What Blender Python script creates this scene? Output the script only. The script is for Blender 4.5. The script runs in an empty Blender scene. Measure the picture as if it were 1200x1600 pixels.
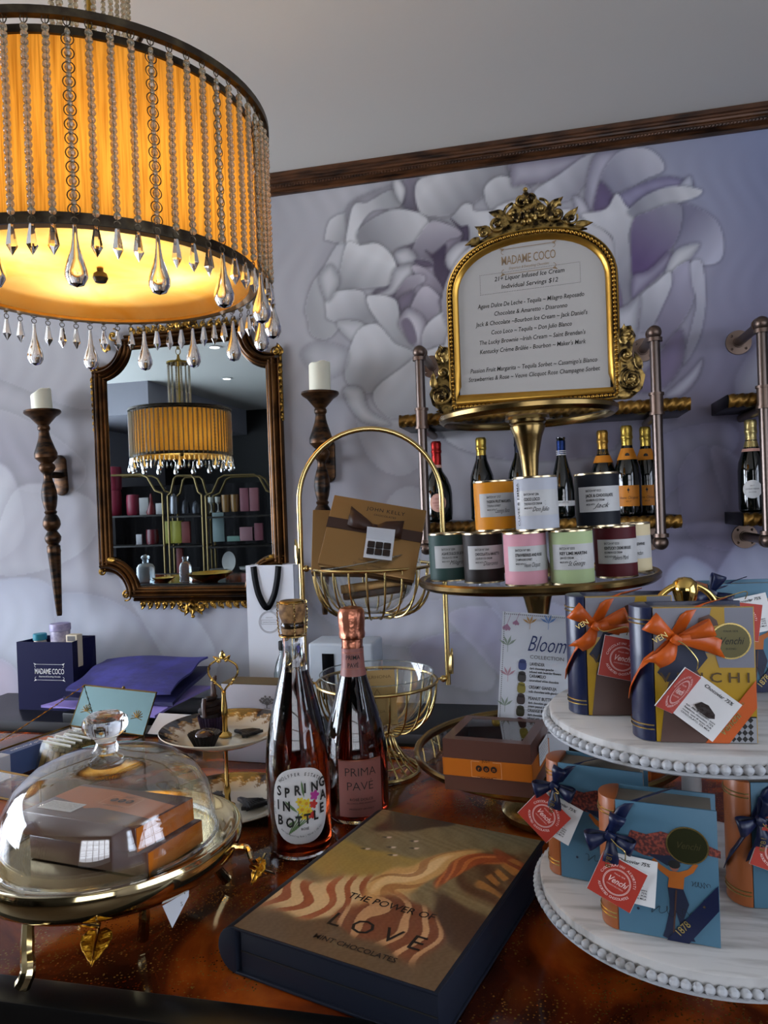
import bpy, bmesh, math, random
import numpy as np
from mathutils import Matrix, Vector, Euler, noise
R_ = math.radians
rnd = random.Random(7)
scn = bpy.context.scene
COL = scn.collection

# ---------------------------------------------------------------- camera, light, exposure
CAM_H = 1.5
YAW, PITCH, ROLL, FPX = R_(12.7), R_(-0.4), R_(2.07), 1130.0
_f = Vector((-math.sin(YAW)*math.cos(PITCH), math.cos(YAW)*math.cos(PITCH), math.sin(PITCH)))
_r0 = Vector((math.cos(YAW), math.sin(YAW), 0)); _u0 = _r0.cross(_f)
CR = _r0*math.cos(ROLL) - _u0*math.sin(ROLL)
CU = _r0*math.sin(ROLL) + _u0*math.cos(ROLL)
CF = _f; CO = Vector((0, 0, CAM_H))
cd = bpy.data.cameras.new('camera'); cam = bpy.data.objects.new('camera', cd); COL.objects.link(cam)
m = Matrix((CR, CU, -CF)).transposed().to_4x4(); m.translation = CO; cam.matrix_world = m
cd.sensor_fit = 'VERTICAL'; cd.sensor_height = 32.0; cd.lens = FPX/1600*32.0; cd.clip_start = .02
scn.camera = cam

scn.view_settings.view_transform = 'Standard'; scn.view_settings.look = 'None'
scn.view_settings.gamma = 1; scn.view_settings.use_curve_mapping = False
scn.view_settings.exposure = 0.64
scn.cycles.max_bounces = 14; scn.cycles.transparent_max_bounces = 24
scn.cycles.transmission_bounces = 12; scn.cycles.glossy_bounces = 6; scn.cycles.diffuse_bounces = 4
scn.cycles.sample_clamp_indirect = 4.0; scn.cycles.caustics_refractive = False; scn.cycles.caustics_reflective = False
world = bpy.data.worlds.new('world'); scn.world = world; world.use_nodes = True
world.node_tree.nodes['Background'].inputs[0].default_value = (.55, .68, 1, 1)
world.node_tree.nodes['Background'].inputs[1].default_value = .6
WIN_LEFT, WIN_BACK, WIN_RIGHT = 12.0, 3.4, 3.6      # brightness of the daylight in the windows
SPOT_W, LAMP_W = 5.0, .62

def ray(x, y): return CF + CR*((x-600)/FPX) - CU*((y-800)/FPX)
def at_z(x, y, z):
    d = ray(x, y); return CO + d*((z-CAM_H)/d.z)
def at_y(x, y, Y):
    d = ray(x, y); return CO + d*(Y/d.y)
def at_d(x, y, D): return CO + ray(x, y)*D

# ---------------------------------------------------------------- materials
def lin(c):
    if isinstance(c, str):
        c = c.lstrip('#'); c = [int(c[i:i+2], 16)/255 for i in (0, 2, 4)]
    elif max(c) > 1.0: c = [v/255 for v in c]
    return tuple(v/12.92 if v <= .04045 else ((v+.055)/1.055)**2.4 for v in c[:3]) + (1.0,)
MATS = {}
def mat(name, col, rough=.5, metal=0, spec=.5, trans=0, ior=1.45, coat=0, bump=None, mix=None, alpha=1, sss=0, emis=None, aniso=0, sheen=0):
    """bump=(scale, strength[, stretch vec]); mix=(colour, noise scale, lo, hi[, stretch])"""
    if name in MATS: return MATS[name]
    m = bpy.data.materials.new(name); m.use_nodes = True; nt = m.node_tree; b = nt.nodes['Principled BSDF']
    b.inputs['Base Color'].default_value = lin(col); b.inputs['Roughness'].default_value = rough
    b.inputs['Metallic'].default_value = metal; b.inputs['Specular IOR Level'].default_value = spec
    b.inputs['Transmission Weight'].default_value = trans; b.inputs['IOR'].default_value = ior
    b.inputs['Coat Weight'].default_value = coat; b.inputs['Alpha'].default_value = alpha
    b.inputs['Sheen Weight'].default_value = sheen
    if emis: b.inputs['Emission Color'].default_value = lin(emis[0]); b.inputs['Emission Strength'].default_value = emis[1]
    def coords(stretch):
        tc = nt.nodes.new('ShaderNodeTexCoord'); mp = nt.nodes.new('ShaderNodeMapping')
        nt.links.new(tc.outputs['Object'], mp.inputs[0]); mp.inputs['Scale'].default_value = stretch; return mp
    if mix:
        n = nt.nodes.new('ShaderNodeTexNoise'); n.inputs['Scale'].default_value = mix[1]; n.inputs['Detail'].default_value = 6
        nt.links.new(coords(mix[4] if len(mix) > 4 else (1, 1, 1)).outputs[0], n.inputs['Vector'])
        r = nt.nodes.new('ShaderNodeValToRGB'); r.color_ramp.elements[0].position = mix[2]; r.color_ramp.elements[1].position = mix[3]
        r.color_ramp.elements[0].color = lin(col); r.color_ramp.elements[1].color = lin(mix[0])
        nt.links.new(n.outputs['Fac'], r.inputs[0]); nt.links.new(r.outputs[0], b.inputs['Base Color'])
    if bump:
        n = nt.nodes.new('ShaderNodeTexNoise'); n.inputs['Scale'].default_value = bump[0]; n.inputs['Detail'].default_value = 4
        nt.links.new(coords(bump[2] if len(bump) > 2 else (1, 1, 1)).outputs[0], n.inputs['Vector'])
        bp = nt.nodes.new('ShaderNodeBump'); bp.inputs['Strength'].default_value = bump[1]; bp.inputs['Distance'].default_value = .002
        nt.links.new(n.outputs['Fac'], bp.inputs['Height']); nt.links.new(bp.outputs[0], b.inputs['Normal'])
    MATS[name] = m; return m
def thin_glass(name, tint=(1, 1, 1), refl=1.0, rough=0.0, ior=1.5):
    """clear single-sheet glass: see-through with fresnel reflections"""
    if name in MATS: return MATS[name]
    m = bpy.data.materials.new(name); m.use_nodes = True; nt = m.node_tree; nt.nodes.clear()
    o = nt.nodes.new('ShaderNodeOutputMaterial'); mx = nt.nodes.new('ShaderNodeMixShader')
    t = nt.nodes.new('ShaderNodeBsdfTransparent'); t.inputs[0].default_value = (*tint, 1)
    g = nt.nodes.new('ShaderNodeBsdfGlossy'); g.inputs['Roughness'].default_value = rough
    lw = nt.nodes.new('ShaderNodeLayerWeight'); lw.inputs[0].default_value = .5
    fr = nt.nodes.new('ShaderNodeMath'); fr.operation = 'POWER'; fr.inputs[1].default_value = 4.0; nt.links.new(lw.outputs['Facing'], fr.inputs[0])
    mu = nt.nodes.new('ShaderNodeMath'); mu.operation = 'MULTIPLY_ADD'; mu.inputs[1].default_value = .75; mu.inputs[2].default_value = .04*refl; mu.use_clamp = True
    nt.links.new(fr.outputs[0], mu.inputs[0]); nt.links.new(mu.outputs[0], mx.inputs[0])
    nt.links.new(t.outputs[0], mx.inputs[1]); nt.links.new(g.outputs[0], mx.inputs[2]); nt.links.new(mx.outputs[0], o.inputs[0])
    MATS[name] = m; return m
def vmat(name, rough=.6, coat=0, spec=.5, bump=None):
    """material coloured by the mesh's printed colours"""
    m = mat(name, '#ffffff', rough, coat=coat, spec=spec, bump=bump)
    nt = m.node_tree; a = nt.nodes.new('ShaderNodeVertexColor'); a.layer_name = 'Col'
    nt.links.new(a.outputs[0], nt.nodes['Principled BSDF'].inputs['Base Color']); return m

# ---------------------------------------------------------------- mesh builder
class MB:
    def __init__(s): s.v = []; s.f = []; s.sm = []
    def add(s, vs, fs, M=None, smooth=True):
        o = len(s.v)
        s.v += [tuple(M @ Vector(p)) if M is not None else tuple(p) for p in vs]
        s.f += [tuple(i+o for i in f) for f in fs]; s.sm += [smooth]*len(fs); return s
    def bm(s, bm, M=None, smooth=False):
        bm.verts.index_update()
        s.add([v.co.copy() for v in bm.verts], [[v.index for v in f.verts] for f in bm.faces], M, smooth); bm.free(); return s
    def box(s, c, d, M=None, bevel=0, seg=2):
        bm = bmesh.new(); bmesh.ops.create_cube(bm, size=1)
        for v in bm.verts: v.co = Vector((v.co.x*d[0]+c[0], v.co.y*d[1]+c[1], v.co.z*d[2]+c[2]))
        if bevel: bmesh.ops.bevel(bm, geom=bm.edges[:], offset=bevel, segments=seg, affect='EDGES', profile=.5)
        return s.bm(bm, M, bool(bevel))
    def lathe(s, prof, seg=32, c=(0, 0, 0), M=None, closed=False, a0=0, a1=2*math.pi, fn=None):
        full = abs(a1-a0-2*math.pi) < 1e-6; n = seg if full else seg+1; vs = []; fs = []
        for i in range(n):
            a = a0+(a1-a0)*i/seg
            for (r, z) in prof:
                rr = r if fn is None else r*fn(a, z)
                vs.append((c[0]+rr*math.cos(a), c[1]+rr*math.sin(a), c[2]+z))
        k = len(prof)
        for i in range(seg):
            j = (i+1) % n
            for q in range(k if closed else k-1):
                q2 = (q+1) % k; fs.append((i*k+q, j*k+q, j*k+q2, i*k+q2))
        return s.add(vs, fs, M)
    def tube(s, pts, r, seg=8, closed=False, M=None, cap=True, flat=1.0, up=None):
        pts = [Vector(p) for p in pts]; n = len(pts); rs = r if isinstance(r, (list, tuple)) else [r]*n
        T = []
        for i in range(n):
            a = pts[i-1] if (i > 0 or closed) else pts[i]; b = pts[(i+1) % n] if (i < n-1 or closed) else pts[i]
            t = (b-a); T.append(t.normalized() if t.length > 1e-9 else Vector((0, 0, 1)))
        nrm = Vector(up) if up else (Vector((0, 0, 1)) if abs(T[0].z) < .9 else Vector((1, 0, 0)))
        vs = []
        for i in range(n):
            if up: nrm = Vector(up)
            nrm = nrm - T[i]*nrm.dot(T[i])
            nrm = nrm.normalized() if nrm.length > 1e-6 else T[i].orthogonal().normalized()
            b = T[i].cross(nrm)
            for k in range(seg):
                a = 2*math.pi*k/seg; vs.append(pts[i]+nrm*(math.cos(a)*rs[i])+b*(math.sin(a)*rs[i]*flat))
        fs = []
        for i in range(n if closed else n-1):
            j = (i+1) % n
            for k in range(seg): fs.append((i*seg+k, i*seg+(k+1) % seg, j*seg+(k+1) % seg, j*seg+k))
        if cap and not closed: fs.append(tuple(range(seg-1, -1, -1))); fs.append(tuple((n-1)*seg+k for k in range(seg)))
        return s.add(vs, fs, M)
    def ball(s, c, r, seg=12, rings=8, M=None, sc=(1, 1, 1)):
        vs = [(c[0], c[1], c[2]-r*sc[2])]
        for i in range(1, rings):
            p = -math.pi/2+math.pi*i/rings
            for k in range(seg):
                a = 2*math.pi*k/seg
                vs.append((c[0]+r*sc[0]*math.cos(p)*math.cos(a), c[1]+r*sc[1]*math.cos(p)*math.sin(a), c[2]+r*sc[2]*math.sin(p)))
        vs.append((c[0], c[1], c[2]+r*sc[2])); fs = []
        for k in range(seg): fs.append((0, 1+(k+1) % seg, 1+k)); fs.append((len(vs)-1, len(vs)-1-seg+k, len(vs)-1-seg+(k+1) % seg))
        for i in range(rings-2):
            for k in range(seg):
                a = 1+i*seg+k; b = 1+i*seg+(k+1) % seg; fs.append((a, b, b+seg, a+seg))
        return s.add(vs, fs, M)
    def prism(s, out, d, M=None, bevel=0):
        """outline in XY extruded along +Z by d"""
        bm = bmesh.new(); vs = [bm.verts.new((p[0], p[1], 0)) for p in out]; f = bm.faces.new(vs)
        r = bmesh.ops.extrude_face_region(bm, geom=[f])
        for e in r['geom']:
            if isinstance(e, bmesh.types.BMVert): e.co.z = d
        bmesh.ops.recalc_face_normals(bm, faces=bm.faces[:])
        if bevel: bmesh.ops.bevel(bm, geom=[e for e in bm.edges if abs(e.verts[0].co.z-e.verts[1].co.z) < 1e-9], offset=bevel, segments=2, affect='EDGES', profile=.5)
        return s.bm(bm, M, bool(bevel))
    def grid(s, P, M=None, smooth=True, wrap=False):
        """P[i][j] points"""
        n, k = len(P), len(P[0]); vs = [p for r in P for p in r]
        fs = [(i*k+j, ((i+1) % n)*k+j, ((i+1) % n)*k+j+1, i*k+j+1) for i in range(n if wrap else n-1) for j in range(k-1)]
        return s.add(vs, fs, M, smooth)
    def build(s, name, material, parent=None, M=None, sharp=38, cols=None, solid=0):
        me = bpy.data.meshes.new(name); me.from_pydata(s.v, [], s.f)
        me.polygons.foreach_set('use_smooth', s.sm); me.validate()
        if material: me.materials.append(material)
        if any(s.sm): me.set_sharp_from_angle(angle=R_(sharp))
        o = bpy.data.objects.new(name, me); COL.objects.link(o)
        if parent: o.parent = parent
        if M is not None:
            if parent: o.matrix_basis = M
            else: o.matrix_world = M
        if cols is not None:
            ca = me.color_attributes.new('Col', 'FLOAT_COLOR', 'POINT')
            ca.data.foreach_set('color', np.asarray(cols, dtype=np.float32).ravel())
        if solid:
            md = o.modifiers.new('solid', 'SOLIDIFY'); md.thickness = solid; md.offset = 0
        return o

def Tm(x=0, y=0, z=0): return Matrix.Translation((x, y, z))
def Rz(d): return Matrix.Rotation(R_(d), 4, 'Z')
def Rx(d): return Matrix.Rotation(R_(d), 4, 'X')
def Ry(d): return Matrix.Rotation(R_(d), 4, 'Y')
def tag(o, label, cat, group=None, kind=None):
    o['label'] = label; o['category'] = cat
    if group: o['group'] = group
    if kind: o['kind'] = kind
    return o
def thing(name, label, cat, loc=(0, 0, 0), rz=0, group=None, M=None):
    o = bpy.data.objects.new(name, None); COL.objects.link(o); o.empty_display_size = .05
    o.matrix_world = M if M is not None else Tm(*loc) @ Rz(rz)
    return tag(o, label, cat, group)
def struct(o): o['kind'] = 'structure'; return o
KIDS = {}
def copy_tree(src, M=None, parent=None):
    c = src.copy(); COL.objects.link(c)
    if parent: c.parent = parent
    if M is not None: c.matrix_world = M
    for ch in [o for o in COL.objects if o.parent == src]: copy_tree(ch, None, c)
    return c
def catmull(pts, n=6, closed=True):
    P = [np.array(p, float) for p in pts]; out = []; k = len(P)
    for i in range(k if closed else k-1):
        if closed: a, b, c, d = P[i-1], P[i], P[(i+1) % k], P[(i+2) % k]
        else: a, b, c, d = P[max(i-1, 0)], P[i], P[i+1], P[min(i+2, k-1)]
        for j in range(n):
            t = j/n; out.append(tuple(.5*((2*b)+(c-a)*t+(2*a-5*b+4*c-d)*t*t+(3*b-a-3*c+d)*t**3)))
    if not closed: out.append(tuple(P[-1]))
    return out

# ---------------------------------------------------------------- lettering (converted to meshes at the end)
TEXTS = []
def text(parent, M, items, material, name='lettering', warp=None):
    """items: (string, x, y, size[, dict(sx, shear, rot, align, sp)]) in the plane of M (local to parent)"""
    TEXTS.append((parent, M, items, material, name, warp))
def cyl(r, z0=0, a0=-90):
    """bend text round a vertical cylinder; x=0 faces angle a0 (deg)"""
    def w(x, y, z):
        a = R_(a0)+x/r; rr = r+z; return (rr*math.cos(a), rr*math.sin(a), z0+y)
    return w
def arc_items(s, cx, cy, r, size, mid=90, sp=1.0, inside=False, **kw):
    """letters set along a circle; mid = angle of the middle of the word"""
    out = []; w = size*.68*sp; tot = w*(len(s)-1)/r; d = 1 if inside else -1
    for i, ch in enumerate(s):
        if ch == ' ': continue
        a = R_(mid) - d*tot/2 + d*i*w/r
        out.append((ch, cx+r*math.cos(a), cy+r*math.sin(a), size, dict(rot=math.degrees(a)-90+(180 if inside else 0), align='CENTER', **kw)))
    return out
def flush_texts():
    cache = {}; tmp = []
    for (_, _, items, _, _, _) in TEXTS:
        for it in items:
            o = it[4] if len(it) > 4 else {}
            k = (it[0], o.get('shear', 0), o.get('sp', 1), o.get('align', 'LEFT'), o.get('bold', 0))
            if k not in cache:
                cu = bpy.data.curves.new('t', 'FONT'); cu.body = k[0]; cu.size = 1; cu.shear = k[1]; cu.space_character = k[2]
                cu.align_x = k[3]; cu.resolution_u = 2; cu.fill_mode = 'FRONT'; cu.offset = k[4]
                ob = bpy.data.objects.new('t', cu); COL.objects.link(ob); cache[k] = ob
    dg = bpy.context.evaluated_depsgraph_get()
    geo = {}
    for k, ob in cache.items():
        me = ob.evaluated_get(dg).to_mesh()
        geo[k] = ([v.co.copy() for v in me.vertices], [tuple(p.vertices) for p in me.polygons])
    for ob in cache.values():
        cu = ob.data; bpy.data.objects.remove(ob); bpy.data.curves.remove(cu)
    for (parent, M, items, material, name, warp) in TEXTS:
        b = MB()
        for it in items:
            o = it[4] if len(it) > 4 else {}
            k = (it[0], o.get('shear', 0), o.get('sp', 1), o.get('align', 'LEFT'), o.get('bold', 0))
            vs, fs = geo[k]
            if not vs: continue
            wd = max(v.x for v in vs)-min(v.x for v in vs); o = dict(o)
            if 'w' in o: o['sx'] = o['w']/max(1e-6, wd*it[3])
            ca, sa = math.cos(R_(o.get('rot', 0))), math.sin(R_(o.get('rot', 0))); out = []
            for v in vs:
                x, y = v.x*it[3]*o.get('sx', 1), v.y*it[3]
                X, Y = it[1]+x*ca-y*sa, it[2]+x*sa+y*ca
                out.append(warp(X, Y, .0007) if warp else (X, Y, 0))
            b.add(out, fs, None, False)
        b.build(name, material, parent, M)

# ---------------------------------------------------------------- printed pictures as mesh colours
def paint(P, base, layers):
    """P Nx2 points; base(P)->Nx3 sRGB 0-255; layers of smooth shapes with two-tone fill"""
    c = base(P).astype(float)
    for L in layers:
        poly = np.array(catmull(L['p'], 5)) if L.get('smooth', True) else np.array(L['p'], float)
        sh = L.get('shadow', 0); soft = L.get('soft', 2.0); pad = max(sh, soft)+1
        lo, hi = poly.min(0)-pad, poly.max(0)+pad
        idx = np.where((P[:, 0] > lo[0]) & (P[:, 0] < hi[0]) & (P[:, 1] > lo[1]) & (P[:, 1] < hi[1]))[0]
        if not len(idx): continue
        Q = P[idx]; A = poly; B = np.roll(poly, -1, 0)
        dmin = np.full(len(Q), 1e9); ins = np.zeros(len(Q), bool)
        for a, b in zip(A, B):
            ab = b-a; l2 = (ab**2).sum()+1e-9; t = np.clip(((Q-a)@ab)/l2, 0, 1)
            d = np.hypot(Q[:, 0]-a[0]-t*ab[0], Q[:, 1]-a[1]-t*ab[1]); dmin = np.minimum(dmin, d)
            cr = (a[1] > Q[:, 1]) != (b[1] > Q[:, 1])
            with np.errstate(divide='ignore', invalid='ignore'):
                xi = (b[0]-a[0])*(Q[:, 1]-a[1])/(b[1]-a[1]+1e-12)+a[0]
            ins ^= cr & (Q[:, 0] < xi)
        sd = np.where(ins, dmin, -dmin)
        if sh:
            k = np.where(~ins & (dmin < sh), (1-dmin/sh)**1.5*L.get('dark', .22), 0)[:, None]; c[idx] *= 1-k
        al = (np.clip(.5+sd/soft, 0, 1)*L.get('alpha', 1))[:, None]
        c0 = np.array(L['c'], float); c1 = np.array(L.get('c2', L['c']), float)
        g = L.get('g')
        if g is None: t = np.clip(1-dmin/max(dmin[ins].max() if ins.any() else 1, 1), 0, 1)**2
        else:
            g0, g1 = np.array(g[0], float), np.array(g[1], float); t = np.clip(((Q-g0)@(g1-g0))/((g1-g0)**2).sum(), 0, 1)
        col = c0+(c1-c0)*t[:, None]
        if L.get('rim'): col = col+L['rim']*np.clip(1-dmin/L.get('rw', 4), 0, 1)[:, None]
        c[idx] = c[idx]*(1-al)+col*al
    return np.clip(c, 0, 255)
def srgb_cols(c):
    c = c/255; l = np.where(c <= .04045, c/12.92, ((c+.055)/1.055)**2.4)
    return np.c_[l, np.ones(len(l))]
# ================================================================= the room
WY, CZ = 2.75, 2.83
X0, X1, Y0 = -5.0, 2.3, -3.4
M_ceil = mat('ceiling paint', '#dedad0', .9, bump=(60, .1))
M_wallp = mat('side wall paint', '#8d8a90', .9)
M_dark = mat('dark panelling', '#17130f', .6, bump=(3, .3, (30, 30, 1)))
M_floor = mat('floor boards', '#2a2019', .5, mix=('#4a3a2c', 3, .35, .7, (1, 14, 1)))
M_bronze = mat('bronzed wood', '#5f3d1c', .27, .85, mix=('#1f1206', 10, .40, .70, (1, 1, 1)))
M_gilt = mat('old gilding', '#b58a3c', .34, .9, mix=('#38240c', 70, .42, .62))
M_black = mat('black lacquer', '#060608', .30, spec=.15)
M_glasspane = mat('window daylight', '#000000', .5, emis=((228/255, 238/255, 1.0), WIN_LEFT))
M_glassback = mat('shop front daylight', '#000000', .5, emis=((240/255, 244/255, 1.0), WIN_BACK))
M_glassright = mat('side window daylight', '#000000', .5, emis=((222/255, 234/255, 1.0), WIN_RIGHT))
M_winframe = mat('white window frame', '#d8d8d6', .5)

def A_(*p): return [(430+x/3, 220+y/3) for x, y in p]
def B_(*p): return [(800+x/3, 180+y/3) for x, y in p]
W1, W2 = (196, 198, 206), (160, 160, 174)
LI, LD = (150, 142, 172), (98, 80, 120)
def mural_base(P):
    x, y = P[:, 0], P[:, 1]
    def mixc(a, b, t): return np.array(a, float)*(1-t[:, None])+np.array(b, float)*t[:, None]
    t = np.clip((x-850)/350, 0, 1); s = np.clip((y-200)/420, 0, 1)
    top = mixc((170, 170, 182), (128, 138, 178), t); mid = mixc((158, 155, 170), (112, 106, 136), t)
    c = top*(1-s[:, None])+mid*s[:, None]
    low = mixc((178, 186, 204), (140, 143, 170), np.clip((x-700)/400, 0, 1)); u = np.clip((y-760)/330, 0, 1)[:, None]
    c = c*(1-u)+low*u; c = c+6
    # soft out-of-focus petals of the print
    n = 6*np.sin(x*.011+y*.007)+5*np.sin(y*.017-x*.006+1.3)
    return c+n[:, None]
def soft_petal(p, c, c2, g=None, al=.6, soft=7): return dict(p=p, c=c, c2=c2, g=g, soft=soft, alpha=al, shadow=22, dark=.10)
mural = [
 soft_petal([(-80, 470), (40, 430), (170, 470), (230, 560), (150, 640), (20, 600), (-60, 560)], (172, 172, 182), (150, 146, 162)),
 soft_petal([(-60, 640), (30, 650), (130, 720), (110, 770), (0, 760), (-80, 730)], (128, 122, 146), (150, 146, 162)),
 soft_petal([(-60, 720), (10, 730), (36, 800), (30, 850), (-30, 880), (-80, 800)], (186, 190, 202), (168, 168, 184), al=.85),
 soft_petal([(20, 770), (90, 760), (150, 790), (140, 850), (70, 890), (-10, 890)], (160, 160, 176), (174, 176, 190)),
 soft_petal([(-40, 930), (60, 905), (110, 960), (140, 1040), (60, 1110), (-60, 1090)], (190, 200, 222), (165, 172, 198), al=.9),
 soft_petal([(90, 930), (180, 940), (260, 1010), (300, 1080), (180, 1060), (100, 1000)], (186, 196, 218), (160, 166, 190), al=.8),
 soft_petal([(180, 880), (300, 960), (340, 1040), (300, 1090), (240, 1000)], (160, 166, 190), (176, 184, 206)),
 soft_petal([(-30, 1030), (20, 1040), (30, 1090), (-10, 1120)], (196, 172, 200), (170, 160, 190)),
 soft_petal([(560, 640), (640, 600), (700, 660), (640, 740), (580, 720)], (170, 172, 184), (156, 156, 172)),
 soft_petal([(600, 800), (640, 760), (700, 800), (690, 900), (640, 900)], (178, 182, 196), (160, 162, 182)),
 soft_petal([(480, 880), (620, 940), (760, 930), (780, 1000), (620, 1010), (500, 960)], (176, 182, 202), (160, 164, 188)),
 soft_petal([(640, 1010), (720, 990), (770, 1040), (760, 1080), (680, 1060)], (190, 198, 216), (150, 150, 182), g=((760, 1040), (690, 1000)), al=.85),
 soft_petal([(700, 960), (770, 950), (800, 1010), (790, 1060), (740, 1010)], (150, 148, 182), (170, 172, 200), al=.7),
 soft_petal([(700, 860), (860, 940), (900, 960), (860, 1040), (760, 940)], (168, 172, 198), (156, 158, 186)),
 soft_petal([(1020, 690), (1130, 660), (1150, 700), (1060, 760), (1030, 780)], (140, 140, 164), (122, 118, 148)),
 soft_petal([(1060, 740), (1110, 700), (1170, 820), (1160, 860), (1080, 840)], (132, 130, 156), (118, 114, 142)),
 soft_petal([(1110, 700), (1160, 720), (1200, 780), (1180, 860), (1140, 800)], (124, 120, 146), (134, 132, 158)),
 soft_petal([(1040, 900), (1070, 870), (1115, 890), (1130, 930), (1090, 960), (1045, 940)], (176, 184, 206), (150, 154, 182), al=.9),
 soft_petal([(1110, 950), (1150, 850), (1210, 840), (1260, 880), (1240, 960)], (170, 176, 200), (146, 148, 176), al=.9),
 soft_petal([(1150, 590), (1190, 540), (1230, 600), (1210, 640), (1160, 640)], (150, 152, 168), (120, 116, 140), al=.8),
 # behind the bloom
 dict(p=[(560, 300), (640, 250), (760, 240), (900, 220), (1040, 300), (1100, 400), (1080, 520), (960, 640), (800, 640), (640, 640), (520, 560), (500, 420)], c=(165, 165, 178), c2=(150, 148, 168), soft=30, alpha=.6),
]
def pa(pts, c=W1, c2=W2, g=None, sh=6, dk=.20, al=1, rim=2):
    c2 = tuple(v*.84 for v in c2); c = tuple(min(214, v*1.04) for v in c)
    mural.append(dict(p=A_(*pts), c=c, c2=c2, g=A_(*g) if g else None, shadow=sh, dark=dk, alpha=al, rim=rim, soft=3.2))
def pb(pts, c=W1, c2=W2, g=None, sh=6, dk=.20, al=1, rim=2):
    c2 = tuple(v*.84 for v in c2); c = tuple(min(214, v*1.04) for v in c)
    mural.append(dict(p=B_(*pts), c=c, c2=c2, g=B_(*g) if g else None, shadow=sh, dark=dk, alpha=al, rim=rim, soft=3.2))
pa([(140, 790), (170, 680), (230, 590), (300, 480), (360, 500), (330, 800), (280, 900), (230, 930), (170, 910), (150, 830)], (172, 174, 186), (190, 192, 202), ((300, 700), (150, 800)))
pa([(235, 450), (260, 370), (340, 335), (360, 350), (330, 470), (245, 465)], (196, 198, 206), (165, 166, 178), ((240, 400), (350, 450)))
pa([(340, 300), (470, 230), (600, 190), (680, 180), (680, 330), (560, 330), (400, 440), (340, 420)], (148, 144, 164), (158, 155, 172), dk=.1, rim=0)
pa([(600, 190), (665, 180), (665, 330), (620, 330), (590, 280)], (128, 118, 146), (112, 98, 132), ((600, 200), (650, 330)), rim=0)
pa([(335, 500), (342, 400), (370, 300), (430, 290), (500, 250), (550, 235), (600, 280), (560, 318), (480, 320), (430, 350), (390, 420), (392, 510)], W1, (178, 180, 192), ((350, 350), (560, 300)))
pa([(552, 190), (580, 180), (610, 230), (592, 292), (560, 245)], W1, (172, 172, 186))
pa([(385, 430), (450, 370), (560, 322), (680, 340), (722, 390), (715, 462), (640, 482), (560, 525), (480, 485), (400, 485)], (190, 192, 200), (158, 158, 174), ((650, 360), (470, 500)))
pa([(660, 285), (662, 200), (720, 165), (900, 130), (1100, 110), (1130, 160), (1000, 240), (920, 300), (820, 345), (700, 348)], (192, 194, 202), (160, 160, 176), ((760, 180), (900, 330)))
pa([(1090, 110), (1190, 95), (1240, 150), (1190, 220), (1120, 180)], (160, 156, 176), (146, 138, 166))
pa([(980, 230), (1040, 170), (1120, 180), (1200, 240), (1130, 335), (1020, 335)], (196, 198, 206), (170, 170, 184), ((1000, 200), (1100, 330)))
pa([(560, 525), (640, 482), (715, 462), (722, 390), (800, 380), (880, 420), (905, 480), (840, 560), (830, 780), (760, 770), (640, 960), (600, 900), (560, 740), (450, 720), (560, 620)], (150, 138, 166), (120, 104, 138), rim=0, dk=.1)
pa([(722, 365), (820, 362), (880, 300), (920, 300), (935, 330), (1040, 335), (1010, 420), (905, 480), (870, 425), (800, 385)], (194, 196, 204), (162, 162, 178), ((900, 320), (820, 400)))
pa([(720, 385), (800, 388), (870, 425), (860, 450), (800, 470), (760, 540), (720, 560), (640, 520)], (168, 160, 182), (140, 126, 158), ((730, 400), (740, 560)))
pa([(820, 362), (870, 400), (905, 400), (905, 470), (870, 470), (880, 440), (850, 400)], (78, 60, 98), (60, 44, 78), rim=0, sh=0)
pa([(560, 520), (620, 500), (662, 540), (650, 575), (600, 600), (560, 560)], (184, 184, 196), (150, 146, 166))
pa([(310, 580), (340, 480), (400, 490), (480, 482), (548, 540), (572, 620), (525, 680), (400, 692), (320, 702), (290, 690)], (196, 198, 205), (168, 170, 182), ((400, 520), (330, 690)))
pa([(560, 600), (640, 575), (648, 620), (600, 690), (520, 735), (470, 720), (530, 690)], (186, 186, 198), (156, 152, 172))
pa([(470, 720), (520, 735), (600, 690), (640, 650), (610, 720), (540, 745)], (100, 84, 120), (118, 102, 138), rim=0, sh=0)
pa([(705, 515), (740, 530), (800, 488), (795, 580), (835, 630), (835, 780), (790, 740), (780, 690), (745, 620), (740, 560)], (70, 50, 90), (108, 84, 128), ((760, 540), (820, 760)), rim=0, sh=4)
pa([(650, 560), (720, 565), (742, 590), (690, 590)], (96, 76, 116), (90, 70, 110), rim=0, sh=0)
pa([(800, 540), (850, 482), (912, 480), (850, 600), (812, 600)], (194, 194, 204), (166, 162, 182))
pa([(640, 590), (700, 598), (765, 660), (790, 720), (740, 702), (690, 670)], (172, 160, 186), (146, 128, 162), ((660, 590), (770, 720)))
pa([(565, 720), (620, 640), (690, 630), (700, 655), (650, 690), (600, 765), (575, 760)], (170, 160, 184), (128, 108, 144), ((690, 630), (590, 760)))
pa([(580, 740), (650, 700), (640, 760), (590, 790)], (112, 92, 130), (124, 106, 142), rim=0)
pa([(640, 770), (700, 680), (775, 740), (765, 800), (700, 865), (650, 810)], (176, 166, 190), (152, 138, 168), ((700, 700), (680, 860)))
pa([(770, 745), (835, 755), (835, 800), (790, 800)], (160, 148, 176), (130, 112, 148))
pa([(240, 800), (250, 720), (400, 702), (440, 780), (510, 820), (420, 855), (262, 842)], (188, 190, 200), (166, 168, 182), ((300, 730), (400, 850)))
pa([(205, 640), (260, 580), (300, 640), (285, 700), (240, 750)], (186, 188, 198), (166, 168, 180))
pa([(440, 725), (560, 742), (582, 830), (602, 900), (650, 975), (560, 950), (500, 870), (440, 780)], (190, 192, 202), (172, 174, 186), ((460, 740), (580, 940)))
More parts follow.
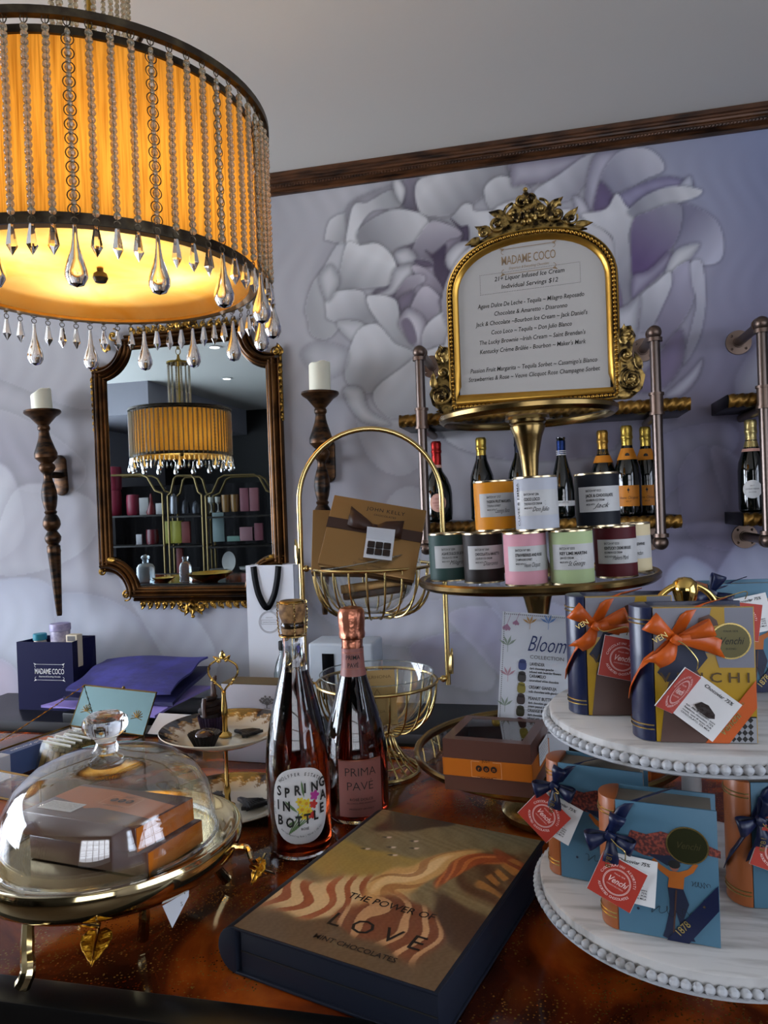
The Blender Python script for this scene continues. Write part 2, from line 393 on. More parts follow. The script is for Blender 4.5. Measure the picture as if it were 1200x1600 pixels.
pa([(578, 850), (620, 785), (690, 820), (712, 890), (690, 960), (650, 960), (600, 900)], (182, 176, 196), (150, 138, 166))
pa([(590, 850), (620, 830), (650, 870), (665, 940), (630, 950), (605, 900)], (112, 92, 130), (134, 116, 150), rim=0, sh=0)
pa([(700, 880), (760, 820), (835, 800), (835, 985), (760, 965), (690, 965)], (190, 190, 202), (164, 162, 180), ((760, 830), (800, 980)))
pa([(290, 850), (400, 850), (440, 905), (385, 945), (330, 915)], (178, 180, 192), (188, 190, 200))
pa([(325, 1080), (355, 960), (400, 880), (480, 862), (560, 950), (650, 1000), (620, 1150), (450, 1182), (350, 1145)], (186, 188, 198), (170, 172, 184), ((400, 900), (500, 1180)))
pa([(460, 1180), (600, 1060), (700, 990), (835, 980), (840, 1260), (640, 1295), (520, 1290)], (182, 184, 194), (166, 168, 180), ((600, 1060), (700, 1280)))
pa([(318, 1172), (400, 1160), (440, 1260), (540, 1330), (400, 1310)], (186, 188, 198), (172, 174, 188))
pa([(120, 990), (200, 940), (340, 980), (320, 1080), (220, 1120), (150, 1060)], (172, 174, 188), (164, 166, 182), al=.7, dk=.1)
# heart of the bloom, mostly behind the framed menu
for pts_, g_ in (([(700, 520), (760, 430), (860, 420), (930, 500), (930, 620), (840, 680), (740, 650), (700, 600)], ((760, 450), (860, 680))),
               ([(690, 470), (720, 400), (790, 360), (850, 380), (840, 450), (770, 500), (710, 520)], ((760, 370), (730, 510))),
               ([(840, 340), (900, 330), (960, 380), (975, 460), (930, 500), (870, 450), (835, 400)], ((900, 340), (920, 500))),
               ([(770, 330), (830, 310), (870, 340), (850, 390), (790, 380)], ((810, 320), (820, 390))),
               ([(720, 560), (790, 500), (850, 520), (850, 600), (780, 640), (725, 620)], ((760, 520), (830, 630))),
               ([(850, 470), (910, 480), (935, 560), (900, 620), (850, 580), (840, 520)], ((880, 480), (880, 620))),
               ([(700, 620), (780, 600), (860, 640), (950, 620), (960, 700), (820, 720), (700, 690)], ((760, 620), (820, 720)))):
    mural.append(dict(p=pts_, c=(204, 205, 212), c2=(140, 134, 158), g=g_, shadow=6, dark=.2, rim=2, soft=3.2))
# right half of the bloom
pb([(0, 240), (60, 215), (200, 200), (340, 190), (250, 262), (140, 315), (60, 320), (0, 330)], (166, 162, 184), (150, 142, 172))
pb([(100, 365), (220, 280), (330, 200), (400, 178), (465, 200), (385, 262), (330, 335), (290, 385), (190, 410)], (184, 186, 200), (156, 154, 178), ((200, 300), (330, 400)))
pb([(380, 200), (480, 160), (560, 165), (470, 260), (430, 330), (380, 450), (340, 400)], (168, 166, 190), (150, 146, 174))
pb([(415, 300), (470, 200), (545, 155), (640, 160), (702, 212), (706, 262), (620, 300), (525, 360), (440, 385)], (184, 186, 202), (150, 150, 182), ((640, 180), (470, 380)))
pb([(382, 455), (405, 330), (430, 320), (475, 385), (440, 440)], (100, 84, 130), (120, 104, 150), rim=0)
pb([(460, 400), (560, 340), (700, 290), (800, 300), (840, 330), (640, 370), (550, 440), (520, 420)], (138, 134, 172), (128, 122, 162), rim=0)
pb([(788, 330), (832, 285), (848, 325), (840, 345)], (180, 184, 204), (165, 168, 194))
pb([(288, 382), (335, 398), (362, 462), (312, 482)], (182, 182, 198), (160, 156, 180))
pb([(325, 470), (440, 440), (490, 368), (530, 420), (560, 450), (575, 490), (545, 560), (562, 700), (562, 860), (535, 912), (500, 800), (480, 600), (440, 540)], (194, 196, 206), (162, 162, 182), ((420, 480), (520, 800)))
pb([(472, 740), (505, 800), (520, 900), (480, 920)], (108, 94, 130), (130, 118, 150), rim=0, sh=0)
pb([(790, 420), (880, 440), (962, 500), (992, 600), (975, 680), (905, 702), (830, 682), (760, 665), (770, 560)], (176, 178, 202), (150, 148, 182), ((960, 640), (800, 520)))
pb([(545, 450), (640, 370), (760, 332), (885, 350), (865, 382), (770, 412), (640, 455), (600, 485)], (196, 198, 208), (168, 170, 190), ((800, 350), (600, 460)))
pb([(565, 500), (640, 452), (760, 410), (798, 450), (780, 560), (732, 640), (650, 722), (572, 755), (560, 680)], (92, 72, 122), (172, 172, 198), ((590, 690), (770, 450)))
pb([(565, 755), (640, 725), (735, 640), (745, 690), (680, 760), (600, 830), (562, 860)], (146, 142, 170), (120, 108, 146))
pb([(718, 735), (770, 632), (875, 600), (855, 650), (790, 720), (742, 745)], (196, 198, 210), (176, 178, 196))
pb([(738, 755), (830, 685), (855, 780), (845, 880), (790, 980), (700, 1085), (680, 960)], (164, 162, 188), (138, 130, 160), ((820, 720), (720, 1050)))
pb([(598, 860), (680, 782), (740, 735), (745, 800), (702, 900), (672, 962), (640, 1005), (600, 1005)], (192, 194, 206), (166, 166, 186), ((700, 780), (620, 1000)))
pb([(840, 690), (892, 700), (905, 900), (870, 1062), (800, 1170), (840, 1000), (866, 880), (845, 790)], (182, 184, 202), (156, 154, 178), ((880, 720), (820, 1150)))
pb([(475, 930), (540, 890), (600, 850), (592, 960), (560, 1100), (505, 1165), (480, 1040)], (180, 182, 196), (158, 158, 176))
pb([(560, 1295), (640, 1180), (700, 1100), (790, 1000), (810, 1100), (780, 1200), (700, 1285)], (112, 100, 134), (128, 118, 150), rim=0)
pb([(715, 1315), (830, 1210), (892, 1142), (870, 1230), (790, 1315)], (160, 160, 180), (140, 136, 162))

def gridcoords(a, b, step): return list(np.linspace(a, b, int(round((b-a)/step))+1))
xs = [X0, -4, -3.2]+gridcoords(-2.75, 1.25, .0062)+[1.6, X1]
zs = [0, .3, .6]+gridcoords(.68, CZ, .0062)
gx, gz = np.meshgrid(xs, zs, indexing='ij')
pts = np.c_[gx.ravel(), np.full(gx.size, WY), gz.ravel()]
dd = pts-np.array(CO); dF = dd@np.array(CF)
PX = np.c_[600+FPX*(dd@np.array(CR))/dF, 800-FPX*(dd@np.array(CU))/dF]
far = (gx.ravel() < -2.75) | (gx.ravel() > 1.25) | (gz.ravel() < .6)
PX[far] = np.clip(PX[far], [-400, 100], [1500, 1300])
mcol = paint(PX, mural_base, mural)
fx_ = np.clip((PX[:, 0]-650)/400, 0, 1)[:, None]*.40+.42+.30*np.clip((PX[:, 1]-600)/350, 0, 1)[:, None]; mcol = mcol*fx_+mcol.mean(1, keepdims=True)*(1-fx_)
mcol *= (1+.018*np.sin(PX[:, 0]*.19+4*np.sin(PX[:, 1]*.031))*np.sin(PX[:, 1]*.023+1))[:, None]; mcol *= (1-.10*np.clip((560-PX[:, 0])/160, 0, 1))[:, None]; mcol = np.clip(mcol*[1.01, 1.0, .98], 0, 255)  # left end of the print darkened to offset the strong window light
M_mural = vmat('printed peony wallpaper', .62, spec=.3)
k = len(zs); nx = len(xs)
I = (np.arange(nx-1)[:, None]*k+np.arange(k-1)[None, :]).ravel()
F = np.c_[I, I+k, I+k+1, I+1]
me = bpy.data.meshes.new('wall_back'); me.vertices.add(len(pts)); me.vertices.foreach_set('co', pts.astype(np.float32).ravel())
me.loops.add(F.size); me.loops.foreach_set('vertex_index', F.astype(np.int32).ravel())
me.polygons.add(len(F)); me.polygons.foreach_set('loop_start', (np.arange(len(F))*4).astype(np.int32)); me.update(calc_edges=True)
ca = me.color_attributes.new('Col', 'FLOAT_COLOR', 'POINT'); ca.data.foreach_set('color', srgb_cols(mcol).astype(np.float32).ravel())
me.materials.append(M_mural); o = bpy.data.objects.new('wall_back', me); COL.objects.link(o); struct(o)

T = .12
def slab(name, c, d, m): return struct(MB().box(c, d).build(name, m))
slab('floor', ((X0+X1)/2, (Y0+WY)/2, -T/2), (X1-X0+.2, WY-Y0+.2, T), M_floor)
slab('ceiling', ((X0+X1)/2, (Y0+WY)/2, CZ+T/2), (X1-X0+.2, WY-Y0+.2, T), M_ceil)
slab('wall_left', (X0-T/2, (Y0+WY)/2, CZ/2), (T, WY-Y0, CZ), M_wallp)
slab('wall_right', (X1+T/2, (Y0+WY)/2, CZ/2), (T, WY-Y0, CZ), M_wallp)
slab('wall_front', ((X0+X1)/2, Y0-T/2, CZ/2), (X1-X0, T, CZ), M_dark)
# dropped beam seen in the looking glass
slab('trim_2', (-4.4, Y0+1.2, CZ-.16), (1.2, 2.4, .32), M_wallp)

def window(name, O, U, V, w, h, nu, nv, material):
    """O lower corner on the wall, U along it, V inward normal"""
    M = Matrix((U, Vector((0, 0, 1)), V)).transposed().to_4x4(); M.translation = O
    r = bpy.data.objects.new(name, None); COL.objects.link(r); r.matrix_world = M; struct(r)
    b = MB().box((w/2, h/2, .012), (w, h, .008)); struct(b.build('window_pane', material, r))
    f = MB()
    for i in range(nu+1): f.box((w*i/nu, h/2, .03), (.07 if i in (0, nu) else .035, h+.07, .05))
    for j in range(nv+1): f.box((w/2, h*j/nv, .03), (w+.07, .07 if j in (0, nv) else .035, .05))
    struct(f.build('window_frame', M_winframe, r))
window('window_1', Vector((X0+.005, 2.3, .75)), Vector((0, -1, 0)), Vector((1, 0, 0)), 3.4, 1.75, 6, 4, M_glasspane)
window('window_2', Vector((2.1, Y0+.005, .9)), Vector((-1, 0, 0)), Vector((0, 1, 0)), 2.3, 1.6, 5, 4, M_glassback)
window('window_3', Vector((X1-.005, -1.6, .95)), Vector((0, 1, 0)), Vector((-1, 0, 0)), 2.2, 1.5, 4, 3, M_glassright)

# crown moulding: ribbed wood with a carved rope
b = MB(); prof = [(0, 2.758), (.012, 2.758), (.016, 2.765), (.014, 2.772), (.020, 2.778), (.026, 2.779), (.028, 2.793), (.034, 2.797), (.036, 2.803), (.042, 2.806), (.043, 2.812), (.050, 2.815), (.052, 2.829), (0, 2.829)]
b.add([(x, WY-.001-p[0], p[1]) for x in (X0, X1) for p in prof], [(i, i+1, i+1+len(prof), i+len(prof)) for i in range(len(prof)-1)], None, False)
x = -2.6
while x < X1:
    b.ball((x, WY-.027, 2.7845), .0058, 6, 4, sc=(1.1, .8, 1.0)); x += .0118
struct(b.build('trim_1', mat('dark stained moulding', '#5a3820', .38, .25, mix=('#1e0f06', 9, .4, .66, (1, 6, 6))), sharp=25))

# ceiling downlights
def downlight(x, y):
    r = thing('ceiling_downlight', 'x', 'downlight', (x, y, CZ))
    MB().lathe([(.055, -.001), (.058, -.006), (.04, -.008), (.038, .02)], 24).build('trim_ring', M_winframe, r)
    MB().lathe([(0, -.003), (.038, -.003)], 20).build('lens', mat('downlight lens', '#ffffff', .5, emis=((1, .95, .88), 14)), r)
    return r
for i, (x, y) in enumerate([(-2.55, .1), (-3.05, -1.2)]):
    tag(downlight(x, y), ['recessed ceiling downlight reflected in the wall mirror left of the bead tassels', 'recessed ceiling downlight reflected in the wall mirror right of the bead tassels'][i], 'downlight')

# ================================================================= counters
def resin():
    m = mat('amber resin', '#7a3510', .10, spec=.45, bump=(9, .25)); nt = m.node_tree; bs = nt.nodes['Principled BSDF']; L = nt.links.new
    tc = nt.nodes.new('ShaderNodeTexCoord')
    n1 = nt.nodes.new('ShaderNodeTexNoise'); n1.inputs['Scale'].default_value = 5.5; n1.inputs['Detail'].default_value = 7; n1.inputs['Distortion'].default_value = 1.2; L(tc.outputs['Object'], n1.inputs[0])
    r1 = nt.nodes.new('ShaderNodeValToRGB'); e = r1.color_ramp.elements; e[0].position = .34; e[0].color = lin('#190804'); e[1].position = .72; e[1].color = lin('#c26620')
    for p, c in ((.46, '#54200a'), (.56, '#8f3d10')): q = e.new(p); q.color = lin(c)
    L(n1.outputs['Fac'], r1.inputs[0])
    vo = nt.nodes.new('ShaderNodeTexVoronoi'); vo.inputs['Scale'].default_value = 330; L(tc.outputs['Object'], vo.inputs['Vector'])
    th = nt.nodes.new('ShaderNodeMath'); th.operation = 'LESS_THAN'; th.inputs[1].default_value = .34; L(vo.outputs['Distance'], th.inputs[0])
    n2 = nt.nodes.new('ShaderNodeTexNoise'); n2.inputs['Scale'].default_value = 7; n2.inputs['Detail'].default_value = 9; n2.inputs['Roughness'].default_value = .7; L(tc.outputs['Object'], n2.inputs[0])
    th2 = nt.nodes.new('ShaderNodeMapRange'); th2.inputs[1].default_value = .48; th2.inputs[2].default_value = .55; L(n2.outputs['Fac'], th2.inputs[0])
    mu = nt.nodes.new('ShaderNodeMath'); mu.operation = 'MULTIPLY'; L(th.outputs[0], mu.inputs[0]); L(th2.outputs[0], mu.inputs[1])
    wn = nt.nodes.new('ShaderNodeMath'); wn.operation = 'GREATER_THAN'; wn.inputs[1].default_value = .45; L(vo.outputs['Color'], wn.inputs[0])
    mu2 = nt.nodes.new('ShaderNodeMath'); mu2.operation = 'MULTIPLY'; L(mu.outputs[0], mu2.inputs[0]); L(wn.outputs[0], mu2.inputs[1])
    mx = nt.nodes.new('ShaderNodeMix'); mx.data_type = 'RGBA'; L(mu2.outputs[0], mx.inputs['Factor']); L(r1.outputs[0], mx.inputs['A']); mx.inputs['B'].default_value = lin('#c79a45')
    L(mx.outputs['Result'], bs.inputs['Base Color']); L(mu2.outputs[0], bs.inputs['Metallic'])
    return m
TZ = 1.06
tb = thing('display_counter', 'long display counter with a glossy amber resin top edged in black', 'counter', (-.85, .95, 0))
MB().box((0, -.005, TZ-.0126), (4.5, .70, .024)).build('counter_top', resin(), tb)
e = MB(); M_edge = mat('black edge band', '#0c0b0a', .35, spec=.25)
e.box((0, -.385+.012, TZ-.02), (4.5, .036, .046), bevel=.003); e.box((0, .375, TZ-.02), (4.5, .055, .05), bevel=.003)
e.build('edge_band', M_edge, tb)
MB().box((0, 0, (TZ-.05)/2), (4.4, .62, TZ-.05)).build('counter_body', M_black, tb)
CT = .74
bc = thing('back_counter', 'low black counter against the peony wallpaper', 'counter', (0, 2.43, 0))
MB().box((-.1, 0, CT-.02), (4.5, .62, .04), bevel=.003).build('counter_top', M_black, bc)
MB().box((-.1, .02, (CT-.04)/2), (4.4, .56, CT-.04)).build('cabinet_body', M_black, bc)
# ================================================================= chandeliers
M_iron = mat('dark bronze iron', '#3a3128', .42, .8, mix=('#5d5340', 30, .4, .7))
M_brassL = mat('brass', '#b4913e', .25, 1)
M_bead = mat('faceted glass bead', '#d3c6a6', .12, trans=.68, ior=1.5, spec=.8)
M_drop = mat('clear crystal', '#fffaf0', .0, trans=1, ior=1.52)
def shade_mat():
    m = bpy.data.materials.new('amber linen shade'); m.use_nodes = True; nt = m.node_tree; nt.nodes.clear(); L = nt.links.new
    o = nt.nodes.new('ShaderNodeOutputMaterial'); mx = nt.nodes.new('ShaderNodeMixShader'); d = nt.nodes.new('ShaderNodeBsdfDiffuse'); t = nt.nodes.new('ShaderNodeBsdfTranslucent')
    tc = nt.nodes.new('ShaderNodeTexCoord'); mp = nt.nodes.new('ShaderNodeMapping'); mp.inputs['Scale'].default_value = (90, 90, 3); n = nt.nodes.new('ShaderNodeTexNoise'); n.inputs['Scale'].default_value = 3; n.inputs['Detail'].default_value = 5
    L(tc.outputs['Object'], mp.inputs[0]); L(mp.outputs[0], n.inputs[0]); r = nt.nodes.new('ShaderNodeValToRGB'); r.color_ramp.elements[0].position = .3; r.color_ramp.elements[0].color = lin('#ad7a2c'); r.color_ramp.elements[1].position = .62; r.color_ramp.elements[1].color = lin('#dcaa4c')
    L(n.outputs['Fac'], r.inputs[0]); L(r.outputs[0], t.inputs[0]); L(r.outputs[0], d.inputs[0]); mx.inputs[0].default_value = .6
    L(d.outputs[0], mx.inputs[1]); L(t.outputs[0], mx.inputs[2]); L(mx.outputs[0], o.inputs[0]); return m
def diff_mat():
    m = bpy.data.materials.new('frosted alabaster glass'); m.use_nodes = True; nt = m.node_tree; nt.nodes.clear(); L = nt.links.new
    o = nt.nodes.new('ShaderNodeOutputMaterial'); mx = nt.nodes.new('ShaderNodeMixShader'); d = nt.nodes.new('ShaderNodeBsdfDiffuse'); t = nt.nodes.new('ShaderNodeBsdfTranslucent')
    tc = nt.nodes.new('ShaderNodeTexCoord'); n = nt.nodes.new('ShaderNodeTexNoise'); n.inputs['Scale'].default_value = 7; n.inputs['Detail'].default_value = 5; n.inputs['Distortion'].default_value = 1
    L(tc.outputs['Object'], n.inputs[0]); r = nt.nodes.new('ShaderNodeValToRGB'); r.color_ramp.elements[0].position = .3; r.color_ramp.elements[0].color = lin('#f4d272'); r.color_ramp.elements[1].position = .7; r.color_ramp.elements[1].color = lin('#fdeeb4')
    L(n.outputs['Fac'], r.inputs[0]); L(r.outputs[0], t.inputs[0]); L(r.outputs[0], d.inputs[0]); mx.inputs[0].default_value = .7
    L(d.outputs[0], mx.inputs[1]); L(t.outputs[0], mx.inputs[2]); L(mx.outputs[0], o.inputs[0]); return m
M_shade, M_diff = shade_mat(), diff_mat()
LR, LH = .290, .290
def build_lamp():
    r = thing('chandelier', 'x', 'chandelier')
    b = MB(); b.grid([[(LR*math.cos(a), LR*math.sin(a), z) for z in (.012, .09, .17, LH)] for a in [2*math.pi*i/96 for i in range(96)]], wrap=True); b.build('lamp_shade', M_shade, r)
    b = MB(); RO = LR+.026
    b.lathe([(RO-.006, LH-.002), (RO+.006, LH-.002), (RO+.006, LH+.010), (RO-.006, LH+.010)], 96, closed=True)
    for i in range(6):
        a = 2*math.pi*i/6+.3; b.tube([(0, 0, LH+.02), (RO*math.cos(a), RO*math.sin(a), LH+.004)], .004, 6)
    b.build('top_ring', M_iron, r)
    MB().lathe([(LR-.002, LH-.012), (LR+.005, LH-.012), (LR+.005, LH), (LR-.002, LH)], 96, closed=True).build('shade_rim', M_iron, r)
    MB().lathe([(LR+.001, 0), (LR+.004, 0), (LR+.004, .017), (LR+.001, .017)], 96, closed=True).build('lower_band', M_iron, r)
    MB().lathe([(LR-.016, .0), (LR, .0), (LR, .006), (LR-.016, .006)], 96, closed=True).build('lower_lip', mat('gilt lip', '#a87828', .45, .6), r)
    b = MB().lathe([(0, .032), (LR-.045, .032), (LR-.030, .028), (LR-.008, .006)], 64); b.build('diffuser', M_diff, r)
    MB().lathe([(0, .002), (.010, .004), (.014, .012), (.012, .02), (.006, .024), (.006, .03)], 16).build('finial', M_iron, r)
    b = MB().tube([(0, 0, .03), (0, 0, .62)], .006, 8); b.lathe([(0, .26), (.02, .262), (.022, .29), (.012, .31), (.006, .33)], 16)
    b.build('stem', M_brassL, r)
    for k in range(4):
        a = math.pi/4+k*math.pi/2; x, y = .11*math.cos(a), .11*math.sin(a)
        o = MB().ball((x, y, .15), .028, 12, 10, sc=(1, 1, 1.3)).build('bulb', mat('lit bulb', '#fff4dd', .5, emis=((1, .75, .42), 9)), r)
    # hanging strands
    def beads(n, dz, rad, z0): 
        b = MB()
        for i in range(n): b.ball((rnd.uniform(-.0006, .0006), rnd.uniform(-.0006, .0006), z0-i*dz), rad, 8, 6)
        return b
    b = beads(26, .0105, .0059, -.019); hook = b
    sm_small = b.build('bead_strand', M_bead, r, Tm(0, 0, 0)); small_me = sm_small.data
    b = MB()
    for i in range(13):
        z = -.022-i*.0205; b.ball((0, 0, z), .0042, 8, 6, sc=(1, 1, 1.5)); b.ball((0, 0, z-.010), .0056, 8, 4)
    big = b.build('bead_strand', M_bead, r, Tm(0, 0, 0)); big_me = big.data
    b = MB(); b.tube([(.005*math.cos(t), 0, -.006+.007*math.sin(t)) for t in np.linspace(0, 2*math.pi, 12, endpoint=False)], .0009, 5, closed=True)
    b.tube([(0, .004*math.cos(t), .002+.005*math.sin(t)) for t in np.linspace(0, 2*math.pi, 10, endpoint=False)], .0008, 5, closed=True)
    b.tube([(.005*math.cos(t), 0, -LH-.004+.005*math.sin(t)) for t in np.linspace(0, 2*math.pi, 12, endpoint=False)], .0008, 5, closed=True)
    b.tube([(0, 0, .004), (0, 0, -LH-.002)], .0006, 4)
    h0 = b.build('wire_hook', M_iron, r); hook_me = h0.data
    b2 = MB(); b2.v = list(b.v); b2.f = list(b.f); b2.sm = list(b.sm)
    for i in range(13): b2.tube([(.0086*math.cos(t), 0, -.032-i*.0205+.0086*math.sin(t)) for t in np.linspace(0, 2*math.pi, 14, endpoint=False)], .0009, 4, closed=True)
    h1 = b2.build('wire_hook', M_iron, r); hook2_me = h1.data
    z0 = -LH-.010
    b = MB().lathe([(0, z0), (.0035, z0-.001), (.0075, z0-.024), (.0085, z0-.031), (0, z0-.046)], 6); 
    for i in range(len(b.sm)): b.sm[i] = False
    c0 = b.build('crystal_drop', M_drop, r); c0_me = c0.data
    b = MB().lathe([(0, z0), (.003, z0-.001), (.0042, z0-.02), (.0065, z0-.035), (.0125, z0-.053), (.0165, z0-.067), (.0160, z0-.077), (.0105, z0-.087), (0, z0-.091)], 16)
    c1 = b.build('crystal_drop', M_drop, r); c1_me = c1.data
    N = 68
    for i in range(N):
        a = 2*math.pi*i/N+.02; sp = i % 4 == 0
        Mi = Matrix.Translation((RO*math.cos(a), RO*math.sin(a), LH)) @ Matrix.Rotation(a+math.pi/2, 4, 'Z')
        if i == 0: s_, h_, c_ = big, h1, c1
        elif i == 1: s_, h_, c_ = sm_small, h0, c0
        else:
            s_ = bpy.data.objects.new('bead_strand', big_me if sp else small_me); h_ = bpy.data.objects.new('wire_hook', hook2_me if sp else hook_me)
            c_ = bpy.data.objects.new('crystal_drop', c1_me if sp else c0_me)
            for q in (s_, h_, c_): COL.objects.link(q)
        s_.parent = r; s_.matrix_basis = Mi; h_.parent = s_; h_.matrix_basis = Matrix.Identity(4); c_.parent = s_; c_.matrix_basis = Matrix.Rotation(rnd.uniform(-.4, .4), 4, 'Z')
    # crown with tassels of beads, hook and chain
    CRZ = .60; b = MB().lathe([(0, CRZ+.02), (.02, CRZ+.018), (.03, CRZ+.008), (.076, CRZ+.006), (.076, CRZ-.004), (0, CRZ-.004)], 32)
    b.lathe([(0, CRZ+.055), (.008, CRZ+.05), (.010, CRZ+.03), (.02, CRZ+.018)], 12)
    for zz in range(0, 3): b.tube([(.016*math.cos(t)*(zz % 2 == 0), .016*math.cos(t)*(zz % 2), CRZ+.075+.035*zz+.022*math.sin(t)) for t in np.linspace(0, 2*math.pi, 14, endpoint=False)], .003, 6, closed=True)
    b.build('crown_plate', M_brassL, r)
    b = MB()
    for i in range(26): b.ball((0, 0, -.008-i*.0108), .0052, 7, 5)
    t0 = b.build('crown_tassel', M_bead, r)
    b = MB().lathe([(0, -.288), (.003, -.29), (.008, -.305), (.012, -.318), (.010, -.33), (0, -.336)], 12); d0 = b.build('crystal_drop', M_drop, t0)
    for i in range(14):
        a = 2*math.pi*i/14; q = t0 if i == 0 else bpy.data.objects.new('crown_tassel', t0.data)
        if i: COL.objects.link(q); q.parent = r; e = bpy.data.objects.new('crystal_drop', d0.data); COL.objects.link(e); e.parent = q
        q.matrix_basis = Tm(.068*math.cos(a), .068*math.sin(a), CRZ)
    return r
LAMP1 = (-.80, 1.21, 1.935)
lamp1 = build_lamp(); lamp1.matrix_world = Tm(*LAMP1)
tag(lamp1, 'large drum chandelier with glowing amber shade and hanging bead strands, over the counter', 'chandelier')
q2 = at_d(281, 713, 4.62); LAMP2 = (q2.x, 2*(WY-.03)-q2.y, q2.z)
lamp2 = copy_tree(lamp1, Tm(*LAMP2)); lamp2['label'] = 'second amber drum chandelier with crystal drops, seen whole in the gilt wall mirror'
for L_, r_ in ((LAMP1, lamp1), (LAMP2, lamp2)):
    b = MB().tube([(0, 0, .70), (0, 0, CZ-L_[2]-.02)], .0035, 6)
    b.lathe([(0, CZ-L_[2]-.035), (.05, CZ-L_[2]-.03), (.06, CZ-L_[2]-.001)], 24); b.build('ceiling_rod', M_brassL, r_)
    for k in range(4):
        a = math.pi/4+k*math.pi/2
        ld = bpy.data.lights.new('bulb_light', 'POINT'); ld.energy = LAMP_W; ld.color = (1, .80, .50); ld.shadow_soft_size = .03
        lo = bpy.data.objects.new('bulb_light', ld); COL.objects.link(lo); lo.parent = r_; lo.location = (.15*math.cos(a), .15*math.sin(a), .10)

# ================================================================= carved ornament helpers (plane XY, height +Z)
def scroll(b, c, r, turns=1.4, th=.006, a0=0, flip=1, z=.004, n=26):
    P = []; rr = []
    for i in range(n):
        t = i/(n-1); a = R_(a0)+flip*turns*2*math.pi*t; q = r*(1-t*.86)
        P.append((c[0]+q*math.cos(a), c[1]+q*math.sin(a), z+th*.5*t)); rr.append(th*(.55+.6*t))
    b.tube(P, rr, 7); b.ball((c[0], c[1], z+th*.5), th*1.3, 8, 6)
def leaf(b, p, ang, L, w, z=.004, curl=.4, n=7):
    ca, sa = math.cos(R_(ang)), math.sin(R_(ang)); G = []
    for i in range(n):
        t = i/(n-1); ww = w*math.sin(math.pi*min(1, .12+.88*t)**.8)*(1 if i < n-1 else 0)+1e-4; row = []
        for s_, h in ((-1, 0), (-.5, .6), (0, .35), (.5, .6), (1, 0)):
            x = L*t; y = s_*ww+curl*L*.25*t*t; row.append((p[0]+x*ca-y*sa, p[1]+x*sa+y*ca, z+h*w*.7*(1-.3*t)))
        G.append(row)
    b.grid(G)
def sweep(b, path, prof, closed=False):
    """prof: (offset to the left of travel, height)"""
    P = [Vector((p[0], p[1])) for p in path]; n = len(P); G = []
    for i in range(n):
        a = P[i-1] if (i or closed) else P[i]; c = P[(i+1) % n] if (i < n-1 or closed) else P[i]
        t = (c-a).normalized(); nn = Vector((-t.y, t.x)); k = 1
        if (i or closed) and (i < n-1 or closed):
            t1 = (P[i]-P[i-1]).normalized(); k = 1/max(.5, Vector((-t1.y, t1.x)).dot(nn))
        G.append([(P[i].x+nn.x*o*k, P[i].y+nn.y*o*k, h) for o, h in prof])
    b.grid(G, wrap=closed)
def arcp(cx, cy, r, a0, a1, n=12): return [(cx+r*math.cos(R_(a0+(a1-a0)*i/n)), cy+r*math.sin(R_(a0+(a1-a0)*i/n))) for i in range(n+1)]
FACE = Rx(90)

# ================================================================= wall mirror
mx, mz = -1.44, 1.70; HW, HH, RC = .388, .525, .125
mr = thing('wall_mirror', 'large wall mirror with notched corners in a carved bronze and gilt frame', 'mirror', M=Tm(mx, WY-.002, mz) @ FACE)
prof = [(-.034, .0), (-.034, .018), (-.031, .026), (-.026, .028), (-.022, .022), (-.019, .026), (-.014, .038), (-.007, .043), (-.001, .038), (.001, .032), (.004, .036), (.009, .039), (.014, .036), (.017, .028), (.020, .029), (.025, .026), (.028, .018), (.033, .010), (.033, 0)]
b = MB()
sweep(b, [(-HW, -HH+RC-.01), (-HW, HH-RC+.01)][::-1], prof); sweep(b, [(HW, -HH+RC-.01), (HW, HH-RC+.01)], prof)
sweep(b, [(-HW+RC, -HH), (HW-RC, -HH)], prof); sweep(b, [(-HW+RC, HH), (HW-RC, HH)][::-1], prof)
for sx, sy in ((1, 1), (-1, 1), (-1, -1), (1, -1)):
    arc = [(sx*(HW - RC*math.sin(R_(t))), sy*(HH - RC*math.cos(R_(t)))) for t in np.linspace(-8, 98, 16)]
    arc = [(sx*(HW) - sx*RC*math.cos(R_(t)), sy*HH - sy*RC*math.sin(R_(t))) for t in np.linspace(-6, 100, 16)]
    if sx*sy > 0: arc = arc[::-1]
    pr = [(-o, h+.004) for o, h in prof]
    sweep(b, arc, prof if True else pr)
b.build('frame', M_bronze, mr, sharp=50)
g = []
for sx, sy, aa in ((1, 1, (180, 270)), (-1, 1, (270, 360)), (-1, -1, (0, 90)), (1, -1, (90, 180))):
    pass
def cut(sx, sy, rev):
    p = [(sx*(HW+.0)-sx*(RC+.02)*math.cos(R_(t)), sy*HH-sy*(RC+.02)*math.sin(R_(t))) for t in np.linspace(4, 86, 9)]
    return p[::-1] if rev else p
out = [(-HW+RC+.02, -HH+.01)]+[(HW-RC-.02, -HH+.01)]+cut(1, -1, False)+cut(1, 1, True)+cut(-1, 1, False)+cut(-1, -1, True)
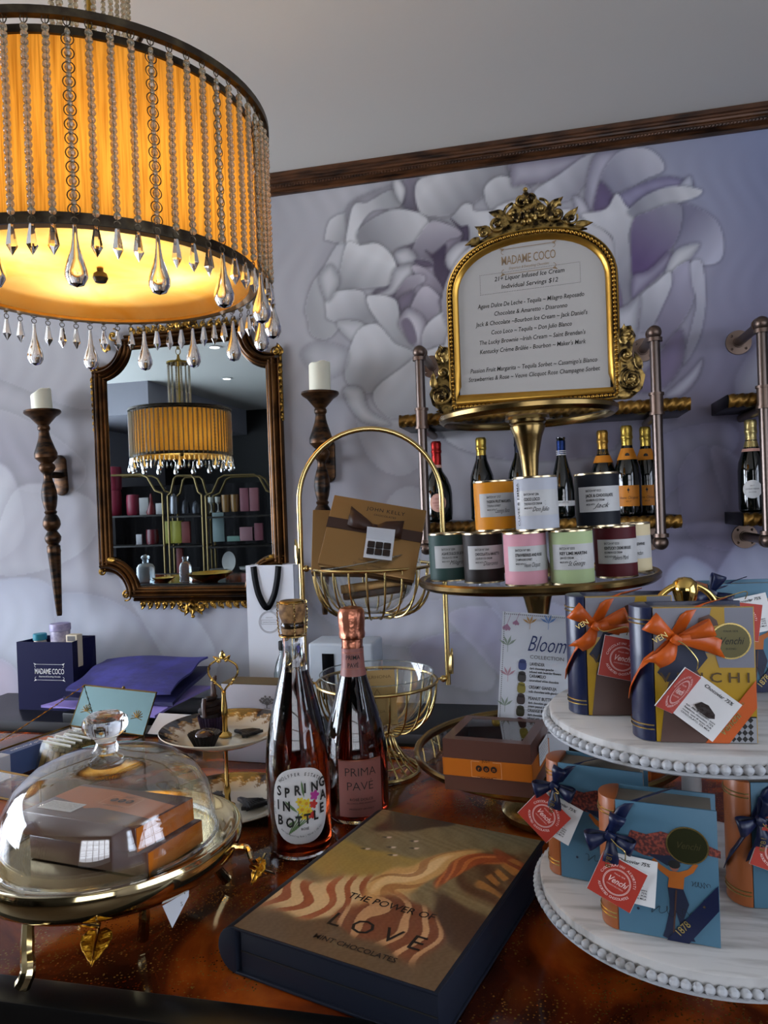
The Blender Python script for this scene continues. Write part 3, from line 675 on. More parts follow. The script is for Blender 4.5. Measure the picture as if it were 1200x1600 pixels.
# order the outline by angle (star shaped about the centre)
out = sorted(out, key=lambda p: math.atan2(p[1], p[0]))
MB().prism(out, .008, Tm(0, 0, .006)).build('mirror_glass', mat('silvered glass', '#a9b4b8', .0, 1), mr)
for s in (-1, 1):
    b = MB().tube([(s*(HW+.034), HH-RC+.03, .012), (s*(HW+.034), HH-RC-.24, .010)], .006, 6)
    for k in range(9): b.ball((s*(HW+.034), HH-RC-.02-k*.026, .018), .013-.0006*k, 8, 6, sc=(.8, 1.25, .9))
    leaf(b, (s*(HW+.03), HH-RC+.02), 90, .05, .02, .015); b.build('carved_garland', M_gilt, mr, sharp=60)
    b = MB(); scroll(b, (s*(HW-.075), HH+.035), .03, 1.3, .006, 90, s, .02); scroll(b, (s*(HW+.02), HH-RC+.035), .022, 1.2, .006, 200, -s, .02); leaf(b, (s*(HW-.05), HH-.03), 60 if s > 0 else 120, .07, .02, .02); b.build('carved_corner', M_gilt, mr, sharp=60)
    b = MB(); scroll(b, (s*(HW+.022), -HH+RC-.03), .020, 1.3, .006, 100, s, .02); leaf(b, (s*(HW+.0), -HH+RC+.015), 180 if s > 0 else 0, .06, .014, .03); scroll(b, (s*(HW-RC+.035), -HH-.005), .026, 1.4, .006, 250, -s, .02); b.build('carved_corner', M_gilt, mr, sharp=60)
for sy in (-1, 1):
    b = MB().tube([(-.24, sy*(HH+.036), .010), (.24, sy*(HH+.036), .010)], .007, 6)
    for s in (-1, 1):
        for k in range(6):
            leaf(b, (s*(.05+k*.034), sy*(HH+.038)), sy*(60 if s > 0 else 120), .035, .012, .012); scroll(b, (s*(.06+k*.034), sy*(HH+.046)), .013, 1.1, .0038, sy*-90, s, .014, 14)
        scroll(b, (s*.040, sy*(HH+.060)), .024, 1.4, .0055, sy*-60, -s*sy, .016); leaf(b, (s*.012, sy*(HH+.045)), sy*(60 if s > 0 else 120), .055, .016, .016)
    leaf(b, (0, sy*(HH+.04)), sy*90, .055, .02, .018, 0); b.ball((0, sy*(HH+.05), .02), .016, 10, 8); b.ball((0, sy*(HH+.098), .014), .008, 8, 6); b.build('carved_crest', M_gilt, mr, sharp=60)

# ================================================================= candle sconces
M_sconce = mat('dark bronzed turned wood', '#54371c', .38, .6, mix=('#120c08', 16, .38, .62, (1, 1, 3)))
M_wax = mat('ivory candle wax', '#e9e6cf', .45, spec=.3)
PR = [(235, 70), (243, 71), (250, 66), (262, 50), (280, 36), (290, 28), (300, 20), (308, 24), (318, 24), (326, 19), (345, 21), (360, 24), (400, 36), (425, 44), (445, 43), (460, 30), (468, 22), (478, 30), (492, 32), (504, 26), (515, 18), (530, 15), (550, 18), (560, 22), (595, 29), (625, 30), (660, 25), (680, 20), (688, 25), (698, 20), (712, 28), (728, 33), (745, 34), (760, 28), (772, 18), (786, 26), (800, 32), (818, 29), (832, 20), (840, 26), (852, 25), (862, 27), (870, 25), (1000, 18), (1140, 11), (1150, 9), (1151, 0)]
def sconce(top, bot, label, plate_z):
    d = Vector(bot)-Vector(top); L = d.length; k = L/915
    zax = -d.normalized(); xax = Vector((1, 0, 0)); yax = zax.cross(xax).normalized(); xax = yax.cross(zax)
    M = Matrix((xax, yax, zax)).transposed().to_4x4(); M.translation = top
    r = thing('candle_sconce', label, 'candle holder', M=M)
    MB().lathe([(0, -.004)]+[(w*k*1.1, -(y-235)*k) for y, w in PR], 28).build('turned_stem', M_sconce, r)
    b = MB(); W = plate_z-top[2]; d_ = WY-top[1]
    outl = arcp(0, W+.058, .030, 0, 180, 10)+arcp(0, W-.058, .030, 180, 360, 10)
    b.prism(outl, .018, Tm(0, d_-.002, 0) @ FACE, bevel=.005); b.build('wall_plate', M_sconce, r)
    b = MB().tube([(0, 0, W), (0, d_-.01, W)], .014, 12); b.build('arm', M_sconce, r)
    return r
t1, b1 = at_y(66, 642, 2.655), at_y(93, 962, 2.655); t2, b2 = at_y(500, 613, 2.655), at_y(508, 960, 2.655)
s1 = sconce(t1, b1, 'tall turned bronze candle sconce on the wall left of the mirror', at_y(99, 743, WY).z)
s2 = sconce(t2, b2, 'tall turned bronze candle sconce on the wall right of the mirror', at_y(517, 720, WY).z)
for s_, lab, h, sl in ((s1, 'short ivory candle with a slanting burnt top on the left wall sconce', .095, .022), (s2, 'taller ivory candle on the wall sconce right of the mirror', .118, .006)):
    b = MB(); n = 24; G = []
    for i in range(n):
        a = 2*math.pi*i/n; x, y = .041*math.cos(a), .041*math.sin(a); hz = h-sl*(1-math.cos(a))/1.0*.8+.002*math.sin(5*a)
        G.append([(0, 0, 0), (x, y, 0), (x, y, hz*.5), (x, y, hz-.003), (x*.93, y*.93, hz), (x*.85, y*.85, hz-.006), (0, 0, h*.82)])
    b.grid(G, wrap=True); M = s_.matrix_world.copy(); o = b.build('pillar_candle', M_wax, None, M @ Tm(0, 0, -.002)); tag(o, lab, 'candle')
    MB().tube([(0, 0, h*.8), (.001, 0, h*.8+.018)], .0012, 6).build('wick', M_black, o)

# ================================================================= pipe shelves
M_pipe = mat('brushed pipe steel', '#665a54', .30, .95, bump=(60, .15, (1, 1, .1)))
M_pipe2 = mat('aged pipe fitting', '#6b5a50', .38, .9)
M_rope = mat('gilt twisted rope trim', '#8f6a30', .38, .85, mix=('#3a2611', 12, .45, .7))
def rope(b, x0, x1, y, z, r, pitch=.055):
    n = int((x1-x0)/.004); G = []
    for i in range(n+1):
        x = x0+(x1-x0)*i/n; row = []
        for k in range(17):
            a = 2*math.pi*k/16; ph = abs(math.sin(1.5*(a+2*math.pi*x/pitch*.66))); rr = r*(.70+.34*ph**.8); row.append((x, y+rr*math.cos(a)*.8, z+rr*math.sin(a)))
        G.append(row)
    b.grid(G)
PY = 2.47
def pipe_shelf(name, label, posts, ux, lx, ztop=2.03, zbot=1.352):
    r = thing(name, label, 'shelf', ((ux[0]+ux[1])/2, WY, 1.30)); ox, oy, oz = r.location
    def bb(): return MB()
    for x in posts:
        X = x-ox; Y = PY-oy
        b = MB().tube([(X, Y, ztop-oz-.02), (X, Y, zbot-oz+.02)], .0165, 16); b.build('pipe_post', M_pipe, r)
        for z, s in ((ztop, 1), (zbot, -1)):
            z -= oz; b = MB()
            b.ball((X, Y, z), .023, 14, 10); b.tube([(X, Y, z-s*.03), (X, Y, z-s*.018)], .0245, 16); b.tube([(X, Y+.018, z), (X, Y+.03, z)], .0245, 16)
            b.tube([(X, Y, z), (X, -.006, z)], .0155, 14); b.build('pipe_elbow', M_pipe2, r)
        zc = 1.80-oz; b = MB()
        b.tube([(X, Y, zc-.036), (X, Y, zc+.036)], .021, 16); b.tube([(X, Y, zc-.036), (X, Y, zc-.028)], .0245, 16); b.tube([(X, Y, zc+.028), (X, Y, zc+.036)], .0245, 16)
        b.tube([(X, Y, zc-.028), (X, Y+.03, zc-.028)], .019, 14); b.tube([(X, Y, zc-.036), (X, -.005, zc-.036)], .014, 12)
        b.build('pipe_fitting', M_pipe2, r)
        for z in (ztop-oz, zbot-oz):
            b = MB().lathe([(0, .012), (.018, .012), (.019, .006), (.042, .005), (.043, 0), (0, 0)], 24, M=Tm(X, -.0005, z) @ FACE)
            for k in range(4): a = math.pi/4+k*math.pi/2; b.ball((X+.032*math.cos(a), -.006, z+.032*math.sin(a)), .0045, 8, 6)
            b.build('wall_flange', M_pipe2, r)
    for (xa, xb), z in ((ux, 1.80), (lx, 1.418)):
        xa -= ox; xb -= ox; z -= oz
        b = MB().box(((xa+xb)/2, (2.515+2.745)/2-oy, z), (xb-xa, .23, .042), bevel=.002); o = b.build('shelf_board', M_black, r)
        b = MB(); rope(b, xa+.002, xb-.002, 2.513-oy, z, .022); b.build('rope_trim', M_rope, o)
    return r
uL, uR = at_y(622, 655, 2.50).x, at_y(1081, 640, 2.50).x
pL, pR = at_y(657, 600, PY).x, at_y(1025, 600, PY).x
pipe_shelf('pipe_shelf', 'two tier pipe shelf with rope edged black boards, holding champagne behind the tiered cake stand', (pL, pR), (uL, uR), (uL, at_y(1067, 815, 2.5).x))
p2 = at_y(1193, 600, PY).x; u2 = at_y(1138, 630, 2.50).x; l2 = at_y(1161, 805, 2.50).x
pipe_shelf('pipe_shelf', 'second pipe shelf with black boards cut off by the right edge', (p2, p2+.82), (u2, u2+1.05), (l2, l2+1.02))
# ================================================================= labels and decals
M_ink = mat('black print', '#14120f', .6); M_gold = mat('gold print', '#b08a3e', .35, .8); M_white = mat('white print', '#e6e4e2', .6)
M_greyink = mat('grey print', '#6d6a68', .7)
def patch(name, m, out, parent, M=None, warp=None, z=.0004, rings=5, c=None, mb=None):
    """a flat printed piece with a star-shaped outline, bendable round a cylinder"""
    c = c or (sum(p[0] for p in out)/len(out), sum(p[1] for p in out)/len(out)); G = []
    for p in out:
        G.append([(c[0]+(p[0]-c[0])*t, c[1]+(p[1]-c[1])*t, z) for t in [i/rings for i in range(rings+1)]])
    if warp: G = [[warp(*q) for q in r] for r in G]
    b = mb or MB(); b.grid(G, wrap=True)
    return b.build(name, m, parent, M) if mb is None else b
def rect(w, h, cx=0, cy=0, n=8):
    o = []
    for a, b_ in (((-1, -1), (1, -1)), ((1, -1), (1, 1)), ((1, 1), (-1, 1)), ((-1, 1), (-1, -1))):
        for i in range(n): t = i/n; o.append((cx+w/2*(a[0]+(b_[0]-a[0])*t), cy+h/2*(a[1]+(b_[1]-a[1])*t)))
    return o
def ell(rx, ry, cx=0, cy=0, n=32, e=2.0):
    o = []
    for i in range(n):
        a = 2*math.pi*i/n; ca, sa = math.cos(a), math.sin(a)
        o.append((cx+rx*abs(ca)**(2/e)*(1 if ca > 0 else -1), cy+ry*abs(sa)**(2/e)*(1 if sa > 0 else -1)))
    return o
def polys(name, m, P, parent, M=None, warp=None, z=.0006):
    b = MB()
    for p in P: b.add([(warp(x, y, z) if warp else (x, y, z)) for x, y in p], [tuple(range(len(p)))], None, False)
    return b.build(name, m, parent, M)
def line(p, q, w):
    p, q = Vector(p), Vector(q); d = (q-p).normalized(); n = Vector((-d.y, d.x))*w/2
    return [tuple(p+n), tuple(q+n), tuple(q-n), tuple(p-n)][::-1]
def frame_lines(w, h, cx, cy, t, gap=0):
    return [line((cx-w/2, cy+s*h/2), (cx+w/2, cy+s*h/2), t) for s in (-1, 1)]+[line((cx+s*w/2, cy-h/2), (cx+s*w/2, cy+h/2), t) for s in (-1, 1)]
def squiggle(x0, x1, y, amp, th, n=40, seed=0, slope=0):
    rr = random.Random(seed); ks = [rr.uniform(.5, 1) for _ in range(8)]; P = []
    for i in range(n):
        t = i/(n-1); P.append((x0+(x1-x0)*t+.35*amp*math.sin(t*40), y+slope*t*(x1-x0)+amp*ks[int(t*7.9)]*math.sin(t*34+1)))
    return [line(P[i], P[i+1], th) for i in range(n-1)]

# ================================================================= champagne on the shelves
M_gl = mat('dark green bottle glass', '#050906', .05, coat=.5, spec=.7)
def foil(name, c, r=.3): return mat(name, c, r, .85, bump=(90, .9))
M_fgold, M_fred, M_fnavy = foil('gold foil', '#b99b45'), foil('red foil', '#8e1f1c', .35), foil('navy foil', '#10131f', .4)
M_fblue, M_fpale = foil('blue foil', '#1a2c5a', .4), foil('pale gold foil', '#c6b276')
M_orange = mat('orange label paper', '#c87b1a', .55); M_pink = mat('pink label paper', '#d9a493', .55); M_paper = mat('white label paper', '#d7d6d4', .6)
SH_LOW = 1.4397
CHAMP = [(0, 0), (.034, 0), (.043, .006), (.044, .012), (.044, .135), (.041, .165), (.031, .195), (.021, .222), (.0165, .245), (.015, .262), (.015, .30), (0, .301)]
FOILP = [(.0178, .238), (.0174, .258), (.0196, .263), (.0200, .269), (.0184, .273), (.0192, .288), (.0196, .298), (.0160, .306), (0, .308)]
def bottle(px, Y, label, kind, base=SH_LOW, sc=1.0, group=None):
    q = at_y(px, 800, Y); ax = math.degrees(math.atan2(-q.y, -q.x)); r = thing('champagne_bottle', label, 'bottle', (q.x, Y, base), group=group)
    S = Matrix.Diagonal((1, 1, sc, 1))
    prof = CHAMP
    if kind == 'round': prof = [(0, 0), (.038, 0), (.050, .008), (.053, .03), (.053, .105), (.049, .135), (.038, .165), (.022, .190), (.0165, .21), (.015, .25), (.015, .30), (0, .301)]
    if kind == 'slim': prof = [(0, 0), (.032, 0), (.040, .006), (.041, .012), (.041, .10), (.036, .15), (.026, .19), (.018, .225), (.0145, .25), (.0145, .295), (.016, .297), (.016, .303), (0, .304)]
    MB().lathe(prof, 28).build('bottle_glass', M_gl, r, S)
    w = cyl(prof[4][0]+.0005, 0, ax)
    if kind == 'veuve':
        MB().lathe([(.0195, .226)]+FOILP, 20).build('foil', M_fgold, r, S)
        b = MB().lathe([(.0335, .190), (.0265, .208), (.0195, .228), (.0198, .229), (.027, .209), (.034, .191)], 24); b.build('neck_label', M_orange, r, S)
        patch('seal', M_ink, ell(.0075, .0075, 0, .205), r, None, cyl(.0290, 0, ax))
        patch('label', M_orange, rect(.078, .070, 0, .068), r, None, w)
        text(r, None, [('Veuve Clicquot', 0, .058, .0125, dict(align='CENTER', shear=.2, sx=.8)), ('BRUT', 0, .047, .007, dict(align='CENTER'))], M_ink, warp=w)
        polys('emblem', M_ink, [line((0, .078), (0, .096), .002), ell(.004, .004, 0, .088, 10)], r, None, w, .0008)
    elif kind == 'gold':
        MB().lathe([(.0205, .222)]+FOILP, 20).build('foil', M_fgold, r, S); MB().lathe([(.0200, .226), (.0208, .226), (.0188, .240), (.0180, .240)], 20).build('neck_label', M_gl, r, S)
    elif kind == 'goldorange':
        MB().lathe([(.0225, .215)]+FOILP, 20).build('foil', foil('amber gold foil', '#a8803a'), r, S)
        MB().lathe([(.0335, .190), (.0265, .208), (.0235, .215), (.024, .216), (.027, .209), (.034, .191)], 24).build('neck_label', M_orange, r, S)
    elif kind == 'navy':
        MB().lathe([(.0215, .218)]+FOILP, 20).build('foil', M_fnavy, r, S)
    elif kind == 'round':
        MB().lathe([(.0172, .205)]+FOILP, 20).build('foil', M_fred, r, S)
        MB().lathe([(.0195, .198), (.0180, .203), (.0180, .214), (.0172, .216)], 20).build('neck_label', M_pink, r, S)
        patch('label', M_pink, ell(.030, .033, 0, .068), r, None, w); polys('label_border', M_gold, [line((.0275*math.cos(a), .068+.0305*math.sin(a)), (.0275*math.cos(a+.26), .068+.0305*math.sin(a+.26)), .0008) for a in np.arange(0, 6.28, .2618)], r, None, w)
        text(r, None, [('LAURENT-PERRIER', 0, .066, .0062, dict(align='CENTER', sx=.8)), ('CUVEE ROSE', 0, .056, .005, dict(align='CENTER')), ('BRUT', 0, .047, .005, dict(align='CENTER')), ('CHAMPAGNE', 0, .080, .005, dict(align='CENTER'))], mat('red print', '#9a3a34', .6), warp=w)
    elif kind == 'slim':
        MB().lathe([(.0165, .235), (.0155, .25), (.0155, .285), (.0155, .290)], 20).build('foil', M_fblue, r, S)
        b = MB()
        for z in (.236, .243, .250): b.lathe([(.0166, z), (.0172, z), (.0172, z+.003), (.0162, z+.003)], 20)
        b.build('white_bands', M_white, r, S)
        MB().lathe([(.0414, .044), (.0418, .044), (.0418, .064), (.0414, .064)], 28).build('label', M_paper, r, S)
        text(r, None, [('MOLETTO', 0, .051, .008, dict(align='CENTER', sp=1.2))], M_ink, warp=cyl(.0424, 0, ax))
    elif kind == 'cuvee':
        MB().lathe([(.0255, .208)]+FOILP, 20).build('foil', M_fpale, r, S); MB().lathe([(.0300, .200), (.0262, .209), (.0266, .210), (.0305, .201)], 24).build('neck_label', M_pink, r, S)
        patch('label', M_paper, ell(.030, .030, 0, .075), r, None, w)
        text(r, None, [('LAURENT-PERRIER', 0, .074, .0062, dict(align='CENTER', sx=.8)), ('LA CUVEE', 0, .064, .005, dict(align='CENTER')), ('BRUT', 0, .085, .005, dict(align='CENTER'))], M_ink, warp=w)
    return r
BY = 2.62
bottle(685, BY, 'round bodied rosé champagne bottle with red foil and oval pink label', 'round', sc=.955)
bottle(755, BY, 'dark champagne bottle with gold foil neck, between the red foiled and black foiled bottles', 'gold', sc=.97)
bottle(815, BY, 'dark bottle with black foil neck half hidden behind the brass stem', 'navy', sc=.99)
bottle(880, BY, 'slim dark bottle with blue foil, white neck bands and low white label', 'slim', sc=.93)
bottle(945, BY, 'champagne bottle with darker gold foil behind the black ice cream tin', 'goldorange', sc=.975)
bottle(983, 2.58, 'champagne bottle with gold foil and bright orange label beside the black tin', 'veuve')
bottle(1012, 2.66, 'champagne bottle with orange label directly behind the steel pipe post', 'veuve')
bottle(1177, BY, 'champagne bottle with round white label on the far right shelf', 'cuvee')

# ================================================================= things on the back counter
M_navy = mat('navy bag paper', '#12123a', .55, spec=.15); M_navyin = mat('dark bag lining', '#101026', .7)
def paper_bag(name, label, cat, M, w, d, h, m, inner, fold=.0):
    r = thing(name, label, cat, M=M); t = .0015; b = MB()
    x, y = w/2, d/2
    # four walls with a centre crease on the sides, open on top
    cr = -.10*d
    ring = [(-x, -y), (x, -y), (x+cr, 0), (x, y), (-x, y), (-x-cr, 0)]
    G = []
    for p in ring:
        q = (p[0]*(1-t/x*1.5), p[1]*(1-t/y*1.5)) if abs(p[1]) > 0 else (p[0]*(1-t/x*1.5), 0)
        k0 = 1.0; base = (p[0] if abs(p[1]) > 0 else math.copysign(x, p[0]), p[1])
        G.append([(base[0], base[1], 0), (p[0], p[1], h), (q[0], q[1], h), (q[0], q[1], .003)])
    b.grid(G, smooth=False, wrap=True); b.add([(-x, -y, .001), (x, -y, .001), (x, y, .001), (-x, y, .001)], [(0, 1, 2, 3)], None, False)
    b.build('bag_body', m, r); return r
bx0, bx1 = at_y(29, 1090, 2.50), at_y(116, 1090, 2.50); w = bx1.x-bx0.x
nb = paper_bag('gift_bag', 'navy paper carrier bag with white shop lettering standing on the back counter', 'gift bag', Tm((bx0.x+bx1.x)/2, 2.50+.075, CT) @ Rz(0), w, .15, .272, M_navy, M_navyin)
MN = Tm(0, -.0755, 0) @ FACE
def coco_logo(parent, M, s, m, warp=None):
    """the shop's lettering in its bracket"""
    text(parent, M, [('MADAME COCO', 0, 0, .034*s, dict(align='CENTER', sx=.60, sp=.95, bold=.004)), ('Emporium & Everything Chocolate', 0, -.014*s, .0095*s, dict(align='CENTER', shear=.35, sx=.8, bold=.002))], m)
    P = []
    for sy in (1, -1):
        y = .008*s+sy*.034*s; P.append(line((-.062*s, y), (.062*s, y), .0014*s))
        for sx in (-1, 1):
            P.append([(sx*.062*s, y+sy*.0006*s), (sx*.078*s, y+sy*.006*s), (sx*.070*s, y-sy*.004*s)][::(1 if sx*sy > 0 else -1)])
            a = [(sx*(.0665*s)+.006*s*math.cos(t)*sx, y-sy*(.007*s)+sy*.006*s*math.sin(t)) for t in np.linspace(-1.6, 1.6, 9)]
            P += [line(a[i], a[i+1], .0014*s) for i in range(8)]
    polys('logo_bracket', m, P, parent, M)
coco_logo(nb, MN @ Tm(.02, .145, 0.0004), .62*w/.155*.9, M_white)
bq = nb.matrix_world
def cyl_thing(name, label, cat, loc, prof, m, extra=()):
    r = thing(name, label, cat, loc); MB().lathe(prof, 24).build('body', m, r)
    for n_, p_, m_ in extra: MB().lathe(p_, 24).build(n_, m_, r)
    return r
bx = (bx0.x+bx1.x)/2
cyl_thing('jar', 'small jar with a teal lid poking out of the navy bag', 'jar', (bx-.065, 2.56, CT+.003), [(0, 0), (.024, 0), (.026, .01), (.026, .255), (.022, .268), (0, .268)], mat('frosted jar', '#b9b0a2', .4), [('lid', [(.0225, .266), (.0265, .268), (.0265, .290), (.024, .293), (0, .293)], mat('teal lid', '#1f7f92', .45))])
j = cyl_thing('candle_jar', 'lilac marbled candle jar poking out of the navy bag', 'jar', (bx+.012, 2.585, CT+.003), [(0, 0), (.036, 0), (.038, .01), (.038, .300), (0, .300)], mat('lilac marbled jar', '#8f88a8', .35, mix=('#d0cbd8', 30, .4, .6)), [('lid', [(.037, .300), (.041, .302), (.041, .326), (.038, .33), (0, .33)], mat('lilac lid', '#a39cba', .4, mix=('#77709a', 25, .4, .6)))])
r = thing('small_carton', 'cream small carton poking out of the navy bag beside the candle jar', 'box', (bx+.093, 2.56, CT+.003)); MB().box((0, 0, .145), (.05, .035, .29), bevel=.001).build('carton_body', mat('cream card', '#cfc3a8', .6), r)
patch('carton_window', M_greyink, rect(.036, .020, 0, .275), r, Tm(0, -.0178, 0) @ FACE)
# white carrier with black ribbon
wx0, wx1 = at_y(388, 1000, 2.66).x, at_y(462, 1000, 2.66).x; ww = wx1-wx0; hz = at_y(425, 883, 2.66).z-CT
wb = paper_bag('gift_bag', 'tall white paper carrier with black ribbon handle and round grey emblem', 'gift bag', Tm((wx0+wx1)/2, 2.66+.03, CT), ww, .06, hz, mat('white bag paper', '#d6d8de', .55), M_paper)
b = MB(); P = [(-.052, hz-.004), (-.045, hz-.06), (-.030, hz-.12), (0, hz-.165), (.030, hz-.12), (.045, hz-.06), (.052, hz-.004)]; P = catmull(P, 6, False)
n = len(P); G = []
for i, p in enumerate(P):
    a = P[max(0, i-1)]; c = P[min(n-1, i+1)]; d = Vector((c[0]-a[0], c[1]-a[1])).normalized(); nn = Vector((-d.y, d.x))*.0125
    zz = .006*math.sin(math.pi*i/(n-1)); G.append([(p[0]+nn.x, p[1]+nn.y, zz+.0015), (p[0]-nn.x, p[1]-nn.y, zz+.003)])
b.grid(G); b.build('ribbon_handle', mat('black satin ribbon', '#050508', .5, spec=.1), wb, Tm(-.012, -.0305, 0) @ FACE, solid=.0012)
cx_, cy_ = at_y(421, 972, 2.66).x-wb.location.x, at_y(421, 972, 2.66).z-CT
Me = Tm(cx_, -.0308, cy_) @ FACE; R1 = .043
polys('emblem', M_greyink, [line((q*math.cos(a), q*math.sin(a)), (q*math.cos(a+.2), q*math.sin(a+.2)), .0014) for q in (R1, R1*.9) for a in np.arange(0, 6.28, .19)]+frame_lines(.066, .016, 0, 0, .001), wb, Me)
text(wb, Me, [('Lawrence Downtown', 0, -.003, .0085, dict(align='CENTER', sx=.75, shear=.2)), ('est. fine chocolates', 0, .016, .005, dict(align='CENTER')), ('gifts & sweets', 0, -.020, .005, dict(align='CENTER'))][:1]+[('CHOCOLATE', 0, .016, .005, dict(align='CENTER'))], M_greyink)
# white device
dx0, dx1 = at_y(487, 1060, 2.55).x, at_y(587, 1060, 2.55).x; dz = at_y(540, 1003, 2.55).z-CT
dv = thing('receipt_printer', 'white box shaped counter machine with a black window behind the wire baskets', 'machine', ((dx0+dx1)/2, 2.60, CT))
b = MB().box((0, 0, dz/2), (dx1-dx0, .16, dz), bevel=.010, seg=3); b.build('housing', mat('white machine plastic', '#b9c2cb', .35), dv)
MB().box((-(dx1-dx0)*.19, -.081, dz*.55), (.045, .004, dz*.62), bevel=.001).build('black_window', M_black, dv)
MB().box(((dx1-dx0)*.33, -.0805, dz*.5), (.002, .002, dz*.9)).build('seam', M_greyink, dv)
# little water bottle
wq = at_y(441, 1060, 2.50); wh = at_y(441, 1003, 2.50).z-CT
wbz = thing('water_bottle', 'small clear water bottle with a dark cap in front of the white carrier', 'bottle', (wq.x, 2.52, CT))
k = wh/.2
MB().lathe([(0, 0), (.024*k, 0), (.027*k, .004), (.027*k, .115*k), (.020*k, .145*k), (.011*k, .165*k), (.010*k, .182*k), (0, .182*k)], 24).build('bottle_glass', mat('clear bottle', '#dfeef0', .03, trans=.9), wbz)
MB().lathe([(.0112*k, .176*k), (.0122*k, .178*k), (.0122*k, .199*k), (.010*k, .2*k), (0, .2*k)], 20).build('cap', M_ink, wbz)
MB().lathe([(.0272*k, .035*k), (.0277*k, .036*k), (.0277*k, .095*k), (.0272*k, .096*k)], 24).build('label', mat('pale blue label', '#86b8d6', .5), wbz)
# piled bags and tissue
def sheet(name, label, corners, m, th, wave=.006, seed=0, sag=0, layers=1, cat='tissue paper'):
    """a draped stack of folded sheets between four top corners (px-traced on the counter)"""
    A, B, C, D = [Vector(c) for c in corners]; n, k = 22, 14; org = (A+B+C+D)/4; org.z = min(c.z for c in (A, B, C, D))-th
    r = MB(); rs = random.Random(seed); ph = rs.uniform(0, 6)
    def P(u, v, low):
        p = A.lerp(B, u).lerp(D.lerp(C, u), v); p.z += wave*math.sin(5*u+ph+3*v)+wave*.6*math.sin(11*v+ph*2+4*u)
        p.z += sag*math.sin(math.pi*v); p.x += .004*math.sin(9*v+ph); p.y += .004*math.sin(8*u+ph)
        if low: p.z -= th+.003*math.sin(13*u+ph)
        return p-org
    top = [[P(i/n, j/k, 0) for j in range(k+1)] for i in range(n+1)]; bot = [[P(i/n, j/k, 1) for j in range(k+1)] for i in range(n+1)]
    r.grid(top)
    r.grid([q[::-1] for q in bot])
    def edge(idx):
        r.grid([[top[i][j], tuple((Vector(top[i][j])*.5+Vector(bot[i][j])*.5)), bot[i][j]] for i, j in idx])
    edge([(i, 0) for i in range(n+1)]); edge([(i, k) for i in range(n, -1, -1)]); edge([(0, j) for j in range(k, -1, -1)]); edge([(n, j) for j in range(k+1)])
    bm = bmesh.new(); me_ = bpy.data.meshes.new('t'); me_.from_pydata(r.v, [], r.f); bm.from_mesh(me_); bmesh.ops.remove_doubles(bm, verts=bm.verts, dist=1e-5); bmesh.ops.recalc_face_normals(bm, faces=bm.faces)
    q = MB().bm(bm, None, True); bpy.data.meshes.remove(me_)
    o = q.build(name, m, None, Tm(*org)); return tag(o, label, cat)
M_vio = mat('violet tissue', '#403e8c', .65, bump=(22, 1.0, (1, 3, 1)), mix=('#34326f', 12, .4, .6)); M_vio2 = mat('deep violet bag paper', '#24234f', .5); M_lil = mat('lilac tissue', '#8f7fc8', .65, bump=(20, .6))
Yp = 2.36
def pp(x, y, Y): return at_y(x, y, Y)
sheet('tissue_paper', 'pale lilac tissue paper at the bottom of the pile beside the navy bag', [pp(62, 1104, 2.30), pp(240, 1117, 2.22), pp(330, 1072, 2.50), pp(150, 1075, 2.56)], M_lil, .006, .003, 1)
sheet('paper_bag', 'folded deep violet bag in the middle of the pile', [pp(96, 1090, 2.30), pp(268, 1098, 2.28), pp(330, 1040, 2.56), pp(160, 1050, 2.62)], M_vio2, .010, .002, 3, cat='bag')
sheet('tissue_paper', 'crumpled violet tissue paper on top of the pile under the mirror', [pp(104, 1076, 2.31), pp(268, 1082, 2.29), pp(325, 1023, 2.57), pp(168, 1030, 2.63)], M_vio, .010, .006, 5, .012)
o = MB().box((0, 0, .02), (.52, .24, .04), bevel=.004).build('flat_carton', M_black, None, Tm(pp(215, 1090, 2.42).x, 2.45, CT) @ Rz(-3)); tag(o, 'flat black carton lying beneath the pile of violet tissue', 'box')

# ================================================================= shelves across the room, seen in the looking glass
def mir(x, y, D):
    p = at_d(x, y, D); return Vector((p.x, 2*(WY-.02)-p.y, p.z))
M_rack = mat('dull brass rack', '#6a5a38', .4, .8)
gl_, gr_ = mir(165, 760, 7.6), mir(427, 760, 7.6)
ang = math.degrees(math.atan2(gr_.y-gl_.y, gr_.x-gl_.x))
def rackspot(px, py, D=7.6): return mir(px, py, D)
shelf_px = [805, 851, 899]
def rack(xa, xb, label, arch):
    a, b_ = mir(xa, 800, 7.6), mir(xb, 800, 7.6); c = (a+b_)/2; w = (b_-a).length; an = math.degrees(math.atan2(b_.y-a.y, b_.x-a.x))
    r = thing('display_rack', label, 'rack', (c.x, c.y, 0), an); zt = mir(xa, 775, 7.6).z
    zs_ = [mir((xa+xb)/2, y, 7.6).z for y in shelf_px]+[.45]
    for sx in (-1, 1):
        for sy in (-1, 1): MB().tube([(sx*w/2, sy*.17, 0), (sx*w/2, sy*.17, zt)], .012, 8).build('rack_post', M_rack, r)
    for z in zs_:
        MB().box((0, 0, z-.012), (w, .36, .018)).build('shelf_board', mat('dark glass shelf', '#1c1712', .3), r)
    for sy in (-1, 1):
        P = [(-w/2, sy*.17, zt), (-w*.40, sy*.17, zt+.03), (-w*.30, sy*.17, zt+.17), (-w*.22, sy*.17, zt+.20), (w*.22, sy*.17, zt+.20), (w*.30, sy*.17, zt+.17), (w*.40, sy*.17, zt+.03), (w/2, sy*.17, zt)]
        MB().tube(P, .012, 8).build('arched_rail', M_rack, r)
    return r, zs_, an
r1, zs1, an1 = rack(150, 262, 'dull brass arched rack on the left of the mirror reflection', 0)
r2, zs2, an2 = rack(270, 322, 'narrow dull brass arched rack in the middle of the mirror reflection', 0)
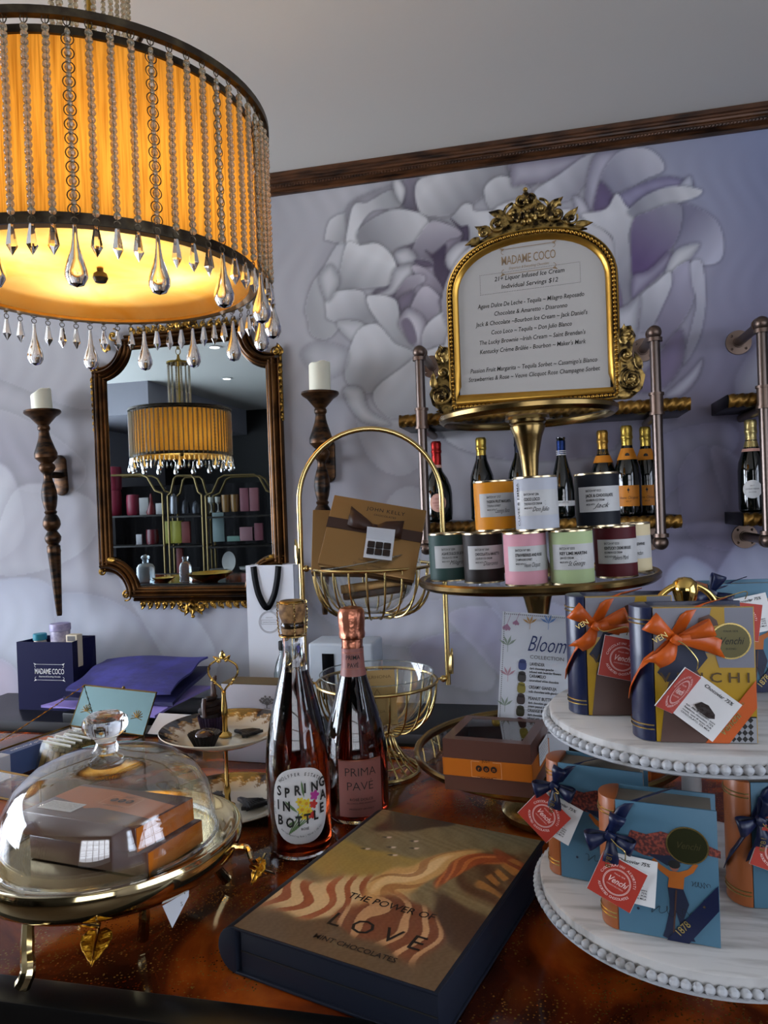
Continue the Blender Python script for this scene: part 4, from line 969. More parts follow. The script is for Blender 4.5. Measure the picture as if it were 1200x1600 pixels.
r3, zs3, an3 = rack(328, 432, 'wide dull brass arched rack on the right of the mirror reflection', 1)
def on_rack(px, lvl, builder, name, label, cat, zs_=zs1, fw=0, group=None):
    p = mir(px, shelf_px[lvl], 7.6); M = Tm(p.x, p.y, zs_[lvl]-.0015) @ Rz(an1+180)
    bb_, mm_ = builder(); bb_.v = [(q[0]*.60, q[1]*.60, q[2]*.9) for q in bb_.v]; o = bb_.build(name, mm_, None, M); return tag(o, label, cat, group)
def dk(c): return '#'+''.join('%02x' % int(int(c[i:i+2], 16)*.74) for i in (1, 3, 5))  # item colours darkened to stand in for dim light across the room
def bxm(w, d, h, c, nm): return lambda: (MB().box((0, 0, h/2), (w, d, h), bevel=.003), mat(nm, dk(c), .5))
def ltm(prof, c, nm, me_=0): return lambda: (MB().lathe(prof, 20), mat(nm, dk(c), .35, me_))
red, pnk, mint, yel = '#8c1030', '#c26a80', '#8fb7a8', '#a9a32a'
bag_ = lambda w, h, c, nm: lambda: (MB().lathe([(0, 0), (w*.42, 0), (w*.5, .02), (w*.52, h*.6), (w*.5, h*.9), (w*.46, h), (0, h*.97)], 18), mat(nm, dk(c), .5))
items = [
 (178, 0, bag_(.26, .30, red, 'crimson tin'), 'gift_tin', 'crimson round tin at the far left, lower of the stacked pair in the reflection', 'tin'),
 (208, 0, bag_(.22, .24, red, 'crimson tin'), 'gift_tin', 'crimson round tin beside the white box in the mirror reflection', 'tin'),
 (226, 0, bxm(.16, .1, .20, '#b7b2ae', 'pale gift box'), 'gift_box', 'pale box on the upper left rack shelf in the reflection', 'box'),
 (236, 0, ltm([(0, 0), (.08, 0), (.09, .03), (.03, .15), (.015, .24), (0, .25)], '#7e1c20', 'red decanter'), 'decanter', 'red decanter on the upper left rack shelf in the reflection', 'decanter'),
 (250, 0, bxm(.13, .08, .13, '#c9c4c0', 'white card'), 'gift_card', 'white card beside the decanter in the reflection', 'card'),
 (272, 0, ltm([(0, 0), (.07, 0), (.075, .05), (.06, .20), (.0, .24)], '#9c9ca0', 'silver tin', .6), 'silver_tin', 'silver tin on the middle rack in the reflection', 'tin'),
 (290, 0, ltm([(0, 0), (.07, 0), (.075, .05), (.05, .14), (.0, .17)], '#34363c', 'black pot', .3), 'candle_pot', 'small dark pot on the middle rack in the reflection', 'pot'),
 (306, 0, ltm([(0, 0), (.07, 0), (.075, .05), (.05, .12), (.0, .15)], '#4a4c54', 'grey pot', .3), 'candle_pot', 'grey pot at the right end of the middle rack in the reflection', 'pot'),
 (330, 0, ltm([(0, 0), (.035, 0), (.01, .03), (.01, .09), (.05, .12), (.055, .18), (0, .18)], '#c8c6b8', 'pale goblet'), 'goblet', 'pale goblet at the left of the right rack in the reflection', 'goblet'),
 (341, 0, ltm([(0, 0), (.035, 0), (.01, .03), (.01, .09), (.05, .12), (.055, .18), (0, .18)], '#c8c6b8', 'pale goblet'), 'goblet', 'pale goblet next to the gold cups in the reflection', 'goblet'),
 (353, 0, ltm([(0, 0), (.06, 0), (.07, .05), (.075, .20), (0, .20)], '#a8793a', 'gold cup'), 'gold_cup', 'left of two gold cups in the reflection', 'cup'),
 (367, 0, ltm([(0, 0), (.06, 0), (.07, .05), (.075, .20), (0, .20)], '#a8793a', 'gold cup'), 'gold_cup', 'right of two gold cups in the reflection', 'cup'),
 (383, 0, bxm(.15, .12, .27, '#a05a66', 'dusty pink gift box'), 'gift_box', 'dusty pink box beside the gold cups in the reflection', 'box'),
 (398, 0, bxm(.15, .12, .27, '#a8646c', 'rose gift box'), 'gift_box', 'dusty pink box at the right end of the top shelf in the reflection', 'box'),
 (265, 1, bxm(.17, .1, .26, yel, 'lime gift bag'), 'gift_bag', 'lime yellow bag on the left of the middle rack in the reflection', 'gift bag'),
 (278, 1, bxm(.17, .1, .26, '#b5ad2c', 'yellow gift bag'), 'gift_bag', 'yellow bag beside the coral bag in the reflection', 'gift bag'),
 (291, 1, bxm(.15, .1, .25, '#a04a44', 'coral gift bag'), 'gift_bag', 'coral bag on the middle rack in the reflection', 'gift bag'),
 (218, 1, bxm(.10, .08, .12, '#c4bfc0', 'white carton'), 'carton', 'small white carton on the second left shelf in the reflection', 'box'),
 (238, 1, ltm([(0, 0), (.10, 0), (.11, .08), (.10, .17), (0, .17)], '#6d1220', 'dark crimson tin'), 'gift_tin', 'dark crimson tin on the second left shelf in the reflection', 'tin'),
 (342, 1, bxm(.20, .04, .34, '#9fb4b2', 'pale framed print'), 'framed_print', 'pale framed print on the right rack in the reflection', 'picture'),
 (366, 1, bxm(.22, .16, .06, mint, 'mint gift box'), 'gift_box', 'mint green box at the bottom of the stack in the reflection', 'box'),
 (386, 1, bxm(.22, .16, .16, '#b9848a', 'blush gift box'), 'gift_box', 'blush and mint box beside the framed print in the reflection', 'box'),
 (405, 1, bxm(.14, .12, .20, '#9c5560', 'rose carton'), 'gift_box', 'rose box at the far right of the second shelf in the reflection', 'box'),
 (282, 2, bxm(.11, .08, .30, '#8f3a34', 'brick red carton'), 'carton', 'brick red tall carton on the lowest reflected shelf', 'box'),
 (298, 2, ltm([(0, 0), (.12, .01), (.15, .05), (.16, .06), (0, .03)], '#a8a6a4', 'silver dish', .5), 'serving_dish', 'silver dish on the middle rack in the reflection', 'dish'),
 (340, 2, ltm([(0, 0), (.08, .01), (.17, .03), (.18, .04), (0, .02)], '#c3c1bc', 'white dish'), 'serving_dish', 'white dish on the lowest right shelf in the reflection', 'dish'),
 (358, 2, lambda: (MB().lathe([(0, 0), (.11, .004), (.12, .014), (0, .008)], 24, M=Tm(0, 0, .12) @ Rx(80)), mat('white plate', '#c9c7c2', .3)), 'plate', 'white plate standing on edge in the reflection', 'plate'),
 (388, 2, ltm([(0, 0), (.10, .01), (.15, .03), (.16, .06), (0, .03)], '#bdbab4', 'white bowl'), 'serving_dish', 'white bowl at the right of the lowest shelf in the reflection', 'dish'),
]
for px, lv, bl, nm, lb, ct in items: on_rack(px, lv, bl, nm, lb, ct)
o = MB().lathe([(0, 0), (.08, 0), (.086, .02), (.09, .20), (.086, .24), (0, .25)], 18).build('gift_tin', mat('crimson tin', red, .5), None, Tm(*mir(196, 805, 7.6).xy, zs1[0]+.24)); tag(o, 'crimson round tin on top of another at the left of the reflection', 'tin')
o.location = (*mir(178, 805, 7.6).xy, zs1[0]+.27)
# items on a near table reflected at the foot of the looking glass
M_cg = thin_glass('pressed glass', (.9, .93, .95), 2.5)
def near(px, D=4.35): p = mir(px, 900, D); return (p.x, max(.68, min(1.2, p.y)), TZ+.0005)
for px, prof_, m_, nm, lb, ct in ((293, [(0, 0), (.05, 0), (.055, .004), (.10, .03), (.145, .062), (.150, .060), (.104, .024), (.05, .006), (0, .006)], MATS['brass'], 'brass_bowl', 'wide gold bowl on the counter, seen low in the wall mirror', 'bowl'),
  (249, [(0, 0), (.036, 0), (.040, .004), (.040, .10), (.030, .125), (.018, .135), (.017, .150), (.020, .152), (.020, .165), (0, .166)], mat('clear bottle glass back', '#e8eef0', .02, trans=.8), 'glass_jar', 'clear stoppered glass jar beside the gold bowl in the mirror', 'jar'),
  (196, [(0, 0), (.05, 0), (.058, .01), (.058, .10), (.045, .12), (.02, .13), (.02, .15), (.030, .165), (.020, .18), (0, .185)], mat('pale glass jar', '#b9c6cc', .05, trans=.5), 'glass_jar', 'pale lidded glass jar at the lower left of the mirror reflection', 'jar'),
  (228, [(0, 0), (.03, 0), (.034, .004), (.072, .03), (.076, .032), (.03, .006), (0, .006)], MATS['brass'], 'brass_dish', 'small gold dish left of the clear jar in the mirror', 'dish')):
    tag(MB().lathe(prof_, 32).build(nm, m_, None, Tm(*near(px, 4.5 if px < 240 else 4.35))), lb, ct)
M_panel = mat('dark curtain', '#141012', .8)
p = mir(300, 905, 8.6)
b = MB(); G = [[(x, .03*math.sin(x*26), z) for z in (.02, 1.85)] for x in np.linspace(-1.9, 1.9, 220)]; b.grid(G); o = b.build('dark_curtain', M_panel, None, Tm(p.x, p.y, 0) @ Rz(an1)); tag(o, 'dark pleated curtain behind the racks in the mirror reflection', 'curtain')
# ================================================================= three tier brass cake stand
M_brass = mat('antique brass', '#8d7447', .24, 1, bump=(40, .06, (1, 1, 8)), mix=('#5c4c30', 6, .4, .7))
M_gold = MATS['gold print']
M_polish = mat('polished brass', '#d3b063', .10, 1)
M_clear = thin_glass('clear plate glass', (.93, .96, .95), 1.6)
TILT = -1.3
SB = Vector((-.010, 1.029, TZ)); MS = Tm(*SB) @ Ry(TILT)
st = thing('cake_stand', 'three tier antique brass cake stand with glass plates carrying tins, frame and chocolate box', 'cake stand', M=MS)
MB().lathe([(0, 0), (.060, 0), (.066, .004), (.067, .012), (.061, .020), (.045, .026), (.028, .034), (.019, .048), (.016, .07), (.022, .088), (.030, .093), (0, .093)], 48).build('base_foot', M_brass, st, Ry(-TILT))
def plate_rim(r, z, h=.014):
    b = MB().lathe([(r-.006, z-.004), (r-.003, z-h*.5-.002), (r, z-h*.5), (r+.003, z-h*.3), (r+.0035, z+.001), (r+.001, z+.0035), (r-.003, z+.003), (r-.006, z)], 96, closed=True)
    return b
TIER = [(.099, .181), (.337, .161), (.562, .119)]
for i, (z, r_) in enumerate(TIER):
    plate_rim(r_, z).build('plate_rim', M_brass, st)
    b = MB().lathe([(0, z-.003), (r_-.004, z-.003)], 64); b.build('glass_plate', M_clear if i else thin_glass('smoked plate glass', (.55, .56, .56), 2.2), st, solid=0)
    MB().lathe([(0, z-.004), (.030, z-.004), (.031, z-.008), (0, z-.010)], 32).build('plate_boss', M_brass, st)
def stemsec(za, zb):
    h = zb-za
    return MB().lathe([(0, za), (.028, za), (.028, za+.005), (.020, za+.012), (.013, za+.04), (.0105, za+h*.45), (.0105, za+h*.62), (.013, zb-.055), (.019, zb-.028), (.0245, zb-.014), (.0235, zb-.010), (.0255, zb-.008), (.0255, zb-.004), (0, zb-.004)], 32)
stemsec(TIER[0][0], TIER[1][0]-.004).build('stem', M_brass, st); stemsec(TIER[1][0], TIER[2][0]-.004).build('stem', M_brass, st)

# ----- ice cream tins
def tin(px, D, lvl, c, title, sub, sig, label, num, turn=0, stack=0, group=None):
    p = at_d(px, 900, D); z = TIER[1][0]+.0005+stack; ML = MS.inverted(); q = ML @ Vector((p.x, p.y, SB.z+z)); M = MS @ Tm(q.x, q.y, z)
    H, R = .0665, .0262; r = thing('ice_cream_tin', label, 'tin', M=M, group=group); m = mat('tin card '+c, c, .5, spec=.2)
    MB().lathe([(0, .0005), (R-.002, .0005), (R-.0008, .0008), (R-.0008, .0022), (R, .0025), (R, H-.003), (R-.0006, H-.0026)], 40).build('tin_body', m, r)
    MB().lathe([(0, H-.0055), (R-.0035, H-.0055), (R-.003, H-.001), (R-.0015, H), (R+.0003, H-.0006), (R+.0004, H-.0025)], 40).build('lid', mat('tin metal lid', '#b9a887', .25, 1), r)
    MB().lathe([(R+.0004, .0004), (R+.0004, .0024), (R-.001, .0024), (R-.001, .0004)], 40, closed=True).build('bottom_rim', MATS['tin metal lid'], r)
    ax = math.degrees(math.atan2(-p.y, -p.x))-TILT*0+turn; w = cyl(R+.0004, 0, ax)
    W, h = .060, .0305; patch('label', mat('silver label paper', '#aeadab', .45), rect(W, h, .007, .034, 14), r, None, cyl(R+.0001, 0, ax))
    x = -.012
    text(r, None, [('BATCH Nº '+num, x, .0430, .0040, dict(w=.018, bold=.01)), (title, x, .0368, .0050, dict(w=min(.033, .0020*len(title)+.001), bold=.03)), (sub, x, .0318, .0036, dict(w=.00125*len(sub), bold=.015)), ('MADE WITH', x, .0268, .0030, dict(w=.010, bold=.01)), (sig, x+.0095, .0238, .0080, dict(w=.020, shear=.6))], M_ink, warp=w)
    polys('label_rules', M_greyink, [line((x, y), (x+.026, y), .00025) for y in (.0358, .0308)], r, None, w); return r
IC = ' ice cream tin '
tin(702, 1.01, 0, '#2f4540', 'AGAVE DULCE DE LECHE', 'TEQUILA ICE CREAM', 'Milagro', 'dark green'+IC+'at the left end of the bottom row', '0284', 8)
tin(757, .96, 0, '#211a17', 'CHOCOLATE & AMARETTO', 'LIQUEUR ICE CREAM', 'Disaronno', 'dark brown'+IC+'in the bottom row between green and pink', '0369', 4)
tin(823, .90, 0, '#c48b96', 'STRAWBERRIES AND ROSE', 'CHAMPAGNE SORBET', 'Veuve Clicquot', 'pink'+IC+'in the middle of the bottom row', '085')
tin(895, .885, 0, '#a3b384', 'KEY LIME MARTINI', 'GIN ICE CREAM', 'St George', 'pale lime green'+IC+'in the bottom row', '0355', -4)
tin(964, .93, 0, '#4a151b', 'KENTUCKY CREME BRULEE', 'BOURBON ICE CREAM', 'Makers Mark', 'maroon'+IC+'in the bottom row', '0333', -3)
tin(988, .985, 0, '#c9b993', 'THE LUCKY BROWNIE', 'IRISH CREAM', 'St Brendan', 'cream coloured'+IC+'half hidden behind the maroon one', '0310', -4)
tin(777, .96, 1, '#d0851c', 'PASSION FRUIT MARGARITA', 'TEQUILA SORBET', 'Casamigos Blanco', 'orange'+IC+'in the upper row', '2757', 6, .067)
t_ = tin(843, .89, 1, '#a9abb3', 'COCO LOCO', 'TEQUILA ICE CREAM', 'Don Julio', 'pale grey'+IC+'with vertical lettering in the upper row', '286', -6, .067)
text(t_, None, [('CUVEE & EMMA', -.0055, -.0215, .0050, dict(rot=90, w=.052, bold=.006))], M_ink, warp=lambda x, y, z: cyl(.0265, .034, math.degrees(math.atan2(-1, .05)))(x-.018, y-.006, z))
tin(938, .895, 1, '#15171d', 'JACK & CHOCOLATE', 'BOURBON ICE CREAM', 'Jack', 'black'+IC+'standing alone at the right of the upper row', '0325', -2, .067)

# ----- framed drinks menu
M_fr = mat('gilt picture frame', '#b98d3c', .3, .9, mix=('#8a6426', 8, .4, .7)); M_orn = mat('antiqued gilt carving', '#a88a4e', .33, .85, mix=('#241a0c', 110, .40, .60))
p = at_d(834, 640, .985); zt = (MS @ Vector((p.x-SB.x, p.y-SB.y, TIER[2][0]))).z
fr = thing('menu_frame', 'ornate arched gold picture frame holding the ice cream menu on the top tier', 'picture frame', M=Tm(p.x, p.y, zt+.0075) @ Rz(-6.5) @ FACE)
def fpath(hw, y0, ys, rise, n=26):
    return [(-hw, y0)]+[(-hw, y0+(ys-y0)*i/6) for i in range(1, 6)]+[(-hw*abs(math.cos(t))**.86*(1 if math.cos(t) > 0 else -1), ys+rise*abs(math.sin(t))**.92) for t in np.linspace(0, math.pi, n)]+[(hw, y0+(ys-y0)*i/6) for i in range(5, 0, -1)]+[(hw, y0)]
P = fpath(.1055, .010, .160, .070)
def offp(P, d):
    P = [Vector((p[0], p[1])) for p in P]; out = []; n = len(P)
    for i in range(n):
        t1 = (P[i]-P[i-1]).normalized(); t2 = (P[(i+1) % n]-P[i]).normalized(); t = (t1+t2).normalized(); nn = Vector((-t.y, t.x)); k = 1/max(.6, Vector((-t1.y, t1.x)).dot(nn)); out.append(tuple(P[i]+nn*d*k))
    return out
b = MB(); sweep(b, P[::-1], [(.0070, 0), (.0070, .003), (.0052, .005), (.0020, .0085), (.0002, .0090), (-.0008, .0078), (-.0010, .0050), (-.0070, .0050), (-.0072, .0080), (-.0085, .0084), (-.0095, .006), (-.0095, 0)], closed=True); b.build('frame_moulding', M_fr, fr, sharp=50)
b = MB(); sweep(b, P[::-1], [(-.0011, .0054), (-.0069, .0054)], closed=True); b.build('dark_channel', mat('dark bronze strip', '#1c140a', .5, .5), fr)  # dark strip laid along the channel under the bead row
def bead_path(b, pts, sp, r, closed=True, z=.012):
    pts = [Vector((q[0], q[1], q[2] if len(q) > 2 else z)) for q in pts]; segs = []
    L = 0; acc = [0]
    m_ = len(pts) if closed else len(pts)-1
    for i in range(m_): L += (pts[(i+1) % len(pts)]-pts[i]).length; acc.append(L)
    n = int(L/sp); out = []; rr = []
    for k in range(n*6+(0 if closed else 1)):
        s = k/(n*6)*L; j = max(0, min(m_-1, int(np.searchsorted(acc, s, 'right'))-1)); t = (s-acc[j])/max(1e-9, acc[j+1]-acc[j])
        out.append(pts[j].lerp(pts[(j+1) % len(pts)], t)); rr.append(r*max(.25, abs(math.sin(math.pi*k/6))**.6))
    b.tube(out, rr, 8, closed=closed)
b = MB(); bead_path(b, offp(P, .0040), .0056, .0027, z=.0075); b.build('bead_moulding', M_fr, fr)
pp_ = [(x*.95, max(y, .014) if y < .17 else .17+(y-.17)*.9) for x, y in fpath(.106, .010, .160, .070)]
b = MB(); b.prism(pp_, .003); b.build('menu_paper', mat('menu paper', '#a9a49e', .7), fr)
b = MB(); b.prism(fpath(.112, .004, .170, .070), .004, Tm(0, 0, -.005)); b.build('backing_board', M_black, fr)
b = MB()
for s in (-1, 1):
    scroll(b, (s*.018, .262), .014, 1.3, .0034, 90, -s, .008); scroll(b, (s*.040, .252), .013, 1.3, .0032, 60, s, .008); scroll(b, (s*.058, .243), .009, 1.2, .0026, 30, -s, .008)
    leaf(b, (s*.008, .250), 75 if s > 0 else 105, .028, .008, .009); leaf(b, (s*.026, .246), 60 if s > 0 else 120, .024, .007, .009); leaf(b, (s*.048, .240), 35 if s > 0 else 145, .026, .006, .008)
    leaf(b, (s*.064, .235), -10 if s > 0 else 190, .022, .005, .008); leaf(b, (s*.030, .262), 25 if s > 0 else 155, .022, .006, .008); scroll(b, (s*.006, .278), .008, 1.1, .0026, -60, s, .009)
leaf(b, (0, .272), 90, .020, .006, .009, 0); b.ball((0, .291, .009), .0035, 8, 6); b.ball((0, .254, .012), .005, 8, 6)
for k in range(6): b.ball((.0075*math.cos(k*1.047), .254+.0075*math.sin(k*1.047), .011), .0042, 8, 6)
b.prism([(-.078, .228), (-.05, .240), (-.03, .262), (-.008, .284), (.008, .284), (.03, .262), (.05, .240), (.078, .228)], .006, Tm(0, 0, .0)); b.build('carved_crest', M_orn, fr, sharp=60)
for s in (-1, 1):
    b = MB()
    b.prism([(s*x, y) for x, y in ([(.104, .0), (.125, .0), (.140, .012), (.144, .028), (.136, .044), (.128, .056), (.130, .068), (.134, .080), (.128, .094), (.116, .092), (.104, .075)][::s])], .008)
    scroll(b, (s*.126, .024), .015, 1.7, .0036, 100, s, .011, 34); scroll(b, (s*.122, .056), .009, 1.3, .003, -90, -s, .011); scroll(b, (s*.124, .082), .010, 1.5, .003, 60, s, .011)
    for k in range(8): leaf(b, (s*.126, .024), k*45+10, .010, .0036, .013, 0, 5)
    leaf(b, (s*.118, .070), 80 if s > 0 else 100, .026, .006, .012); leaf(b, (s*.138, .036), 100 if s > 0 else 80, .024, .005, .011); leaf(b, (s*.110, .004), 0 if s > 0 else 180, .024, .006, .012)
    b.build('carved_corner', M_orn, fr, sharp=60)
MP = Tm(0, 0, .0034); TAUPE = mat('taupe print', '#8d7458', .6)
coco_logo(fr, Tm(.0, .196, .0034), .50, TAUPE)
cy = lambda yc: .0135+(1160-yc)*.000262
rows = [(530, '21+ Liquor Infused Ice Cream', .094), (574, 'Individual Servings $12', .076), (664, 'Agave Dulce De Leche - Tequila ~ Milagro Reposado', .143), (710, 'Chocolate & Amaretto - Disaronno', .098), (757, "Jack & Chocolate ~Bourbon Ice Cream ~ Jack Daniel's", .150), (806, 'Coco Loco ~ Tequila ~ Don Julio Blanco', .108), (855, "The Lucky Brownie ~Irish Cream ~ Saint Brendan's", .142), (903, "Kentucky Crème Brûlée - Bourbon ~ Maker's Mark", .142), (1000, "Passion Fruit Margarita ~ Tequila Sorbet ~ Casamigo's Blanco", .170), (1045, 'Strawberries & Rose ~ Veuve Clicquot Rose Champagne Sorbet', .176)]
text(fr, MP, [(s, 0, cy(y)-.003, .0085, dict(align='CENTER', shear=.18, w=w, bold=.004)) for y, s, w in rows], M_ink)
polys('dotted_border', M_ink, [[(x, y), (x+.0009, y), (x+.0009, y+.0006), (x, y+.0006)] for y in (cy(503), cy(606)) for x in np.arange(-.067, .067, .0022)]+[[(x, y), (x+.0006, y), (x+.0006, y+.0009), (x, y+.0009)] for x in (-.067, .067) for y in np.arange(cy(606), cy(503), .0022)], fr, MP)

# ----- window box of chocolates and the leaflet on the bottom tier
M_cho = mat('cocoa brown card', '#5b3c33', .32, spec=.4, coat=.3); M_org = mat('burnt orange card', '#c0691c', .32, coat=.3)
M_wrap = thin_glass('cellophane', (.97, .97, .97), 1.6)
def ron_logo(parent, M, s, m):
    text(parent, M, [('JUST', 0, .0135*s, .008*s, dict(align='CENTER', bold=.004)), ('CHOCOLATE', 0, -.0175*s, .0062*s, dict(align='CENTER', bold=.004))], m)
    polys('logo_discs', m, [ell(.0060*s, .0060*s, x*s, .0015*s, 20) for x in (-.0145, 0, .0145)], parent, M)
    text(parent, M, [(c, x*s, -.0018*s, .011*s, dict(align='CENTER', bold=.01)) for c, x in (('r', -.0145), ('o', 0), ('n', .0145))], MATS['burnt orange card'], warp=lambda x, y, z: (x, y, .0009))
    w, h = .058*s, .030*s
    polys('logo_frame', mat('peach print', '#e6b48a', .5), [line((-w/2, -h/2), (-w/2, h/2), .0007*s), line((w/2, -h/2), (w/2, h/2), .0007*s)]+[line((sx*w/2, sy*h/2), (sx*w*.22, sy*h/2), .0007*s) for sx in (-1, 1) for sy in (-1, 1)], parent, M)
c = Vector((-.069, .896, 0)); zb = SB.z+TIER[0][0]+.002
bxr = thing('chocolate_box', 'square brown and orange chocolate box with clear lid on the bottom brass tier', 'chocolate box', M=Tm(c.x, c.y, zb-.0005) @ Ry(TILT) @ Rz(-11))
w, d, h = .106, .098, .060
b = MB()
for s in (-1, 1): b.box((s*(w/2-.001), 0, h/2), (.002, d, h)); 
for s in (-1, 1): b.box((0, s*(d/2-.001), h/2), (w-.004, .002, h))
b.box((0, 0, .001), (w-.004, d-.004, .002)); b.build('box_tray', M_cho, bxr)
b = MB()
for s in (-1, 1): b.box((s*(w/2+.0004), 0, h*.47), (.0012, d+.002, h*.34)); b.box((0, s*(d/2+.0004), h*.47), (w+.002, .0012, h*.34))
b.build('orange_sleeve', M_org, bxr)
b = MB()
for s in (-1, 1): b.box((s*(w/2-.006), 0, h+.0005), (.012, d, .0012)); b.box((0, s*(d/2-.006), h+.0005), (w-.024, .012, .0012))
b.build('lid_border', M_cho, bxr)
MB().box((0, 0, h+.0008), (w-.022, d-.022, .0004)).build('clear_lid', M_wrap, bxr)
ron_logo(bxr, Tm(0, -d/2-.0014, h*.47) @ FACE, .62, mat('dark brown print', '#24130c', .5))
patch('sticker', M_paper, rect(.052, .024, .012, .036), bxr, Tm(w/2+.0014, 0, 0) @ Rz(90) @ FACE)
text(bxr, Tm(w/2+.0020, 0, 0) @ Rz(90) @ FACE, [(s, -.011, .043-k*.0034, .0026, dict(w=.046)) for k, s in enumerate(['Ingredients: dark chocolate, sugar,', 'cocoa butter, cream, hazelnuts,', 'vanilla, sea salt. May contain', 'milk, soy and tree nuts.', 'Store in a cool dry place.'])], M_greyink)
b = MB(); M_ch = mat('dark chocolate', '#1e0f0a', .35, bump=(120, .4))
for i, (x, y, cc) in enumerate([(-.028, -.022, 0), (.002, -.024, 1), (.030, -.020, 2), (-.028, .010, 1), (.002, .008, 0), (.030, .010, 1), (-.02, .034, 0), (.014, .034, 2)]):
    o = MB().lathe([(0, 0), (.011, 0), (.0135, .006), (.013, .014), (.010, .020), (0, .022)], 16).build('bonbon', [M_ch, mat('milk chocolate', '#4c2614', .3), mat('gold dusted chocolate', '#7a6a2c', .4, .3)][cc], None, bxr.matrix_world @ Tm(x, y, .003))
    tag(o, ['round chocolate bonbon showing through the clear box lid'][0], 'bonbon', 'bonbons inside the clear lidded box')
# leaflet
a0, a1, a2 = at_y(775, 958, 1.03), at_y(885, 968, 1.03), 0
lf = thing('leaflet', 'white flower bordered price leaflet standing behind the clear lidded chocolate box', 'leaflet', M=Tm(.0, 0, 0))
pz = SB.z+TIER[0][0]+.004; pA = at_d(767, 1120, .955); 
Wc, Hc = .094, .188
lf.matrix_world = Tm(at_d(829, 1130, .955).x, at_d(829, 1130, .955).y, pz) @ Rz(1) @ Rx(90) @ Rx(-6) @ Rz(-4.5)
MB().box((0, Hc/2, 0), (Wc, Hc, .0008)).build('card', mat('white card stock', '#d5d8de', .55), lf)
ML = Tm(0, 0, .0008)
polys('perforated_edge', M_ink, [ell(.0007, .0007, x, Hc-.003, 8) for x in np.arange(-Wc/2+.003, Wc/2, .0026)]+[ell(.0007, .0007, -Wc/2+.003, y, 8) for y in np.arange(.01, Hc, .0026)], lf, ML)
BLU = mat('indigo print', '#2a3a6c', .5)
text(lf, ML, [('Bloom', .012, Hc-.050, .030, dict(align='CENTER', shear=.45, w=.050, bold=-.004))], BLU); text(lf, ML, [('COLLECTION', .014, Hc-.060, .0068, dict(align='CENTER', w=.044))], M_greyink)
ent = [('LAVENDER', 'dark chocolate ganache', 'infused with lavender flowers', '#2c3c78'), ('CARAMELIO', 'caramelized white chocolate', '', '#2a2422'), ('CREAMY GIANDUJA', 'milk chocolate with gianduja', '', '#8a7c1e'), ('PEANUT BUTTER TOFFEE', 'dark chocolate ganache with', 'cream peanut butter toffee', '#2a1010'), ('ORANGE BLOSSOM', 'dark chocolate ganache', 'infused with orange blossom', '#35321c'), ('ROSE WATER', 'dark chocolate ganache', 'infused with rose water', '#5a1028')]
y = Hc-.069
for t, l1, l2, cc in ent:
    text(lf, ML, [(t, -.008, y, .0058, dict(w=.0024*len(t), bold=.015)), (l1, -.008, y-.0052, .0042, dict(w=.00142*len(l1), bold=.022))]+([(l2, -.008, y-.0098, .0042, dict(w=.00142*len(l2), bold=.022))] if l2 else []), M_ink)
    polys('chocolate_picture', mat('print '+cc, cc, .4), [ell(.0055, .0062, -.0175, y-.001, 16, 3), ell(.0047, .003, -.0175, y+.0045, 12)], lf, ML); y -= .0158 if l2 else .0146
def sprig(px_, py_, col, kind, s=1.0):
    P = []
    if kind == 'f':
        for k in range(6): a = k*math.pi/3; P.append([(px_+.0016*s*math.cos(a), py_+.0016*s*math.sin(a)), (px_+.0075*s*math.cos(a-.28), py_+.0075*s*math.sin(a-.28)), (px_+.0088*s*math.cos(a), py_+.0088*s*math.sin(a)), (px_+.0075*s*math.cos(a+.28), py_+.0075*s*math.sin(a+.28))])
    if kind == 'l':
        for a in (40, 75, 115, 150): a = math.radians(a); P.append([(px_, py_), (px_+.007*s*math.cos(a-.2), py_+.007*s*math.sin(a-.2)), (px_+.013*s*math.cos(a), py_+.013*s*math.sin(a)), (px_+.007*s*math.cos(a+.2), py_+.007*s*math.sin(a+.2))])
        P.append(line((px_, py_-.008*s), (px_, py_+.006*s), .0006))
    if kind == 'b':
        for a in (235, 262, 290): a = math.radians(a); P.append([(px_, py_), (px_+.008*s*math.cos(a-.3), py_+.008*s*math.sin(a-.3)), (px_+.010*s*math.cos(a), py_+.010*s*math.sin(a)), (px_+.008*s*math.cos(a+.3), py_+.008*s*math.sin(a+.3))])
        P.append(line((px_, py_), (px_+.004, py_+.012*s), .0006))
    polys('printed_flower', mat('print '+col, col, .6), P, lf, ML)
for a in [(-.040, Hc-.016, '#a57a92', 'b'), (-.028, Hc-.010, '#a57a92', 'b', .8), (-.010, Hc-.014, '#b98d52', 'l', .9), (.014, Hc-.012, '#6d8fc2', 'l', 1), (.044, Hc-.012, '#a57a92', 'b', .9), (-.038, Hc-.045, '#8c9a8c', 'l', 1.1), (-.036, Hc-.085, '#b58a94', 'l', 1), (-.038, Hc-.125, '#8c9a8c', 'l', 1), (-.038, Hc-.152, '#c89a4a', 'f', 1), (-.042, Hc-.176, '#6d8fc2', 'l', .9)]: sprig(*a)
# second box behind
b2 = thing('chocolate_box', 'brown chocolate box at the back of the bottom brass tier beside the leaflet', 'chocolate box', M=Tm(.075, 1.085, zb+.004) @ Ry(TILT) @ Rz(-8))
MB().box((0, 0, .028), (.11, .095, .056), bevel=.001).build('carton_body', M_cho, b2); MB().box((0, 0, .026), (.1115, .0965, .020)).build('orange_sleeve', M_org, b2)

